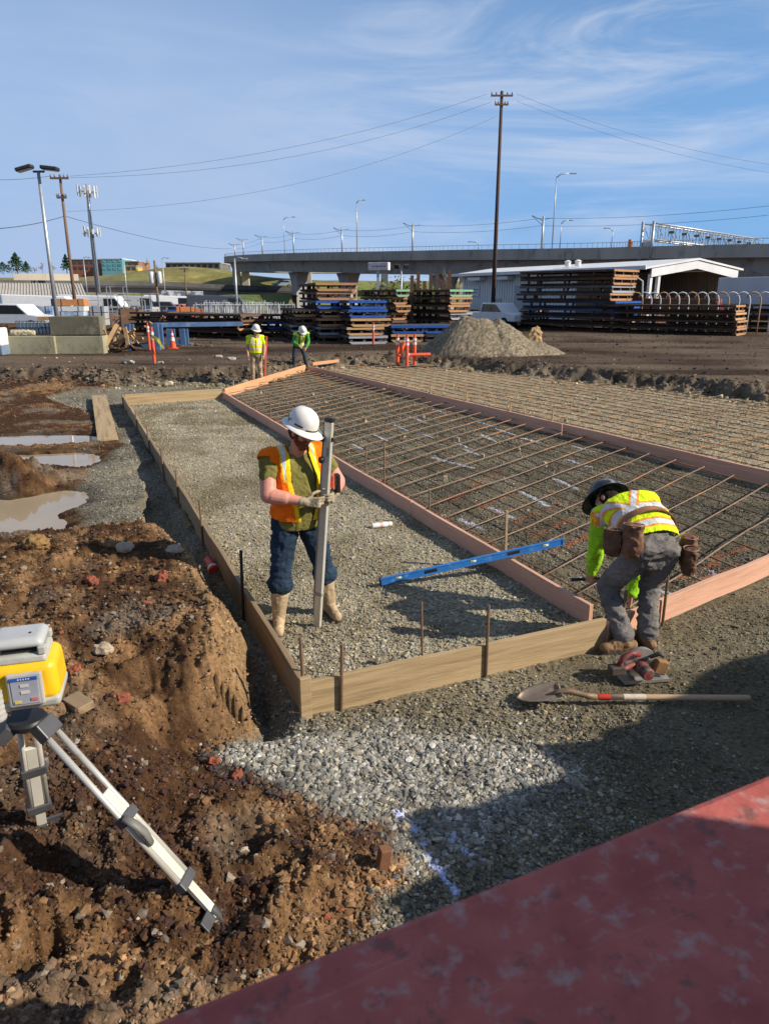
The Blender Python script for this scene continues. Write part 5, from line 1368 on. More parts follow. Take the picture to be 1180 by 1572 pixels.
def shade_side():
    """blockers added right of the camera, out of view, to throw the shade on deck and gravel"""
    D = gp(1180, 1275, 1.9) + Vector((SUN_DIR.x, SUN_DIR.y, 0)) * 1.5
    root = [o for o in bpy.data.objects if o.name == 'flatbed_side'][0]
    q = MB(); q.box((0, -1.1, 0), (.10, 2.2, 2.9)); o = q.build('shade_board', MATS['red_oxide_paint'], root, bevel=.01)  # upright board added out of view to shade most of the deck
    o.matrix_parent_inverse = Matrix.Identity(4)
    Mi = (Matrix.Translation(root.location) @ root.rotation_euler.to_matrix().to_4x4()).inverted()
    M = Mi @ Matrix.Translation((D.x, D.y, 2.35)); o.matrix_local = M
    m = mat('blocker_grey', (.20, .21, .22), (.16, .165, .17), scale=3, rough=.6)
    a, b = Vector((3.45, 1.78, 0)), Vector((8.6, 5.0, 0)); d = (b - a).normalized(); n = Vector((d.y, -d.x, 0)); L = (b - a).length
    root = empty('shade_container', a, math.atan2(d.y, d.x), 'grey ribbed container added outside the frame right of the red deck to cast shade', 'container')  # invented container, unseen, placed for its shadow on the gravel
    q = MB(); q.box((L / 2, -1.22, 1.13), (L, 2.40, 2.06)); q.build('shell', m, root)
    q = MB(); q.box((L / 2, -1.22, 2.18), (L + .04, 2.44, .06)); q.build('roof', m, root)
    pts = []
    for (px, py) in [(1290, 975), (1180, 1000), (1120, 1012), (1071, 1034), (1040, 1069), (993, 1081), (973, 1108), (923, 1120), (919, 1133), (815, 1144), (812, 1150), (893, 1160), (868, 1182), (837, 1202), (782, 1210), (720, 1237), (640, 1240), (600, 1264)]:
        G = gp(px, py, .01); S_ = Vector((SUN_DIR.x, SUN_DIR.y, 0)); t = (a - G).dot(n) / S_.dot(n); X = (G + S_ * t - a).dot(d); pts.append((X, t * math.tan(SUN_EL)))
    q = MB(); q.prism([(pts[0][0], 0, 2.215)] + [(x, 0, max(z, 2.22)) for x, z in pts] + [(pts[-1][0], 0, 2.215)], (0, 0, 0), (0, -.5, 0)); q.build('shadow_outline', mat('outline_green', (.05, .07, .05), rough=.8), root)  # added prism, its top outline traced back from the wanted shadow edge
    q = MB()
    for i in range(26): q.box((.15 + i * (L - .3) / 25, -.005, 1.13), (.09, .05, 1.9))
    q.build('rib_wall', m, root)
    q = MB(); q.box((L / 2, -1.22, .05), (L + .03, 2.43, .1)); q.build('base_rail', m, root)
shade_side()
# ------------------------------------------------------------------ far side: hill, roads, viaduct
YZ = 0.36
CONC = mat('viaduct_concrete', (.38, .355, .31), (.27, .25, .22), scale=.25, rough=.85, c3=(.14, .13, .12), s3=.9, lo3=.55, hi3=.75, stretch=(1, 1, .35), detail=8)
CONC_D = mat('girder_concrete', (.36, .345, .32), (.28, .265, .25), scale=.2, rough=.9, c3=(.18, .17, .16), s3=.5)
BEIGE = mat('beige_concrete', (.50, .44, .35), (.42, .37, .29), scale=.3, rough=.9)
GALV = mat('galvanised_steel', (.42, .44, .46), (.33, .35, .37), scale=3, rough=.45, metal=.5)
DARKM = mat('dark_metal', (.05, .05, .052), (.035, .035, .035), scale=3, rough=.5, metal=.3)
POLEW = mat('pole_wood', (.20, .13, .085), (.13, .085, .055), scale=2, stretch=(8, 8, .6), rough=.85)
WIRE = mat('wire_black', (.07, .075, .085), rough=.6)

def smooth_path(P, k=6):
    out = []
    for i in range(len(P) - 1):
        p0, p1, p2, p3 = P[max(i - 1, 0)], P[i], P[i + 1], P[min(i + 2, len(P) - 1)]
        for j in range(k):
            t = j / k
            out.append(0.5 * ((2 * p1) + (p2 - p0) * t + (2 * p0 - 5 * p1 + 4 * p2 - p3) * t * t + (3 * p1 - p0 - 3 * p2 + p3) * t ** 3))
    return out + [P[-1]]
def path_frames(P):
    fr = []
    for i, p in enumerate(P):
        d = P[min(i + 1, len(P) - 1)] - P[max(i - 1, 0)]; d.z = 0; d.normalize(); fr.append((p, Vector((d.y, -d.x, 0))))
    return fr
def sweep(P, prof):
    m = MB(); n = len(prof); vs, fs = [], []
    for p, r in path_frames(P):
        for (o, z) in prof: vs.append(p + r * o + Vector((0, 0, z)))
    for i in range(len(P) - 1):
        for j in range(n): fs.append((i * n + j, i * n + (j + 1) % n, (i + 1) * n + (j + 1) % n, (i + 1) * n + j))
    fs += [tuple(range(n)), tuple((len(P) - 1) * n + j for j in range(n))]
    m.add(vs, fs); return m

def hills():
    xs, ys = np.meshgrid(np.linspace(-260, 120, 150), np.linspace(125, 420, 110)); x, y = xs.ravel(), ys.ravel()
    rise = sstep(150, 215, y + 0.10 * x) * (8.2 + 0.012 * (y - 200)) * sstep(130, 60, x) * (0.86 + 0.14 * sstep(60, -120, x))
    knoll = 3.4 * np.exp(-(((x + 58) / 19) ** 2 + ((y - 225) / 25) ** 2))
    z = -0.6 + rise + knoll * sstep(160, 210, y) + 0.3 * fbm(x, y, .05, 3, 5) * sstep(140, 180, y)
    n = x.size; t = np.clip(.5 + 1.2 * fbm(x, y, .05, 4, 9), 0, 1)[:, None]; u = np.clip(.5 + 1.4 * fbm(x, y, .25, 4, 19), 0, 1)[:, None]
    c = np.array([.10, .15, .03]) * (1 - t) + np.array([.21, .185, .06]) * t; c = c * (.75 + .5 * u)
    brown = sstep(-55, -85, x)[:, None] * .55; c = c * (1 - brown) + np.array([.22, .16, .085]) * brown
    nx, ny = 150, 110; i = np.arange(ny - 1)[:, None] * nx; j = np.arange(nx - 1)[None]
    F = np.stack([i + j, i + j + 1, i + nx + j + 1, i + nx + j], -1).reshape(-1, 4)
    me = np_mesh('hillside', np.stack([x, y, z], 1), F); set_col(me, c); me.polygons.foreach_set('use_smooth', [True] * len(me.polygons))
    tag(link('hillside', me, attr_mat('hill_grass', rough=.95, bump=.4, bscale=1.5, vary=.3, vscale=.6)), kind='structure')
hills()
def hz(x, y): return -0.6 + 9 * (1 if y > 200 else 0)

def viaduct():
    K = [(1700, 366, 60), (1400, 371, 70), (1180, 374, 80), (1000, 378, 88), (900, 380.5, 93), (700, 383.5, 107), (600, 385.5, 117), (480, 387.5, 135), (400, 390, 153), (362, 392, 168), (345, 395, 186)]
    P = [at(*k) for k in K]
    P += [Vector((P[-1].x + 3, 206, P[-1].z + .3)), Vector((P[-1].x + 16, 226, P[-1].z + .6)), Vector((P[-1].x + 40, 244, P[-1].z + 1)), Vector((P[-1].x + 80, 255, P[-1].z + 1.2))]
    P = smooth_path(P)
    root = empty('viaduct', (0, 110, 0), 0, 'long grey concrete viaduct curving away behind the yard', 'viaduct'); O = Vector((0, 110, 0)); P = [p - O for p in P]
    sweep(P, [(0, 0), (.28, 0), (.28, -1.0), (.0, -1.0)]).build('parapet', CONC, root)
    sweep(P, [(9.7, 0), (10, 0), (10, -1.0), (9.7, -1.0)]).build('parapet', CONC, root)
    sweep(P, [(-.06, -1.003), (10.06, -1.003), (10.06, -1.35), (-.06, -1.35)]).build('deck', CONC, root)
    sweep(P, [(1.3, -1.353), (8.7, -1.353), (8.0, -3.3), (2.0, -3.3)]).build('girder', CONC_D, root)
    m = MB(); fr = path_frames(P)
    for i in range(len(P) - 1):
        m.tube([P[i] + fr[i][1] * .14 + Vector((0, 0, .55)), P[i + 1] + fr[i + 1][1] * .14 + Vector((0, 0, .55))], .03, 4)
        for q in (0, .33, .66): a = P[i].lerp(P[i + 1], q) + fr[i][1] * .14; m.box(a + Vector((0, 0, .28)), (.05, .05, .56))
    m.build('railing', GALV, root)
    def nearest(px):
        best = min(range(len(P) - 9), key=lambda i: abs(CX + CF * (P[i].x) / ((P[i].y + 110) * math.cos(PITCH) - 6 * math.sin(PITCH)) - px)); return fr[best]
    for px in (420, 501, 645, 860, 1150):
        p, r = nearest(px); d = Vector((-r.y, r.x, 0)); c = p + r * 5
        q = MB(); n = 20; vs, fs = [], []
        for (z, a, b) in [(-O.z - .5 - c.z * 0, 1.9, 1.1), (c.z - 6.3, 1.9, 1.1), (c.z - 5.0, 2.3, 1.15), (c.z - 4.0, 3.0, 1.2), (c.z - 3.32, 3.9, 1.25)]:
            for (su, sv) in ((-1, -1), (1, -1), (1, 1), (-1, 1)): vs.append(Vector((c.x, c.y, 0)) + d * a * su * .55 + r * b * sv + Vector((0, 0, z)))
        for i in range(4):
            for j in range(4): fs.append((i * 4 + j, i * 4 + (j + 1) % 4, i * 4 + 4 + (j + 1) % 4, i * 4 + 4 + j))
        fs += [(3, 2, 1, 0), (16, 17, 18, 19)]; q.add(vs, fs); q.build('pier', CONC_D, root)
    # things standing on the deck
    def lamp(px, yt, yb, Y, arm, lb, r=.11):
        r *= .7
        b = at(px, yb, Y); t = at(px, yt, Y); h = t.z - b.z
        e = empty('street_lamp', b, 0, lb, 'street lamp')
        q = MB(); q.tube([(0, 0, -.9), (0, 0, h * .5), (0, 0, h - .3)], [r, r * .8, r * .6], 8); q.build('pole', GALV, e, smooth=True)
        if arm:
            q = MB(); q.tube([(0, 0, h - .5), (arm * .3, 0, h - .1), (arm, 0, h)], [.07, .06, .05], 6); q.build('arm', GALV, e, smooth=True)
            q = MB(); q.box((arm * 1.2, 0, h - .02), (abs(arm) * .5, .28, .14)); q.build('lamp_head', GALV, e, bevel=.03)
        else:
            q = MB(); q.lathe([(.08, h - .3), (.35, h - .15), (.30, h)], 10); q.build('lamp_head', GALV, e, smooth='auto')
    lamp(437, 333, 385, 150, 1.6, 'street lamp with a right arm on the viaduct bend')
    lamp(548, 307, 384, 128, 1.0, 'tall slim lamp mast on the viaduct left of the utility pole', .14)
    lamp(847, 266, 379, 97, 1.7, 'tallest street lamp on the viaduct, with its arm to the right', .12)
    lamp(859, 338, 379, 118, 1.2, 'short street lamp just right of the tallest lamp on the viaduct')
    lamp(938, 350, 378, 120, -1.0, 'small street lamp arched left, near the sign gantry')
    lamp(734, 371, 384, 122, -1.2, 'low street lamp left of the utility pole behind the parapet')
    for px, yt, yb, Y in [(361, 374, 391, 180), (374, 366, 390, 175), (403, 361, 388, 160), (451, 355, 387, 145), (525, 350, 385, 133), (633, 343, 384, 118), (831, 332, 380, 99)]:
        b = at(px, yb, Y); h = at(px, yt, Y).z - b.z
        e = empty('catenary_mast', b, 0, 'grey tram wire mast with a bracket to the left, standing on the viaduct', 'mast', 'tram wire masts along the viaduct')
        q = MB(); q.tube([(0, 0, -.9), (0, 0, h)], [.16, .12], 8); q.build('pole', DARKM if 0 else GALV, e, smooth=True)
        q = MB(); q.tube([(0, 0, h * .86), (-1.5, 0, h * 1.02)], .04, 5); q.tube([(0, 0, h * .70), (-1.5, 0, h * 1.02)], .03, 5); q.tube([(.2, 0, h * .9), (1.2, 0, h * .95)], .03, 5); q.build('bracket', DARKM, e)
    # tram wires
    Q = [at(px, y, Y) for px, y, Y in [(361, 376, 180), (403, 364, 160), (451, 358, 145), (525, 353, 133), (633, 346, 118), (831, 335, 99), (1180, 316, 80)]]
    for dz in (0, -.9):
        q = MB()
        for a, b in zip(Q, Q[1:]): q.tube([a.lerp(b, t) + Vector((0, 0, dz - 1.6 * t * (1 - t))) for t in [i / 8 for i in range(9)]], .018, 4)
        tag(q.build('tram_wire', WIRE), 'upper tram wire slung between the masts of the viaduct' if dz == 0 else 'lower tram wire slung between the masts of the viaduct', 'wire')
    # birds-eye orange drum on the parapet
    b = at(966, 381, 90.5); q = MB(); q.lathe([(.30, 0), (.34, .1), (.30, .5), (.22, .95), (.12, 1.0)], 12); o = q.build('traffic_barrel', mat('barrel_orange', (.62, .16, .04), (.5, .13, .04), rough=.5), smooth='auto'); o.location = b; tag(o, 'orange traffic barrel on the viaduct deck left of the gantry', 'barrel')
viaduct()
def gantry():
    a, b = at(1003, 342, 88), at(1172, 366, 114); b.z = a.z; d = (b - a); L = d.length; d.normalize(); n = Vector((-d.y, d.x, 0)); H, W = 1.75, 1.3
    root = empty('sign_gantry', a, 0, 'galvanised lattice sign gantry spanning the road on the viaduct', 'gantry')
    def P(t, w, h): return d * t + n * w * W - Vector((0, 0, h * H))
    q = MB()
    for w in (0, 1):
        for h in (0, 1): q.tube([P(0, w, h), P(L, w, h)], .10, 6)
    q.build('chord', GALV, root, smooth=True)
    q = MB(); k = 18
    for i in range(k):
        t0, t1 = L * i / k, L * (i + 1) / k
        for w in (0, 1): q.tube([P(t0, w, i % 2), P(t1, w, 1 - i % 2)], .05, 5); q.tube([P(t0, w, 0), P(t0, w, 1)], .045, 5)
        for h in (0, 1): q.tube([P(t0, 0, h), P(t1, 1, h)], .035, 5)
    q.build('lattice', GALV, root)
    for w in (0, 1):
        q = MB(); q.tube([P(0, w, -.1), P(0, w, 2.6)], .16, 8); q.build('end_post', GALV, root, smooth=True)
    q = MB(); q.beam(P(.05, 0, 1.5), P(.05, 1, 1.5), .05, 1.2); q.build('end_panel', GALV, root)
    for i in range(9):
        q = MB(); t = L * (.12 + .1 * i); q.box(P(t, -.15, .45), (.5, .3, .28)); q.tube([P(t, -.15, .45), P(t, -.15, 1.2)], .04, 4); q.build('sign_light', DARKM, root)
gantry()
def ramp_far():
    P = smooth_path([at(x, y, Y) for x, y, Y in [(720, 408, 172), (640, 411, 178), (540, 410, 182), (480, 407, 186), (410, 402, 192), (380, 400, 200)]])
    root = empty('highway_ramp', (0, 180, 0), 0, 'beige concrete ramp running low behind the piers of the viaduct', 'ramp'); O = Vector((0, 180, 0)); P = [p - O for p in P]
    sweep(P, [(0, 0), (8, 0), (8, -1.3), (.8, -1.3), (0, -.6)]).build('deck', BEIGE, root)
    for px, py in [(362, 404), (376, 402), (457, 405), (472, 406), (529, 410), (590, 411), (711, 408)]:
        c = at(px, py, 188 if px < 440 else 181); q = MB(); q.box((c.x, c.y - 180, c.z / 2 - .5), (1.7, 1.2, c.z - 1)); q.build('pier', BEIGE, root)
ramp_far()
def overpass():
    ASPH = mat('road_dark', (.05, .05, .052), (.04, .04, .04), scale=1, rough=.9)
    P = smooth_path([at(x, y, Y) for x, y, Y in [(-160, 430, 120), (0, 430, 128), (130, 431, 138), (240, 432, 146), (345, 437, 152), (430, 440, 156), (520, 446, 160)]])
    root = empty('overpass', (0, 140, 0), 0, 'low dark road overpass crossing the left background below the grass hill', 'overpass'); O = Vector((0, 140, 0)); P = [p - O for p in P]
    P = list(reversed(P))
    sweep(P, [(0, 0), (.3, 0), (.3, -.8), (0, -.8)]).build('parapet', mat('stained_concrete', (.11, .105, .10), (.07, .068, .065), scale=.5, rough=.9), root)
    sweep(P, [(-.1, -.803), (11, -.803), (11, -1.2), (-.1, -1.2)]).build('deck', ASPH, root)
    sweep(P, [(.6, -1.203), (10, -1.203), (9.6, -2.4), (1.2, -2.4)]).build('girder', CONC_D, root)
    for px in (60, 160, 232):
        b = min(P, key=lambda p: abs(CX + CF * p.x / ((p.y + 140) * math.cos(PITCH)) - px)); q = MB(); q.box((b.x + 1.5, b.y + 4, b.z / 2 - 1.2), (1.6, 5, b.z - 2.4)); q.build('pier', CONC_D, root)
    Q = [at(x, y, Y) for x, y, Y in [(20, 420, 141), (70, 420, 144), (120, 421, 148)]]
    q = MB()
    for a, b in zip(Q, Q[1:]): q.beam(a - Vector((0, 0, .7)), b - Vector((0, 0, .7)), .3, 1.4)
    o = q.build('sound_wall', BEIGE); tag(o, 'beige panel wall along the far side of the left overpass', 'wall')
    q = MB(); a, b = at(248, 458, 118), at(312, 459, 121); q.beam(a, b, .4, 2.4); o = q.build('retaining_wall', mat('graffiti_wall', (.34, .38, .42), (.09, .10, .13), scale=.9, rough=.9, lo=.45, hi=.55, c3=(.50, .53, .55), s3=1.6, detail=2, bump=0)); tag(o, 'retaining wall covered in pale blue and black spray painting below the overpass', 'wall')
    q = MB(); n = 14
    A, B = at(276, 456, 124), at(440, 468, 130); vs = []
    for i in range(n + 1):
        p = A.lerp(B, i / n); hgt = 2.6 * math.sin(math.pi * min(1, (i + 1) / 6) / 2)
        for (yy, zz) in ((-2, -1.5), (8, hgt), (22, hgt * .9)): vs.append((p.x, p.y + yy, max(.2, .36 + zz)))
    q.add(vs, [(i * 3 + j, i * 3 + 3 + j, i * 3 + 4 + j, i * 3 + 1 + j) for i in range(n) for j in range(2)]); o = q.build('embankment', mat('bank_grass', (.07, .11, .022), (.12, .13, .035), scale=.4, rough=.95, bump=.3, bscale=2), smooth=True); tag(o, kind='structure')
overpass()

def tex_building(name, x0, x1, yt, yb, Y, depth, m, label, rows, cols, wm=None, roof=None):
    a, b, t = at(x0, yb, Y), at(x1, yb, Y), at(x0, yt, Y); w, h = b.x - a.x, t.z - a.z
    root = empty(name, ((a.x + b.x) / 2, Y, a.z), 0, label, 'building')
    q = MB(); q.box((0, depth / 2, h / 2 - 1), (w, depth, h + 2)); q.build('wall', m, root)
    q = MB(); q.box((0, depth / 2, h + .15), (w + .4, depth + .4, .3)); q.build('roof', roof or CONC, root)
    wm = wm or mat('far_window', (.03, .04, .05), (.06, .08, .10), scale=.4, rough=.15, spec=.6)
    for r in range(rows):
        for c in range(cols):
            q = MB(); q.box((-w / 2 + w * (c + .5) / cols, -.03, h * (r + .55) / rows), (w / cols * .6, .12, h / rows * .5)); q.build('window', wm, root)
    return root
BRICK = mat('brick_red', (.30, .115, .065), (.23, .09, .055), scale=.6, rough=.9)
tex_building('brick_building', 112, 157, 399, 416, 255, 14, BRICK, 'red brick building on the hill left of the teal glass building', 2, 5)
tex_building('glass_building', 157, 189, 398, 416, 250, 14, mat('teal_glass', (.12, .32, .34), (.17, .38, .38), scale=.3, rough=.2, spec=.6), 'teal glass building on the hill between two brick blocks', 3, 4, mat('teal_window', (.04, .22, .26), (.2, .45, .45), scale=.8, rough=.1), mat('white_roof', (.65, .66, .66), rough=.6))
tex_building('brick_building', 189, 214, 402, 415, 253, 12, mat('brick_orange', (.30, .15, .09), (.24, .115, .07), scale=.6, rough=.9), 'orange brick building on the hill right of the teal glass building', 2, 3)
tex_building('parking_deck', 255, 338, 404, 413, 262, 18, mat('dark_parking', (.16, .15, .14), (.10, .095, .09), scale=.5, rough=.9), 'long low parking deck along the hill crest', 1, 9, mat('deck_gap', (.02, .02, .02), rough=.8))
tex_building('yellow_shed', 195, 210, 409, 417, 235, 6, mat('shed_yellow', (.55, .40, .12), (.45, .33, .11), rough=.8), 'small yellow shed on the brown slope below the orange brick building', 1, 2)
tex_building('white_house', 262, 300, 412, 421, 220, 6, mat('house_white', (.55, .52, .48), rough=.8), 'white low house under the bend of the viaduct', 1, 3) if 0 else None

# ------------------------------------------------------------------ trees
def leaf_mesh(m, pts, s, q, droop=0):
    for p in pts:
        a, b = Vector((q.gauss(0, 1), q.gauss(0, 1), q.gauss(0, .5))).normalized(), Vector((q.gauss(0, 1), q.gauss(0, 1), q.gauss(0, 1) - droop)).normalized()
        k = s * q.uniform(.6, 1.4); m.add([p - a * k * .5, p + b * k * .9, p + a * k * .5, p - b * k * .3], [(0, 1, 2, 3)])
def conifer(base, h, w, label, seed):
    q = random.Random(seed); root = empty('conifer', base, 0, label, 'tree')
    m = MB(); m.tube([(0, 0, -1), (0, 0, h)], [h * .03, .03], 7); m.build('trunk', POLEW, root, smooth=True)
    m = MB(); pts = []
    for i in range(1500):
        t = q.random() ** .7; z = h * (.08 + .92 * t); r = w * (1 - t) ** .85 * (.5 + .5 * (math.sin(t * 34 + q.random() * 1.5) > -.2)) * q.uniform(.25, 1.15); a = q.uniform(0, 6.283)
        pts.append(Vector((r * math.cos(a), r * math.sin(a), z - r * .25)))
    leaf_mesh(m, pts, h * .07, q, 1.2); m.build('crown', mat('fir_needles', (.022, .055, .028), (.035, .075, .035), scale=.6, rough=.9), root)
for i, (px, yb, yt, Y, w, lb) in enumerate([(27, 417, 388, 240, 4.4, 'tallest dark conifer at the far left skyline'), (42, 417, 401, 244, 2.4, 'small dark conifer right of the tallest one at the far left'), (103, 415, 390, 265, 2.2, 'slim dark conifer beside the red brick building'), (6, 417, 402, 235, 5.0, 'bushy dark conifer at the left picture edge')]):
    b = at(px, yb, Y); conifer(b, at(px, yt, Y).z - b.z, w, lb, i)
BARK = mat('bare_twigs', (.24, .17, .12), (.17, .12, .085), scale=2, rough=.9)
def bare_tree(base, h, w, label, seed, name='bare_tree', leaves=None, nb=7, tw=.012, stem=.02):
    q = random.Random(seed); root = empty(name, base, 0, label, 'tree' if name != 'bare_shrub' else 'shrub')
    m = MB(); tips = []
    def br(p, d, L, r, lv):
        e = p + d * L; mid = p + d * L * .5 + Vector((q.gauss(0, .05), q.gauss(0, .05), q.gauss(0, .03))) * L
        (mt if lv == 0 else m).tube([p, mid, e], [r, r * .8, r * .6], 5 if lv < 2 else 3, cap=False); tips.append(e)
        if lv >= 3: return
        for k in range(nb if lv == 0 else 4):
            t = q.uniform(.25, 1); s = p + d * L * t
            nd = (d + Vector((q.gauss(0, .7) * w, q.gauss(0, .7) * w, q.uniform(-.1, .7)))).normalized(); br(s, nd, L * q.uniform(.45, .68), max(r * .5, tw * h * .12), lv + 1)
    mt = MB(); br(Vector((0, 0, -.3)), Vector((0, 0, 1)), h * .48, h * stem, 0)
    mt.build('trunk', BARK, root, smooth=True); m.build('crown', BARK, root)
    if leaves:
        k = MB(); pts = [t + Vector((q.gauss(0, .2), q.gauss(0, .2), q.gauss(0, .2))) * h * .25 for t in tips for _ in range(3)]
        leaf_mesh(k, pts, h * .05, q); k.build('foliage', leaves, root)
for i, (px, yb, yt, Y, lb) in enumerate([(225, 416, 392, 235, 'broad bare brown tree on the hill right of the orange brick building'), (66, 418, 397, 238, 'bare reddish tree behind the lamp pole on the left skyline'), (240, 416, 400, 240, 'smaller bare tree right of the broad bare tree on the hill'), (14, 418, 400, 250, 'bare thin tree behind the conifers at far left'), (54, 418, 402, 236, 'low bare tree right of the small dark conifer'), (82, 418, 401, 242, 'bare tree left of the slim conifer by the brick building')]):
    b = at(px, yb, Y); bare_tree(b, (at(px, yt, Y).z - b.z), 1.2, lb, 20 + i, tw=.05)
YLEAF = mat('spring_leaves', (.20, .19, .05), (.13, .12, .03), scale=1, rough=.9)
for i, (px, yt, Y, lb) in enumerate([(605, 418, 70, 'twiggy shrub right of the white sign behind the stacks'), (628, 414, 74, 'taller twiggy shrub under the twin floodlight'), (660, 424, 72, 'low spreading shrub left of the grey shed'), (684, 405, 78, 'thin upright bare tree just left of the grey shed'), (590, 424, 76, 'low twiggy shrub below the white sign')]):
    b = Vector((at(px, 440, Y).x, Y, YZ)); bare_tree(b, at(px, yt, Y).z - YZ, 1.3 if px != 684 else .6, lb, 40 + i, 'bare_shrub' if px != 684 else 'bare_tree', YLEAF if px != 684 else None, nb=12, tw=.03, stem=.006)

# ------------------------------------------------------------------ poles, masts, wires
def pole_light():
    b = Vector((at(88, 490, 45).x, 45, YZ)); h = at(66, 264, 45).z - YZ
    root = empty('floodlight_pole', b, 0, 'tall grey steel pole with two floodlights at the left', 'light pole')
    q = MB(); q.tube([(0, 0, 0), (0, 0, h)], [.135, .09], 10); q.build('pole', GALV, root, smooth=True)
    q = MB(); q.tube([(-.3, 0, h + .02), (.35, 0, h + .02)], .06, 6); q.build('cross_arm', DARKM, root)
    for s, r in ((-1, .30), (1, .12)):
        q = MB(); q.box((s * .72, -.1, h + .18), (.95, .55, .20), (0, -s * (-.25) if s < 0 else .1, 0)); l_ = q.build('floodlight', DARKM, root, bevel=.05)
        q = MB(); q.box((s * .72, -.1, h + .065), (.8, .45, .02), (0, -s * (-.25) if s < 0 else .1, 0)); q.build('lens', mat('lamp_lens', (.35, .33, .28), rough=.3), l_)
pole_light()
def wood_pole(px_b, px_t, yt, Y, label, arms, r=.16, cans=0, zb=YZ):
    t = at(px_t, yt, Y); b = Vector((t.x, Y, zb)); h = t.z - zb
    root = empty('utility_pole', b, 0, label, 'utility pole')
    q = MB(); q.tube([(0, 0, 0), (0, 0, h)], [r, r * .62], 10); q.build('pole', POLEW if cans != 2 else mat('pole_wood_dark', (.085, .05, .038), (.055, .035, .028), scale=2, stretch=(8, 8, .6), rough=.85), root, smooth=True)
    for (dz, w) in arms:
        q = MB(); q.box((0, -.12, h - dz), (w, .10, .13)); a = q.build('cross_arm', POLEW, root)
        for x in (-.46, -.25, .25, .46):
            k = MB(); k.lathe([(.03, 0), (.07, .06), (.05, .16), (.03, .22)], 8, (x * w, -.12, h - dz + .06)); k.build('insulator', mat('insulator_grey', (.25, .24, .24), rough=.3), a, smooth=True)
    for i in range(1 if cans == 1 else 0):
        q = MB(); q.lathe([(.2, 0), (.22, .05), (.22, .6), (.16, .68)], 12, (.3, -.1, h - 2.4)); q.build('transformer', GALV, root, smooth='auto')
    return b, h
wb, wh = wood_pole(115, 92, 268, 55, 'leaning weathered wooden utility pole at the left, right of the floodlight pole', [(.25, 1.3), (1.5, .7)], .14)
ub, uh = wood_pole(757, 770, 140, 66, 'very tall dark wooden utility pole rising behind the grey shed', [(.35, 1.8), (1.0, 1.1)], .20, 2)
wood_pole(283, 283, 408, 96, 'short pale wooden pole standing in front of the grass hill', [(.4, 1.2)], .12)
def pole_tr():
    t = at(237, 400, 80); b = Vector((t.x, 80, YZ)); h = t.z - YZ
    root = empty('utility_pole', b, 0, 'wooden pole carrying two grey transformers before the left overpass', 'utility pole')
    q = MB(); q.tube([(0, 0, 0), (0, 0, h)], [.15, .11], 8); q.build('pole', POLEW, root, smooth=True)
    for x in (-.42, .42):
        q = MB(); q.lathe([(.22, 0), (.25, .05), (.25, 1.1), (.18, 1.2)], 12, (x, -.1, h - 2.3)); q.build('transformer', mat('transformer_grey', (.62, .64, .66), rough=.5), root, smooth='auto')
pole_tr()
def wires():
    W = Vector((wb.x, wb.y, wb.z + wh)); U = Vector((ub.x, ub.y, ub.z + uh))
    def wire(a, b, sag, r, lb):
        q = MB(); q.tube([a.lerp(b, t) - Vector((0, 0, sag * 4 * t * (1 - t))) for t in [i / 24 for i in range(25)]], r, 4); tag(q.build('power_line', WIRE), lb, 'power line')
    wire(W + Vector((.7, 0, -.1)), U + Vector((-1.2, 0, -.2)), 1.0, .009, 'upper power line from the left wooden pole to the tall dark pole')
    wire(W + Vector((.7, 0, -.2)), U + Vector((-.9, 0, -.8)), 1.3, .009, 'second power line just below the upper one, between the two wooden poles')
    wire(W + Vector((.2, 0, -2.4)), U + Vector((-.5, 0, -1.9)), .9 + .7, .008, 'faint lower cable sagging from the left wooden pole to the tall dark pole')
    wire(W + Vector((0, 0, -2.7)), at(356, 382, 120), .6, .018, 'black cable running from the left wooden pole down to the viaduct bend')
    wire(W + Vector((0, 0, -2.7)), at(-80, 352, 40), .3, .022, 'black cable leaving the left wooden pole towards the left edge')
    wire(W + Vector((-.7, 0, -.1)), at(-80, 272, 50), .2, .014, 'thin power line leaving the left wooden pole towards the left edge')
    for k, (y, dz) in enumerate([(262, -.2), (275, -.7)]):
        wire(U + Vector((1.2, 0, dz)), at(1260, y, 70), .9, .009, ['upper', 'lower'][k] + ' pale power line from the tall dark pole to the right edge')
    wire(U + Vector((0, 0, -9.5)) , at(505, 440, 60), .1, .02, 'guy wire slanting down left from the tall dark pole') if 0 else None
wires()
def cell_tower():
    Y = 130; t = at(133, 283, Y); b = Vector((t.x, Y, YZ)); h = t.z - YZ
    root = empty('cell_tower', b, 0, 'grey cell tower with two rings of antenna panels', 'cell tower')
    q = MB(); q.tube([(0, 0, 0), (0, 0, h * .75), (0, 0, h)], [.46, .32, .18], 12); q.build('mast', GALV, root, smooth=True)
    ANT = mat('antenna_white', (.55, .56, .54), (.46, .47, .46), rough=.5)
    for z, n, r, s in ((h - 1.2, 12, 1.55, 1.9), (h - 7.6, 11, 1.35, 1.5)):
        q = MB(); q.tube([(r * .9 * math.cos(a), r * .9 * math.sin(a), z) for a in [2 * math.pi * i / 12 for i in range(13)]], .06, 5)
        for a in (0, 2.1, 4.2): q.tube([(0, 0, z), (r * math.cos(a), r * math.sin(a), z)], .06, 5)
        q.build('platform', GALV, root)
        for i in range(n):
            a = 2 * math.pi * i / n + .1; k = MB(); k.box((r * math.cos(a), r * math.sin(a), z + .1 + .2 * math.sin(i * 2.1)), (.16, .34, s * (.75 + .25 * math.cos(i * 1.7))), (0, 0, a)); k.build('antenna', ANT, root, bevel=.04)
    q = MB(); q.box((.35, -.3, h * .55), (.12, .12, h * .8)); q.build('cable_tray', mat('tray_blue', (.25, .33, .42), rough=.5), root)
cell_tower()
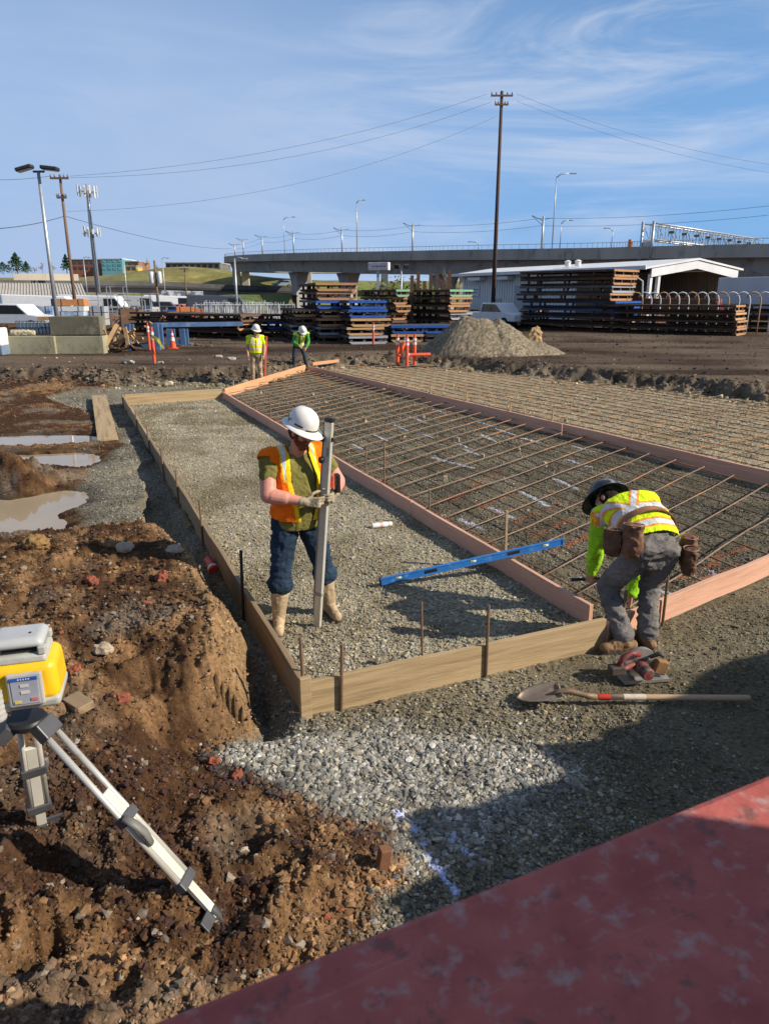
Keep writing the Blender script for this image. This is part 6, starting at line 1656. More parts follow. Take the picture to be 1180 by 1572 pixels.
def yard_lamp(px, yt, Y, lb, arm):
    t = at(px, yt, Y); b = Vector((t.x, Y, YZ)); h = t.z - YZ
    e = empty('street_lamp', b, 0, lb, 'street lamp'); q = MB(); q.tube([(0, 0, 0), (0, 0, h)], [.11, .07], 8); q.build('pole', GALV, e, smooth=True)
    q = MB(); q.tube([(0, 0, h - .15), (arm * .5, 0, h + .1), (arm, 0, h)], .045, 6); q.build('arm', GALV, e, smooth=True)
    q = MB(); q.box((arm * 1.15, 0, h - .02), (.5, .24, .12)); q.build('lamp_head', GALV, e, bevel=.03)
yard_lamp(360, 397, 62, 'slim street lamp standing before the bend of the viaduct', .7)
yard_lamp(128, 395, 125, 'grey road lamp on the left overpass, left of the cell tower', .8)
yard_lamp(190, 398, 130, 'grey road lamp on the left overpass before the orange brick building', -.8)
yard_lamp(249, 396, 128, 'grey road lamp on the left overpass below the bare hill tree', .8)
def flood2():
    t = at(616, 409, 60); b = Vector((t.x, 60, YZ)); h = t.z - YZ
    e = empty('floodlight_pole', b, 0, 'short pole with twin floodlights behind the steel stacks', 'light pole'); q = MB(); q.tube([(0, 0, 0), (0, 0, h)], .06, 8); q.build('pole', GALV, e, smooth=True)
    for s in (-1, 1): q = MB(); q.box((s * .35, -.05, h), (.42, .25, .34), (.4, 0, s * .3)); q.build('floodlight', DARKM, e, bevel=.05)
    t = at(580, 403, 62); b = Vector((t.x, 62, YZ)); h = t.z - YZ
    e = empty('road_sign', b, 0, 'white lightbox sign on a grey post behind the steel stacks', 'sign'); q = MB(); q.box((0, 0, (h - .6) / 2), (.22, .22, h - .6)); q.build('post', GALV, e)
    q = MB(); q.box((.1, 0, h - .3), (1.75, .55, .62), (0, 0, -.35)); q.build('sign_box', mat('sign_white', (.66, .64, .64), rough=.5), e, bevel=.03)
    q = MB()
    for i in range(7): q.box((-.45 + i * .17, -.285, h - .30), (.10, .012, .10 if i % 2 else .14))
    o = q.build('sign_lettering', mat('sign_mark', (.30, .16, .17), rough=.6), e); o.rotation_euler = (0, 0, -.35); o.location = (.1 + .02, 0, 0)
flood2()
# ------------------------------------------------------------------ the yard: stacks of steel panels, shed, clutter
STEEL = {'rust': mat('panel_rust', (.44, .235, .11), (.33, .165, .075), scale=1.2, rough=.75, c3=(.16, .09, .055), s3=2.2, bump=.1, bscale=20),
         'dark': mat('panel_dark_rust', (.15, .085, .05), (.10, .06, .04), scale=1.2, rough=.8, c3=(.24, .13, .07), s3=2.0),
         'blue': mat('panel_blue', (.13, .23, .42), (.09, .155, .30), scale=1.2, rough=.6, c3=(.24, .14, .08), s3=1.3, lo3=.58, hi3=.68),
         'grey': mat('panel_grey', (.36, .37, .40), (.26, .27, .30), scale=1.2, rough=.6, c3=(.30, .18, .10), s3=1.3),
         'tan': mat('panel_tan', (.52, .32, .16), (.42, .25, .12), scale=1.5, rough=.8, c3=(.30, .17, .09), s3=2.0),
         'green': mat('panel_green', (.16, .42, .26), (.36, .20, .10), scale=.5, rough=.7, lo=.45, hi=.55)}
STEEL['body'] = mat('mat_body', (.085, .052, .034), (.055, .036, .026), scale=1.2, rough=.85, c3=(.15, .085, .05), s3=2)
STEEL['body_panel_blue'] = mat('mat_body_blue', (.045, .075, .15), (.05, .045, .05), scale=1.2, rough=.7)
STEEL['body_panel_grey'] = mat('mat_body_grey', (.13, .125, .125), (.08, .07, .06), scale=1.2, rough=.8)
def panel(c, ang, L, W, H, m, label, group):
    """steel shoring panel: two chamfered plates held apart by posts"""
    root = empty('crane_mat', c, ang, label, 'steel mat', group)
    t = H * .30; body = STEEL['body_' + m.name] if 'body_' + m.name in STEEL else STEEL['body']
    for z in (0, H - t):
        q = MB(); ch = .16
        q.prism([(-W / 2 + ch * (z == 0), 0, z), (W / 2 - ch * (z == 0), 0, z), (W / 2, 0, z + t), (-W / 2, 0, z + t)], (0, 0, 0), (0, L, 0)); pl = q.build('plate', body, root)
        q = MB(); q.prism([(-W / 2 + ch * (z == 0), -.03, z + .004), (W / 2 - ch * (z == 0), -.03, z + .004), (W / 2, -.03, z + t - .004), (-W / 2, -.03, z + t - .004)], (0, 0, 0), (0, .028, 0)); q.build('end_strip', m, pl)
    hs = H - 2 * t - .004; first = None
    for x, y in [(-.43, .10), (-.10, .10), (.30, .10), (.44, .12), (.46, L * .33), (.46, L * .7), (-.46, L * .2), (-.46, L * .5), (-.46, L * .8), (-.2, L - .1), (.3, L - .1)]:
        if first is None:
            q = MB(); q.box((0, 0, 0), (.13, .13, hs)); first = o = q.build('spacer', body, root)
        else:
            o = first.copy(); COL.objects.link(o)
        o.location = (x * W, y, H / 2)
    return root
ORD = ['topmost', 'second from top', 'third from top', 'fourth from top', 'fifth from top', 'sixth from top', 'seventh from top', 'eighth from top', 'ninth from top']
CN = dict(rust='rust brown', dark='dark rusted', blue='blue', grey='grey', tan='tan', green='green and rust')
def stack(px, ybase, Y, e1, L, W, H, cols, desc, shift=0.16, zb=YZ, z0=None):
    """stack whose near right corner edge starts at column px; cols from the bottom up"""
    p = at(px, ybase, Y); x, y = p.x, Y; ang = math.atan2(e1[1], e1[0]); u = Vector((math.cos(ang), math.sin(ang), 0)); v = Vector((-u.y, u.x, 0))
    q = random.Random(px); n = len(cols); z = zb if z0 is None else z0
    q0 = MB()
    for i, cname in enumerate(cols):
        w = W * q.uniform(.92, 1.06); dx = q.uniform(-1, 1) * shift
        c = Vector((x, y, z)) + u * (w / 2 + dx) + v * q.uniform(-.2, .2)
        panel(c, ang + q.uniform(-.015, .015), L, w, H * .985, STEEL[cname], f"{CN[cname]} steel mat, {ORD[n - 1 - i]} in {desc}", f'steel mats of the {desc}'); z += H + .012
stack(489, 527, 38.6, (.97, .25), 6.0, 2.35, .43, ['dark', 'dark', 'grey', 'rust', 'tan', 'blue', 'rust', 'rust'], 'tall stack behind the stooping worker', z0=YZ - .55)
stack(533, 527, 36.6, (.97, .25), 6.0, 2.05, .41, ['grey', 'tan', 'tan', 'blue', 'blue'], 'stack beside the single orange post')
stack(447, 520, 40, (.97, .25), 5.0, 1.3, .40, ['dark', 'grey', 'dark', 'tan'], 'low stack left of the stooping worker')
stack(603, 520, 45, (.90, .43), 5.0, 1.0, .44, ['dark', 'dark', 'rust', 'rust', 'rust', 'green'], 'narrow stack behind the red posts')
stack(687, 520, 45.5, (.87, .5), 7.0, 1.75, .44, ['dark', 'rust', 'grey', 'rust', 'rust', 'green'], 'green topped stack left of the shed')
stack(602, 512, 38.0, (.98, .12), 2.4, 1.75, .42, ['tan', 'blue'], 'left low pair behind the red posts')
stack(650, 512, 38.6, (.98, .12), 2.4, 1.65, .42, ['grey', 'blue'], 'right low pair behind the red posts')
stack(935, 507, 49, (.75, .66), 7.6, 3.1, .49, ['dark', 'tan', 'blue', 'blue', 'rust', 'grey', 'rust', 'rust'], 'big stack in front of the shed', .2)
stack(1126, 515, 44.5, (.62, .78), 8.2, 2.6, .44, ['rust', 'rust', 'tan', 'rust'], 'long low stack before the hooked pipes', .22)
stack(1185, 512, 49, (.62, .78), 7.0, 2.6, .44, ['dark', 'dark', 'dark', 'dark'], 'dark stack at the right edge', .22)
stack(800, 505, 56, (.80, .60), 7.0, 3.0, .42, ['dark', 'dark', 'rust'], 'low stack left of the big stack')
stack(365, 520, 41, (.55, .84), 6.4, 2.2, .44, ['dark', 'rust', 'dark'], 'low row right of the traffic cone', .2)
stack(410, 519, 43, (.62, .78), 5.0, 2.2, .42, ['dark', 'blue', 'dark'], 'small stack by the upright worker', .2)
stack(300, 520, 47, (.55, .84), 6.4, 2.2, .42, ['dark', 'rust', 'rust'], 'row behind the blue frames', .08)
for i in range(7):
    p = at(632 + i * 9.5, 455, 49 + (i % 2)); q = MB(); h = 3.6 + .35 * math.sin(i * 2.3); q.box((0, 0, h / 2), (.22, .22, h)); o = q.build('steel_post', STEEL['dark']); o.location = (p.x, p.y, YZ); tag(o, 'dark upright steel post stored behind the stacks left of the shed', 'steel post', 'upright posts left of the shed')

def shed():
    A, B = Vector((7.35, 75, YZ)), Vector((19.1, 55, YZ)); d = (B - A); L = d.length; d.normalize(); n = Vector((-d.y, d.x, 0)); W = 10.0
    root = empty('metal_shed', A, math.atan2(d.y, d.x), 'grey metal shed with white roof edge and an open gable at its right end', 'shed')
    SID = mat('shed_siding', (.66, .69, .70), (.58, .61, .63), scale=.5, rough=.6); WHT = mat('shed_trim', (.70, .70, .69), (.6, .6, .6), scale=.8, rough=.45); INT = mat('shed_inside', (.33, .25, .17), (.27, .20, .135), scale=.4, rough=.9)
    ez, rz = 4.25, 4.92; o1 = L - 7.0                    # walled part, then the open end bay
    def rib(name, x0, x1, y, z0, z1, m):
        q = MB(); k = int((x1 - x0) / .35)
        for i in range(k): q.box((x0 + (i + .5) * (x1 - x0) / k, y, (z0 + z1) / 2), ((x1 - x0) / k * .62, .09, z1 - z0))
        q.box(((x0 + x1) / 2, y + .06, (z0 + z1) / 2), (x1 - x0, .05, z1 - z0)); return q.build(name, m, root)
    rib('side_wall', .8, o1, 0.0, 0, ez, SID); rib('back_wall', 0.8, L, W - .1, 0, ez, INT)
    q = MB(); q.box((.8, W / 2, ez / 2), (.1, W, ez)); q.build('end_wall', SID, root)
    q = MB(); q.box((o1, W / 2, ez / 2), (.1, W - .3, ez)); q.build('inner_wall', INT, root)
    q = MB()
    for s in (0, 1):
        y0, y1 = (-.9, W / 2) if s == 0 else (W + .5, W / 2)
        za = ez - .1 if s == 0 else ez
        q.add([(-.9, y0, za), (L + .5, y0, za), (L + .5, y1, rz), (-.9, y1, rz), (-.9, y0, za + .14), (L + .5, y0, za + .14), (L + .5, y1, rz + .14), (-.9, y1, rz + .14)], [(0, 1, 2, 3), (4, 5, 6, 7), (0, 1, 5, 4), (1, 2, 6, 5), (2, 3, 7, 6), (3, 0, 4, 7)])
    rf = q.build('roof', WHT, root)
    q = MB(); q.box((L / 2, -.96, ez + .02), (L + 1.4, .12, .26)); q.build('gutter', WHT, rf)
    q = MB(); q.tube([(L - .4, -.96, ez - .05), (L - .35, -.9, ez - .5), (L + .1, -.5, ez - .9), (L + .15, -.3, ez - 3.2)], .06, 6); q.build('downpipe', WHT, rf)
    q = MB()
    for (y0, y1) in ((0, W / 2), (W, W / 2)):
        q.add([(L + .3, y0, ez - .62), (L + .3, y0, ez - .02), (L + .3, y1, rz - .02), (L + .3, y1, rz - .62), (L + .42, y0, ez - .62), (L + .42, y0, ez - .02), (L + .42, y1, rz - .02), (L + .42, y1, rz - .62)], [(0, 1, 2, 3), (4, 5, 6, 7), (0, 1, 5, 4), (1, 2, 6, 5), (2, 3, 7, 6), (3, 0, 4, 7)])
    q.build('gable_board', WHT, root)
    for y in (.15, 1.0, W - .9, W - .15):
        q = MB(); q.box((L + .2, y, ez / 2 - .2), (.24, .24, ez - .4)); q.build('post', WHT, root)
    q = MB(); q.box((o1 + 3, W * .55, 1.2), (3, 5, 2.4)); q.build('rack_goods', mat('stored_goods', (.22, .07, .045), (.12, .06, .04), scale=1.5, rough=.8), root)
    q = MB(); q.box((2.6, -.10, 2.75), (1.9, .04, .9)); s = q.build('sign_board', mat('sign_pale', (.66, .68, .70), rough=.5), root)
    q = MB(); q.lathe([(.13, 0), (.22, 0), (.22, .02), (.13, .02)], 18, (1.98, -.125, 2.78), Euler((R(90), 0, 0))); q.build('sign_emblem', mat('sign_red', (.55, .06, .05), rough=.5), s)
    q = MB()
    for z, w in ((2.92, 1.1), (2.66, .95)):
        for i in range(9): q.box((2.38 + i * w / 9, -.125, z), (w / 9 * .7, .012, .10 if i % 3 else .13))
    q.build('sign_lettering', mat('sign_text_grey', (.22, .25, .32), rough=.6), s)
    for x, w, h, z, m in ((6.4, 1.0, 2.1, 1.05, 'door'), (10.5, 3.4, 3.2, 1.6, 'roller_door')):
        q = MB(); q.box((x, -.08, z), (w, .06, h)); dd = q.build(m, mat('door_grey', (.36, .40, .43), (.30, .34, .37), scale=.6, rough=.6), root)
        q = MB(); q.box((x + w * .38, -.13, 1.0), (.06, .06, .14)); q.build('handle', DARKM, dd)
    for x in (3.6, 7.6, 12.2):
        q = MB(); q.box((x, -.45, ez - .38), (1.9, .85, .28)); q.build('canopy_shade', SID, root)
    for x in (13.0, 14.2):
        q = MB(); q.lathe([(.25, 0), (.25, .35), (.32, .38), (.1, .5)], 12, (x, 2.0, ez + .5)); q.build('roof_vent', WHT, root, smooth='auto')
shed()
# ------------------------------------------------------------------ vehicles
def vehicle(loc, rz, kind, colr, label):
    P = dict(car=([(-2.2, .35), (2.2, .35), (2.25, .75), (1.3, .95), (.7, 1.42), (-1.1, 1.45), (-1.9, 1.0), (-2.25, .9)], 1.75, [(1.1, .98), (.62, 1.36), (-1.05, 1.38), (-1.7, 1.0)], (-1.35, 1.35), .33),
             pickup=([(-2.8, .5), (2.8, .5), (2.85, 1.0), (1.7, 1.15), (1.0, 1.8), (-.5, 1.82), (-.75, 1.15), (-2.85, 1.12)], 1.9, [(1.5, 1.18), (.92, 1.72), (-.42, 1.74), (-.6, 1.18)], (-1.8, 1.8), .40),
             van=([(-3.0, .5), (3.0, .5), (3.05, 1.1), (2.5, 1.4), (1.9, 2.3), (-2.95, 2.45)], 2.0, [(2.35, 1.42), (1.88, 2.1), (.9, 2.12), (.9, 1.42)], (-1.9, 1.9), .38),
             bus=([(-5.0, .55), (5.0, .55), (5.05, 2.9), (4.8, 3.2), (-5.0, 3.2)], 2.5, [(4.6, 1.7), (4.6, 2.6), (-4.6, 2.6), (-4.6, 1.7)], (-3.2, 3.2), .5))[kind]
    prof, w, win, wx, wr = P
    root = empty('parked_' + kind, loc, rz, label, {'car': 'car', 'pickup': 'pickup truck', 'van': 'van', 'bus': 'bus'}[kind])
    m = mat('paint_%03d%03d%03d' % tuple(int(v * 100) for v in colr), colr, tuple(v * .9 for v in colr), scale=2, rough=.3, spec=.5)
    q = MB(); q.prism([(x, -w / 2, z) for x, z in prof], (0, 0, 0), (0, w, 0)); b = q.build('body', m, root, bevel=.06)
    q = MB(); q.prism([(x, -w / 2 - .008, z) for x, z in win], (0, 0, 0), (0, w + .016, 0)); q.build('window', mat('car_glass', (.02, .025, .03), rough=.08, spec=.6), root)
    for x in wx:
        for s in (-1, 1):
            q = MB(); q.lathe([(wr * .6, -.11), (wr, -.10), (wr, .10), (wr * .6, .11)], 16, (x, s * (w / 2 - .10), wr), Euler((R(90), 0, 0))); wh_ = q.build('wheel', mat('tyre', (.02, .02, .02), rough=.8), root, smooth='auto')
            q = MB(); q.lathe([(wr * .5, -.115), (wr * .55, .115)], 12, (x, s * (w / 2 - .10), wr), Euler((R(90), 0, 0))); q.build('rim', GALV, wh_, smooth='auto')
    for s in (-1, 1):
        x = max(p[0] for p in prof); q = MB(); q.box((x - .06, s * w * .38, .82), (.12, .28, .14)); q.build('headlight', mat('headlight', (.7, .7, .68), rough=.2), root)
    return root
def on(px, Y, z=YZ): p = at(px, 470, Y); return (p.x, Y, z)
WH = (.70, .71, .72)
vehicle(on(760, 57), R(-52), 'pickup', WH, 'white pickup parked in front of the grey shed')
vehicle(on(22, 60), R(4), 'bus', WH, 'white bus with dark windows parked under the left canopy').scale = (.68, .68, .68)
vehicle(on(66, 58), R(10), 'van', WH, 'white van parked right of the white bus')
vehicle(on(18, 50), R(-6), 'pickup', WH, 'white pickup at the left edge in front of the bus')
for px, Y, k, c, lb in [(178, 72, 'car', (.03, .03, .035), 'black car at the left end of the parked row'), (203, 74, 'van', (.40, .41, .42), 'grey van in the parked row behind the orange vest'), (222, 70, 'car', (.05, .06, .09), 'dark blue car right of the grey van'), (246, 73, 'pickup', (.05, .05, .05), 'black pickup at the right end of the parked row'), (160, 80, 'pickup', (.10, .10, .11), 'dark grey pickup behind the black car'), (262, 90, 'van', WH, 'white van parked below the overpass')]:
    vehicle(on(px, Y), R(8 + px % 11), k, c, lb)
q = at(268, 407 + 24, 158)
vehicle((at(432, 437, 158).x, 159.5, at(432, 441, 158).z - .0), R(-170), 'car', (.35, .42, .52), 'pale blue car driving on the low road below the viaduct')

for px, Y, k, c, lb in [(150, 66, 'van', WH, 'white van half hidden behind the mesh cabinet'), (196, 64, 'car', (.30, .31, .33), 'silver car in front of the grey van'), (262, 68, 'car', (.035, .035, .04), 'small black car left of the tall orange crate'), (300, 76, 'pickup', (.22, .23, .25), 'grey pickup parked below the painted retaining wall'), (338, 72, 'van', (.07, .08, .10), 'dark van behind the galvanised fence panels'), (276, 84, 'car', (.35, .05, .04), 'red car under the painted retaining wall'), (118, 74, 'pickup', (.45, .46, .48), 'pale grey pickup behind the wrapped bundles')]:
    vehicle(on(px, Y), R(-10 + px % 23), k, c, lb)
def canopy():
    a, b = at(-60, 455, 62), at(133, 452, 66); root = empty('canopy', (a.x, 62, YZ), math.atan2(4, b.x - a.x), 'open canopy with a pale ribbed metal roof at the left', 'canopy'); L = math.hypot(b.x - a.x, 4); h = at(50, 452, 63).z - YZ
    q = MB(); vs = [(0, -1.5, h - .6), (L, -1.5, h - .6), (L, 7, h + .9), (0, 7, h + .9)]; q.add(vs + [(x, y, z + .12) for x, y, z in vs], [(0, 1, 2, 3), (4, 5, 6, 7), (0, 1, 5, 4), (1, 2, 6, 5), (2, 3, 7, 6), (3, 0, 4, 7)])
    for i in range(40): x = L * (i + .5) / 40; q.prism([(x - .03, -1.5, h - .47), (x + .03, -1.5, h - .47), (x + .03, 7, h + 1.03), (x - .03, 7, h + 1.03)], (0, 0, 0), (0, 0, .05))
    q.build('roof', mat('canopy_roof', (.44, .40, .35), (.38, .35, .30), scale=.6, rough=.6), root)
    for x in (.4, L * .35, L * .7, L - .4):
        for y in (-1, 6): k = MB(); k.box((x, y, h / 2 - .2), (.18, .18, h - .4)); k.build('post', DARKM, root)
canopy()
def crate_stack(px, y0, y1, Y, w, m, lb, name='panel_bundle', cat='bundle', d=1.2, rz=.1):
    p, t = at(px, y1, Y), at(px, y0, Y); h = t.z - p.z; root = empty(name, (p.x, Y, p.z), rz, lb, cat); k = max(1, int(h / .3)); q = MB()
    for i in range(k): q.box((0, d / 2, h * (i + .5) / k), (w, d, h / k * .9))
    q.build('bundle_body', m, root, bevel=.01)
    for x in (-.3, .3):
        q = MB(); q.box((x * w, d / 2, h / 2), (.05, d + .02, h + .01)); q.build('strap', DARKM, root)
OR = mat('bundle_orange', (.50, .22, .08), (.42, .18, .07), scale=1, rough=.8); WHB = mat('bundle_white', (.62, .62, .60), (.5, .5, .5), scale=1, rough=.7)
crate_stack(108, 459, 470, 52, 1.9, OR, 'orange wrapped bundle at the top of the pile behind the wooden pole')
crate_stack(108, 470, 478, 51.9, 1.9, WHB, 'white wrapped bundle in the middle of the pile behind the wooden pole')
crate_stack(108, 478, 493, 51.8, 1.9, mat('bundle_blue', (.40, .47, .55), (.12, .22, .42), scale=.8, rough=.7, lo=.45, hi=.55), 'blue and white bundle at the bottom of the pile behind the wooden pole')
crate_stack(152, 470, 500, 40, .75, mat('mesh_grey', (.36, .38, .40), (.28, .30, .32), scale=2, rough=.6), 'tall grey mesh cabinet behind the stacked concrete blocks', 'mesh_cabinet', 'cabinet', .9)
crate_stack(287, 471, 503, 50, 1.15, mat('crate_orange', (.62, .20, .06), (.5, .16, .05), scale=3, rough=.6), 'tall orange lattice crate behind the traffic cone', 'orange_crate', 'crate', 1.2, .25)
crate_stack(306, 474, 498, 52, .7, mat('crate_orange_b', (.52, .17, .06), (.4, .13, .05), scale=3, rough=.6), 'narrow orange crate right of the tall orange lattice crate', 'orange_crate', 'crate', 1.0, .25)
crate_stack(62, 470, 488, 54, 1.5, mat('bundle_blue_b', (.10, .18, .36), (.42, .46, .52), scale=.9, rough=.7, lo=.42, hi=.58), 'blue and grey strapped bundle right of the white van front')
for i, (px, Y, w) in enumerate([(350, 58, 2.4), (378, 59, 2.4), (406, 58, 2.4), (432, 60, 2.2), (335, 64, 2.2), (395, 66, 2.4), (318, 60, 2.0)]):
    p = at(px, 490, Y); h = at(px, 468 - 3 * (Y > 60), Y).z - YZ
    root = empty('fence_panel', (p.x, Y, YZ), R(6 + 3 * (i % 3)), 'galvanised fence panel stored upright behind the low stacks', 'fence panel', 'stored galvanised fence panels')
    q = MB(); q.tube([(-w / 2, 0, 0), (-w / 2, 0, h), (w / 2, 0, h), (w / 2, 0, 0)], .04, 5); q.tube([(-w / 2, 0, .15), (w / 2, 0, .15)], .03, 5); q.tube([(-w / 2, 0, h * .45), (w / 2, 0, h * .45)], .05, 5); q.build('frame', mat('fence_white', (.60, .62, .63), (.5, .52, .53), rough=.5), root)
    q = MB(); g = random.Random(i)
    for k in range(26):
        x = -w / 2 + w * (k + .5) / 26; q.tube([(x, g.uniform(-.1, .1), .15), (x + g.uniform(-.06, .06), g.uniform(-.1, .1), h + g.uniform(0, .25))], .016, 3)
    q.build('bars', GALV, root)
# scaffolding frames, bins and scrap between the stacks and the overpass
for i, (px, Y) in enumerate([(140, 56), (168, 54), (186, 58), (214, 57), (240, 60)]):
    p = at(px, 480, Y); h = 2.0 + .5 * (i % 3); root = empty('scaffold_frame', (p.x, Y, YZ), R(20 * i), 'grey tubular scaffold frame standing among the clutter on the left', 'scaffold', 'scaffold frames on the left')
    q = MB(); w = 1.3
    for y in (0, .8):
        q.tube([(-w / 2, y, 0), (-w / 2, y, h), (w / 2, y, h), (w / 2, y, 0)], .035, 5); q.tube([(-w / 2, y, h * .5), (w / 2, y, h * .5)], .03, 5); q.tube([(-w / 2, y, 0), (w / 2, y, h * .5)], .025, 5)
    for x in (-w / 2, w / 2): q.tube([(x, 0, h), (x, .8, h)], .03, 5)
    q.build('tube_frame', GALV, root)
g = random.Random(3)
for i in range(16):
    px = 130 + i * 9 + g.uniform(-3, 3); Y = g.uniform(46, 66); p = at(px, 480, Y); w, h = g.uniform(.8, 1.8), g.uniform(.5, 1.5)
    root = empty('scrap_bin', (p.x, Y, YZ), g.uniform(-.6, .6), 'dark open scrap bin among the clutter on the left', 'bin', 'scrap bins on the left')
    m = STEEL[g.choice(['dark', 'dark', 'grey', 'blue', 'rust'])]
    q = MB(); t = .06
    for (c, s) in [((0, 0, .05), (w, 1, .1)), ((-w / 2, 0, h / 2), (t, 1, h)), ((w / 2, 0, h / 2), (t, 1, h)), ((0, -.5, h / 2), (w, t, h)), ((0, .5, h / 2), (w, t, h))]: q.box(c, s)
    q.build('shell', m, root)
    q = MB()
    for k in range(7): a = Vector((g.uniform(-.4, .4) * w, g.uniform(-.4, .4), h * .6)); q.tube([a, a + Vector((g.uniform(-.7, .7), g.uniform(-.4, .4), g.uniform(.1, .9)))], g.uniform(.03, .07), 5)
    q.build('scrap', STEEL[g.choice(['grey', 'rust', 'dark'])], root)
# ------------------------------------------------------------------ things at the yard edge
CB = mat('mossy_concrete', (.36, .33, .22), (.27, .25, .16), scale=1.2, rough=.92, c3=(.19, .17, .10), s3=2.2, bump=.25, bscale=14); CB2 = mat('dark_concrete', (.16, .145, .10), (.115, .105, .075), scale=1.3, rough=.92, c3=(.25, .225, .15), s3=2, bump=.25, bscale=14)
def block(x0, x1, yb, Y, h, z, m, lb):
    a, b = at(x0, yb, Y), at(x1, yb, Y); w = b.x - a.x; q = MB(); q.box((0, 0, h / 2), (w - .03, .75, h)); q.box((0, 0, h + .02), (.25, .1, .04)); o = q.build('concrete_block', m, bevel=.03); o.location = ((a.x + b.x) / 2, Y + .37, z); o.rotation_euler = (0, 0, .03); tag(o, lb, 'concrete block')
block(11, 86, 542, 30.3, .74, YZ - .02, CB, 'mossy concrete block at the lower left of the stacked blocks'); block(87, 160, 540, 30.5, .74, YZ - .02, CB, 'mossy concrete block at the lower right, under the dark block'); block(78, 155, 516, 30.5, .74, YZ + .76, CB2, 'dark stained concrete block on top of the lower right block')
def left_bits():
    p = at(53, 517, 31.2); root = empty('wire_cage', (p.x, 31.2, YZ + .74), .03, 'wire cage with a grey lining behind the lower left concrete block', 'cage')
    q = MB(); q.box((0, .3, .25), (1.32, .6, .5)); q.build('lining', mat('cage_lining', (.46, .52, .56), (.24, .32, .36), scale=2, rough=.7), root)
    q = MB()
    for i in range(10): q.tube([(-.68 + i * .151, -.02, 0), (-.68 + i * .151, -.02, .55)], .014, 4)
    for z in (.02, .28, .55): q.tube([(-.68, -.02, z), (.68, -.02, z)], .014, 4)
    q.build('wire_front', DARKM, root)
    p = at(32, 518, 30.4); q = Solid(); q.cap((-.42, 0, .12), (.42, .05, .12), .13, .12); o = q.fuse('sandbag', .03, 3, wrinkle=.03, wfreq=6, colour=lambda p: (.48, .42, .30), mat_=CLOTH); o.location = (p.x, 30.6, YZ + .72); tag(o, 'pale roll of sacking lying on the lower left concrete block', 'sack')
    p = at(3, 542, 30); root = empty('water_tank', (p.x - .1, 30, YZ), 0, 'white plastic tank with a blue grey base at the left edge', 'tank'); q = MB(); q.box((0, 0, .72), (.62, .7, .72)); q.build('tank_body', mat('tank_white', (.70, .71, .72), rough=.4), root, bevel=.06); q = MB(); q.box((0, 0, .18), (.66, .74, .36)); q.build('tank_base', mat('tank_blue', (.18, .24, .33), rough=.5), root, bevel=.03)
    for i in range(5):
        a = at(10 + i * 16, 494 + i % 2 * 4, 34); q = MB(); q.box((0, 0, .08), (1.5, .8, .12), (0, g.uniform(-.08, .08), g.uniform(-.4, .4))); o = q.build('rusty_plate', STEEL['rust' if i % 2 else 'dark']); o.location = (a.x, 34, a.z - .2); tag(o, 'rusty steel plate lying loose behind the wire cage', 'steel plate', 'rusty plates behind the wire cage')
    q = MB(); q.beam(at(60, 489, 33.4), at(158, 488, 33.8), .5, .16); tag(q.build('steel_beam', STEEL['rust']), 'long rust red beam behind the top concrete block', 'steel beam')
left_bits()
LUM = [mat('scrap_wood_a', (.44, .28, .14), (.34, .21, .10), scale=2, rough=.85), mat('scrap_wood_b', (.13, .08, .045), (.09, .055, .035), scale=2, rough=.9)]
for i in range(24):
    a = Vector((at(g.uniform(160, 203), 520, 31.5).x, 31.5 + g.uniform(-.5, 1.2), YZ + g.uniform(.02, .75) * (1 - .0)))
    d = Vector((g.uniform(-1, 1), g.uniform(-.5, .5), g.uniform(-.35, .5))).normalized() * g.uniform(.35, .7); q = MB(); q.beam(a - d, a + d, g.uniform(.08, .16), g.uniform(.05, .10)); o = q.build('scrap_board', LUM[0 if g.random() < .3 else 1]); tag(o, 'piece of broken timber in the jumbled scrap heap', 'timber', 'timbers of the scrap heap')
for x0, y0, x1, y1, lb in [(162, 532, 180, 498, 'pale board leaning upright on the left side of the scrap heap'), (197, 530, 192, 503, 'thin tan board leaning at the right side of the scrap heap'), (158, 505, 166, 525, 'short tan board leaning on the concrete blocks at the scrap heap')]:
    q = MB(); q.beam(at(x0, y0, 30.9), at(x1, y1, 31.6), .16, .06, up=(0, -1, 0)); tag(q.build('board', LUM[0]), lb, 'board')
BLU = mat('frame_blue', (.07, .13, .26), (.05, .095, .19), scale=1.5, rough=.55, c3=(.12, .17, .28), s3=2)
def blue_frame():
    for lb, X, Y in [('blue steel trestle with two uprights behind the red white post', (199, 242), 32.5), ('smaller blue steel trestle behind the traffic cone', (262, 282), 35.5)]:
        a, b = at(X[0], 535, Y), at(X[1], 535, Y); w = b.x - a.x; root = empty('blue_trestle', ((a.x + b.x) / 2, Y, YZ), .06, lb, 'trestle'); h = 1.15 if w > 1 else .8
        for s in (-1, 1): q = MB(); q.box((s * w / 2, 0, h / 2), (.24, .22, h), (0, s * -.04, 0)); q.box((s * w / 2 + .16, .3, h / 2), (.10, .2, h * .95)); q.build('upright', BLU, root)
        q = MB(); q.box((0, 0, .20), (w - .26, .18, .2)); q.build('cross_bar', BLU, root)
blue_frame()
q = MB(); q.beam(at(237, 499, 38), at(372, 497, 40), .3, .22); tag(q.build('steel_beam', BLU), 'long blue beam lying across the top of the low rusty rows', 'steel beam')
ORN = mat('safety_orange', (.72, .10, .03), (.62, .085, .03), scale=5, rough=.5); WBAND = mat('reflective_white', (.70, .70, .70), (.55, .55, .55), scale=14, rough=.4)
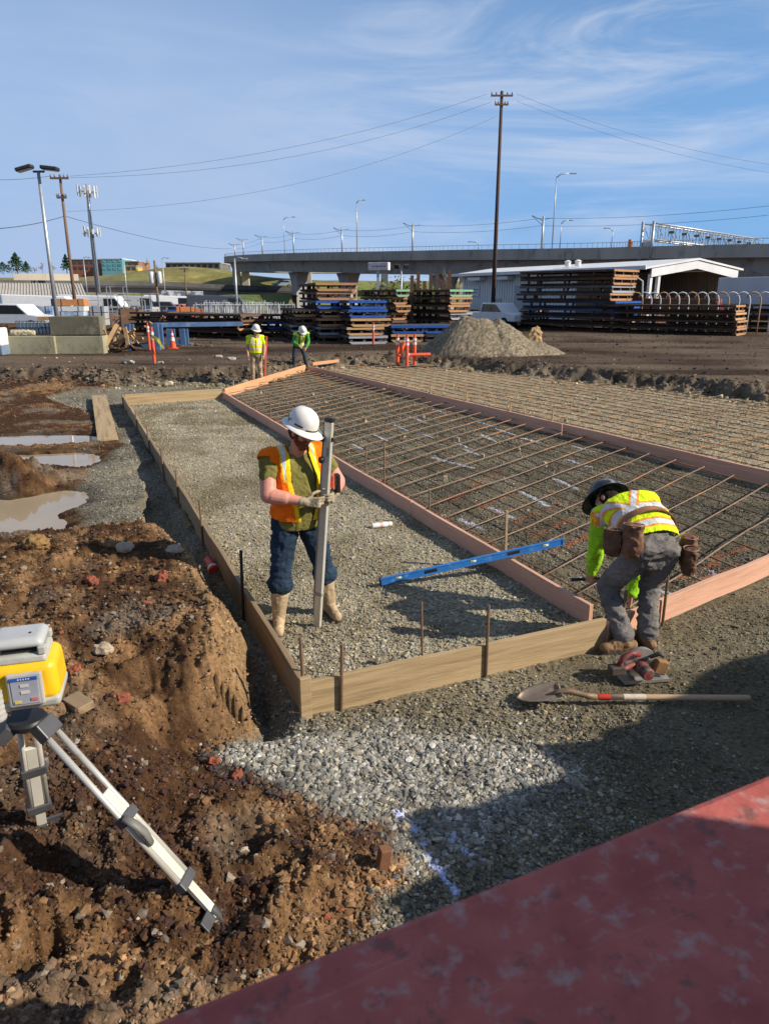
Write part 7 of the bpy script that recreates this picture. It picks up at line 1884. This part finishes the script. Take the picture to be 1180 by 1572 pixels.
def cone(p, h, lb):
    root = empty('traffic_cone', p, 0, lb, 'traffic cone'); q = MB(); q.box((0, 0, .02), (h * .5, h * .5, .04)); q.build('base', ORN, root, bevel=.01)
    q = MB(); q.lathe([(h * .19, .04), (h * .04, h)], 16); q.build('cone_body', ORN, root, smooth='auto')
    for z0, z1 in ((.42, .62), (.72, .85)): f = lambda z: (.19 - .15 * z) * h * 1.04; q = MB(); q.lathe([(f(z0), z0 * h + .02), (f(z1), z1 * h + .02)], 16); q.build('white_band', WBAND, root, smooth='auto')
p = at(266, 533, 33.5); cone((p.x, 33.5, YZ), .80, 'orange traffic cone with white bands at the yard edge')
def delin(loc, h, lb, rot=(0, 0, 0), base=True, tape=False, r=.055):
    root = empty('delineator_post', loc, 0, lb, 'delineator post'); root.rotation_euler = rot
    q = MB(); q.lathe([(r, 0), (r * .95, h * .86), (r * .6, h * .92), (r * .65, h)], 14); q.build('post', ORN, root, smooth='auto')
    for z in (.68, .80): q = MB(); q.lathe([(r * 1.06, z * h), (r * 1.06, (z + .075) * h)], 14); q.build('white_band', WBAND, root, smooth='auto')
    if base: q = MB(); q.lathe([(.2, -.02), (.2, .03), (.12, .06)], 12); q.build('rubber_base', DARKM, root, smooth='auto')
    if tape:
        q = MB(); q.add([(0, -.06, h * .8), (.25, -.15, h * .72), (.42, -.12, h * .45), (.38, -.12, h * .42), (.2, -.16, h * .64), (0, -.07, h * .72)], [(0, 1, 4, 5), (1, 2, 3, 4)]); t = q.build('flag_tape', mat('tape_yellow', (.70, .62, .05), rough=.6), root); s = t.modifiers.new('t', 'SOLIDIFY'); s.thickness = .01
p = at(238, 562, 25.4); delin((p.x, 25.4, zg(p.x, 25.4)), 1.28, 'orange white delineator post with yellow tape at the pit edge', tape=True)
p = at(229, 525, 32); delin((p.x, 32, YZ), 1.2, 'orange post with a white top behind the taped one')
p = at(573, 527, 35.8); delin((p.x, 35.8, YZ), 1.08, 'single orange post standing before the blue topped stack')
for px, lb in ((610, 'left upright post of the three red posts by the gravel pile'), (624, 'middle upright post of the three red posts by the gravel pile'), (636, 'right upright post of the three red posts by the gravel pile')):
    p = at(px, 548, 28.6); delin((p.x, 28.6 - (px == 624) * .4, zg(p.x, 28.6)), 1.25, lb, r=.07)
a, b = at(612, 547, 28.3), at(625, 515, 28.5); d = b - a; delin(a, d.length, 'red post leaning across between the left and middle red posts', d.to_track_quat('Z', 'Y').to_euler(), False, r=.07)
a, b = at(660, 547, 28.6), at(612, 548, 28.2); d = b - a; delin(a + Vector((0, 0, .07)), d.length, 'red post lying on the ground beside the gravel pile', d.to_track_quat('Z', 'Y').to_euler(), False, r=.07)
def pile():
    cx, cy = at(742, 545, 31).x, 31.0; n = 170; xs, ys = np.meshgrid(np.linspace(-4.2, 4.2, n), np.linspace(-2.8, 2.8, int(n * .66))); x, y = xs.ravel(), ys.ravel()
    X = x + cx; Yw = y + cy
    w = fbm(X, Yw, 1.0, 4, 91); w3 = fbm(X, Yw, 5, 4, 95)
    def heap(mx, my, rx, ry, h): q = np.sqrt(((x - mx) / rx) ** 2 + ((y - my) / ry) ** 2); return h * np.clip(1.0 - q, 0, 1) ** .85 
    k = np.maximum.reduce([heap(-.45, 0, 2.3, 2.2, 1.85), heap(.55, -.1, 2.1, 2.0, 1.45), heap(-1.0, -.2, 1.7, 1.8, 1.05), heap(1.7, -.1, 1.7, 1.5, .72), heap(2.5, -.2, .9, .8, .18)])
    k = np.minimum(k, 1.50 + .25 * w)
    z = k + (k > 0) * (.10 * w * sstep(0, .3, k) + .05 * w3)
    z = np.where(k <= 0.0, -.25, z)
    nx, ny = n, len(ys); i = np.arange(ny - 1)[:, None] * nx; j = np.arange(nx - 1)[None]
    F = np.stack([i + j, i + j + 1, i + nx + j + 1, i + nx + j], -1).reshape(-1, 4)
    f1, cid = worley(X * 13, Yw * 13 + z * 9, 77); c = (np.array([.205, .168, .112]) * (.6 + .8 * cid[:, None])) * (1 - .45 * sstep(.35, .7, f1))[:, None]
    me = np_mesh('gravel_pile', np.stack([x, y, z], 1), F); set_col(me, np.clip(c * (1 + .25 * w)[:, None], .03, .6)); me.polygons.foreach_set('use_smooth', [False] * len(me.polygons))
    o = link('gravel_pile', me, attr_mat('pile_gravel', rough=.9, bump=.5, bscale=22, vary=.35, vscale=14)); o.location = (cx, cy, YZ - .03); tag(o, 'big heap of tan gravel beside the red posts', 'gravel pile')
    p = at(818, 515, 31.3); q = Solid(); q.loft([(0, 0, -.2), (.02, 0, .15), (.10, .05, .38), (.16, .05, .52)], [(.34, .12), (.30, .10), (.22, .06), (.10, .03)], (1, 0, 0)); q.cap((-.22, 0, .1), (-.12, 0, .45), .06, .03); o = q.fuse('tree_stump', .03, 1, wrinkle=.05, wfreq=4, colour=lambda p: (.42, .28, .14), mat_=CLOTH); o.location = (p.x, 31.0, YZ + .55); tag(o, 'splintered tan stump on the right shoulder of the gravel heap', 'stump')
pile()
for i, (px, py, s) in enumerate([(290, 530, .16), (305, 531, .12), (322, 532, .10), (197, 559, .14), (336, 549, .10), (355, 553, .12), (247, 558, .08)]):
    a = at(px, py, 30.5); p = gp(px, py, YZ); q = Solid(); q.ell((0, 0, 0), (s * 1.7, s, s * .6)); o = q.fuse('rock', s * .12 + .01, 1, wrinkle=s * .3, wfreq=9, colour=lambda p: (.36, .32, .26) if i > 2 else (.14, .10, .075), mat_=CLOTH, seed=i); o.location = (p.x, p.y, zg(p.x, p.y) + s * .3); tag(o, ['dark lump just right of the traffic cone', 'dark middle lump right of the traffic cone', 'dark lump farthest right of the cone', 'pale rock left of the taped orange post', 'pale flat stone on the yard left of the upright worker', 'pale stone nearest the far upright worker', 'small pale stone right of the taped orange post'][i], 'rock')
def arched_fence():
    P0, P1 = at(984, 478, 52), at(1200, 472, 46); n = 15
    for i in range(n):
        p = P0.lerp(P1, i / (n - 1)); root = empty('arched_rail', (p.x, p.y, YZ), R(-12), 'white pipe with a hooked top standing in the arched row before the open shed', 'pipe', 'hooked pipes before the open shed')
        h = at(1000, 462, 50).z - YZ; q = MB(); pts = [(0, 0, 0), (0, 0, h)] + [(-.45 + .45 * math.cos(a), 0, h + .55 * math.sin(a)) for a in [math.pi * k / 8 for k in range(1, 8)]]
        q.tube(pts, .045, 6); q.build('pipe_arch', WHB if i % 3 else STEEL['tan'], root, smooth=True)
    q = MB(); a, b = at(985, 470, 53.5), at(1105, 472, 51); q.beam(a, b, 1.4, 1.1); tag(q.build('rusty_trough', STEEL['dark'], bevel=.03), 'dark rusty trough lying before the open bay of the shed', 'trough')
    a, b = at(1112, 458, 56), at(1215, 458, 52); q = MB(); q.beam(a, b, 2.4, 2.9); o = q.build('tank_container', mat('tank_pale', (.50, .53, .58), (.44, .47, .52), scale=.6, rough=.5), bevel=.05); tag(o, 'pale blue grey container right of the open shed bay', 'container')
    q = MB(); q.beam(at(1100, 462, 50), at(1108, 478, 50), .25, .25); tag(q.build('red_strut', mat('strut_red', (.45, .06, .05), rough=.6)), 'red strut leaning before the pale container', 'strut')
arched_fence()
# bricks and rubble that stand out on the dug soil
BRK = mat('brick_piece', (.27, .075, .038), (.19, .055, .032), scale=18, rough=.9, c3=(.20, .07, .045), s3=9)
g2 = random.Random(9)
for i, (px, py, z, s, kind, lb) in enumerate([(190, 1060, .42, .05, 'b', 'orange brick lump right of the wood block behind the laser'), (120, 1030, .43, .05, 'b', 'dark red brick lump beside the yellow laser housing'), (330, 1162, .1, .04, 'b', 'brown red brick lump at the left edge of the pale crushed stone'), (362, 1182, .1, .04, 'b', 'red brick lump at the soil edge, right of the brown red one'), (195, 863, .44, .06, 'r', 'pale tan rock on top of the soil bank'), (145, 915, .44, .05, 'b', 'flat orange brick piece on the soil bank above the laser'), (250, 908, .44, .06, 'b', 'red brick broken at the edge of the soil bank'), (228, 946, .44, .035, 'b', 'small orange brick bit below the broken brick on the bank'), (60, 858, .44, .09, 'r', 'brown earth clod at the back of the soil bank'), (160, 1005, .44, .05, 'r', 'pale rock lying below the red brick bits on the bank'), (270, 870, .44, .06, 'r', 'flat pale stone near the rounded corner of the bank'), (620, 1262, .05, .035, 'r', 'brown stone at the start of the white paint line')]):
    p = gp(px, py, z); q = Solid()
    if kind == 'b':
        for k in range(3): q.box((g2.uniform(-.4, .4) * s, g2.uniform(-.3, .3) * s, 0), (s * g2.uniform(.9, 1.5), s * g2.uniform(.8, 1.3), s * g2.uniform(.7, 1.0)), (g2.uniform(-.5, .5), g2.uniform(-.5, .5), g2.uniform(0, 3)))
    else: q.ell((0, 0, 0), (s * 1.3, s, s * .75))
    if kind == 'b': o = q.fuse('brick_piece', s * .11, 1, wrinkle=s * .16, wfreq=26, mat_=BRK, seed=i)
    else: o = q.fuse('rock', s * .14, 1, wrinkle=s * .25, wfreq=22, colour=lambda p: (.40, .32, .23) if i != 8 else (.24, .145, .06), mat_=CLOTH, seed=i)
    o.location = (p.x, p.y, zg(p.x, p.y) + s * .35); tag(o, lb, 'brick' if kind == 'b' else 'rock')
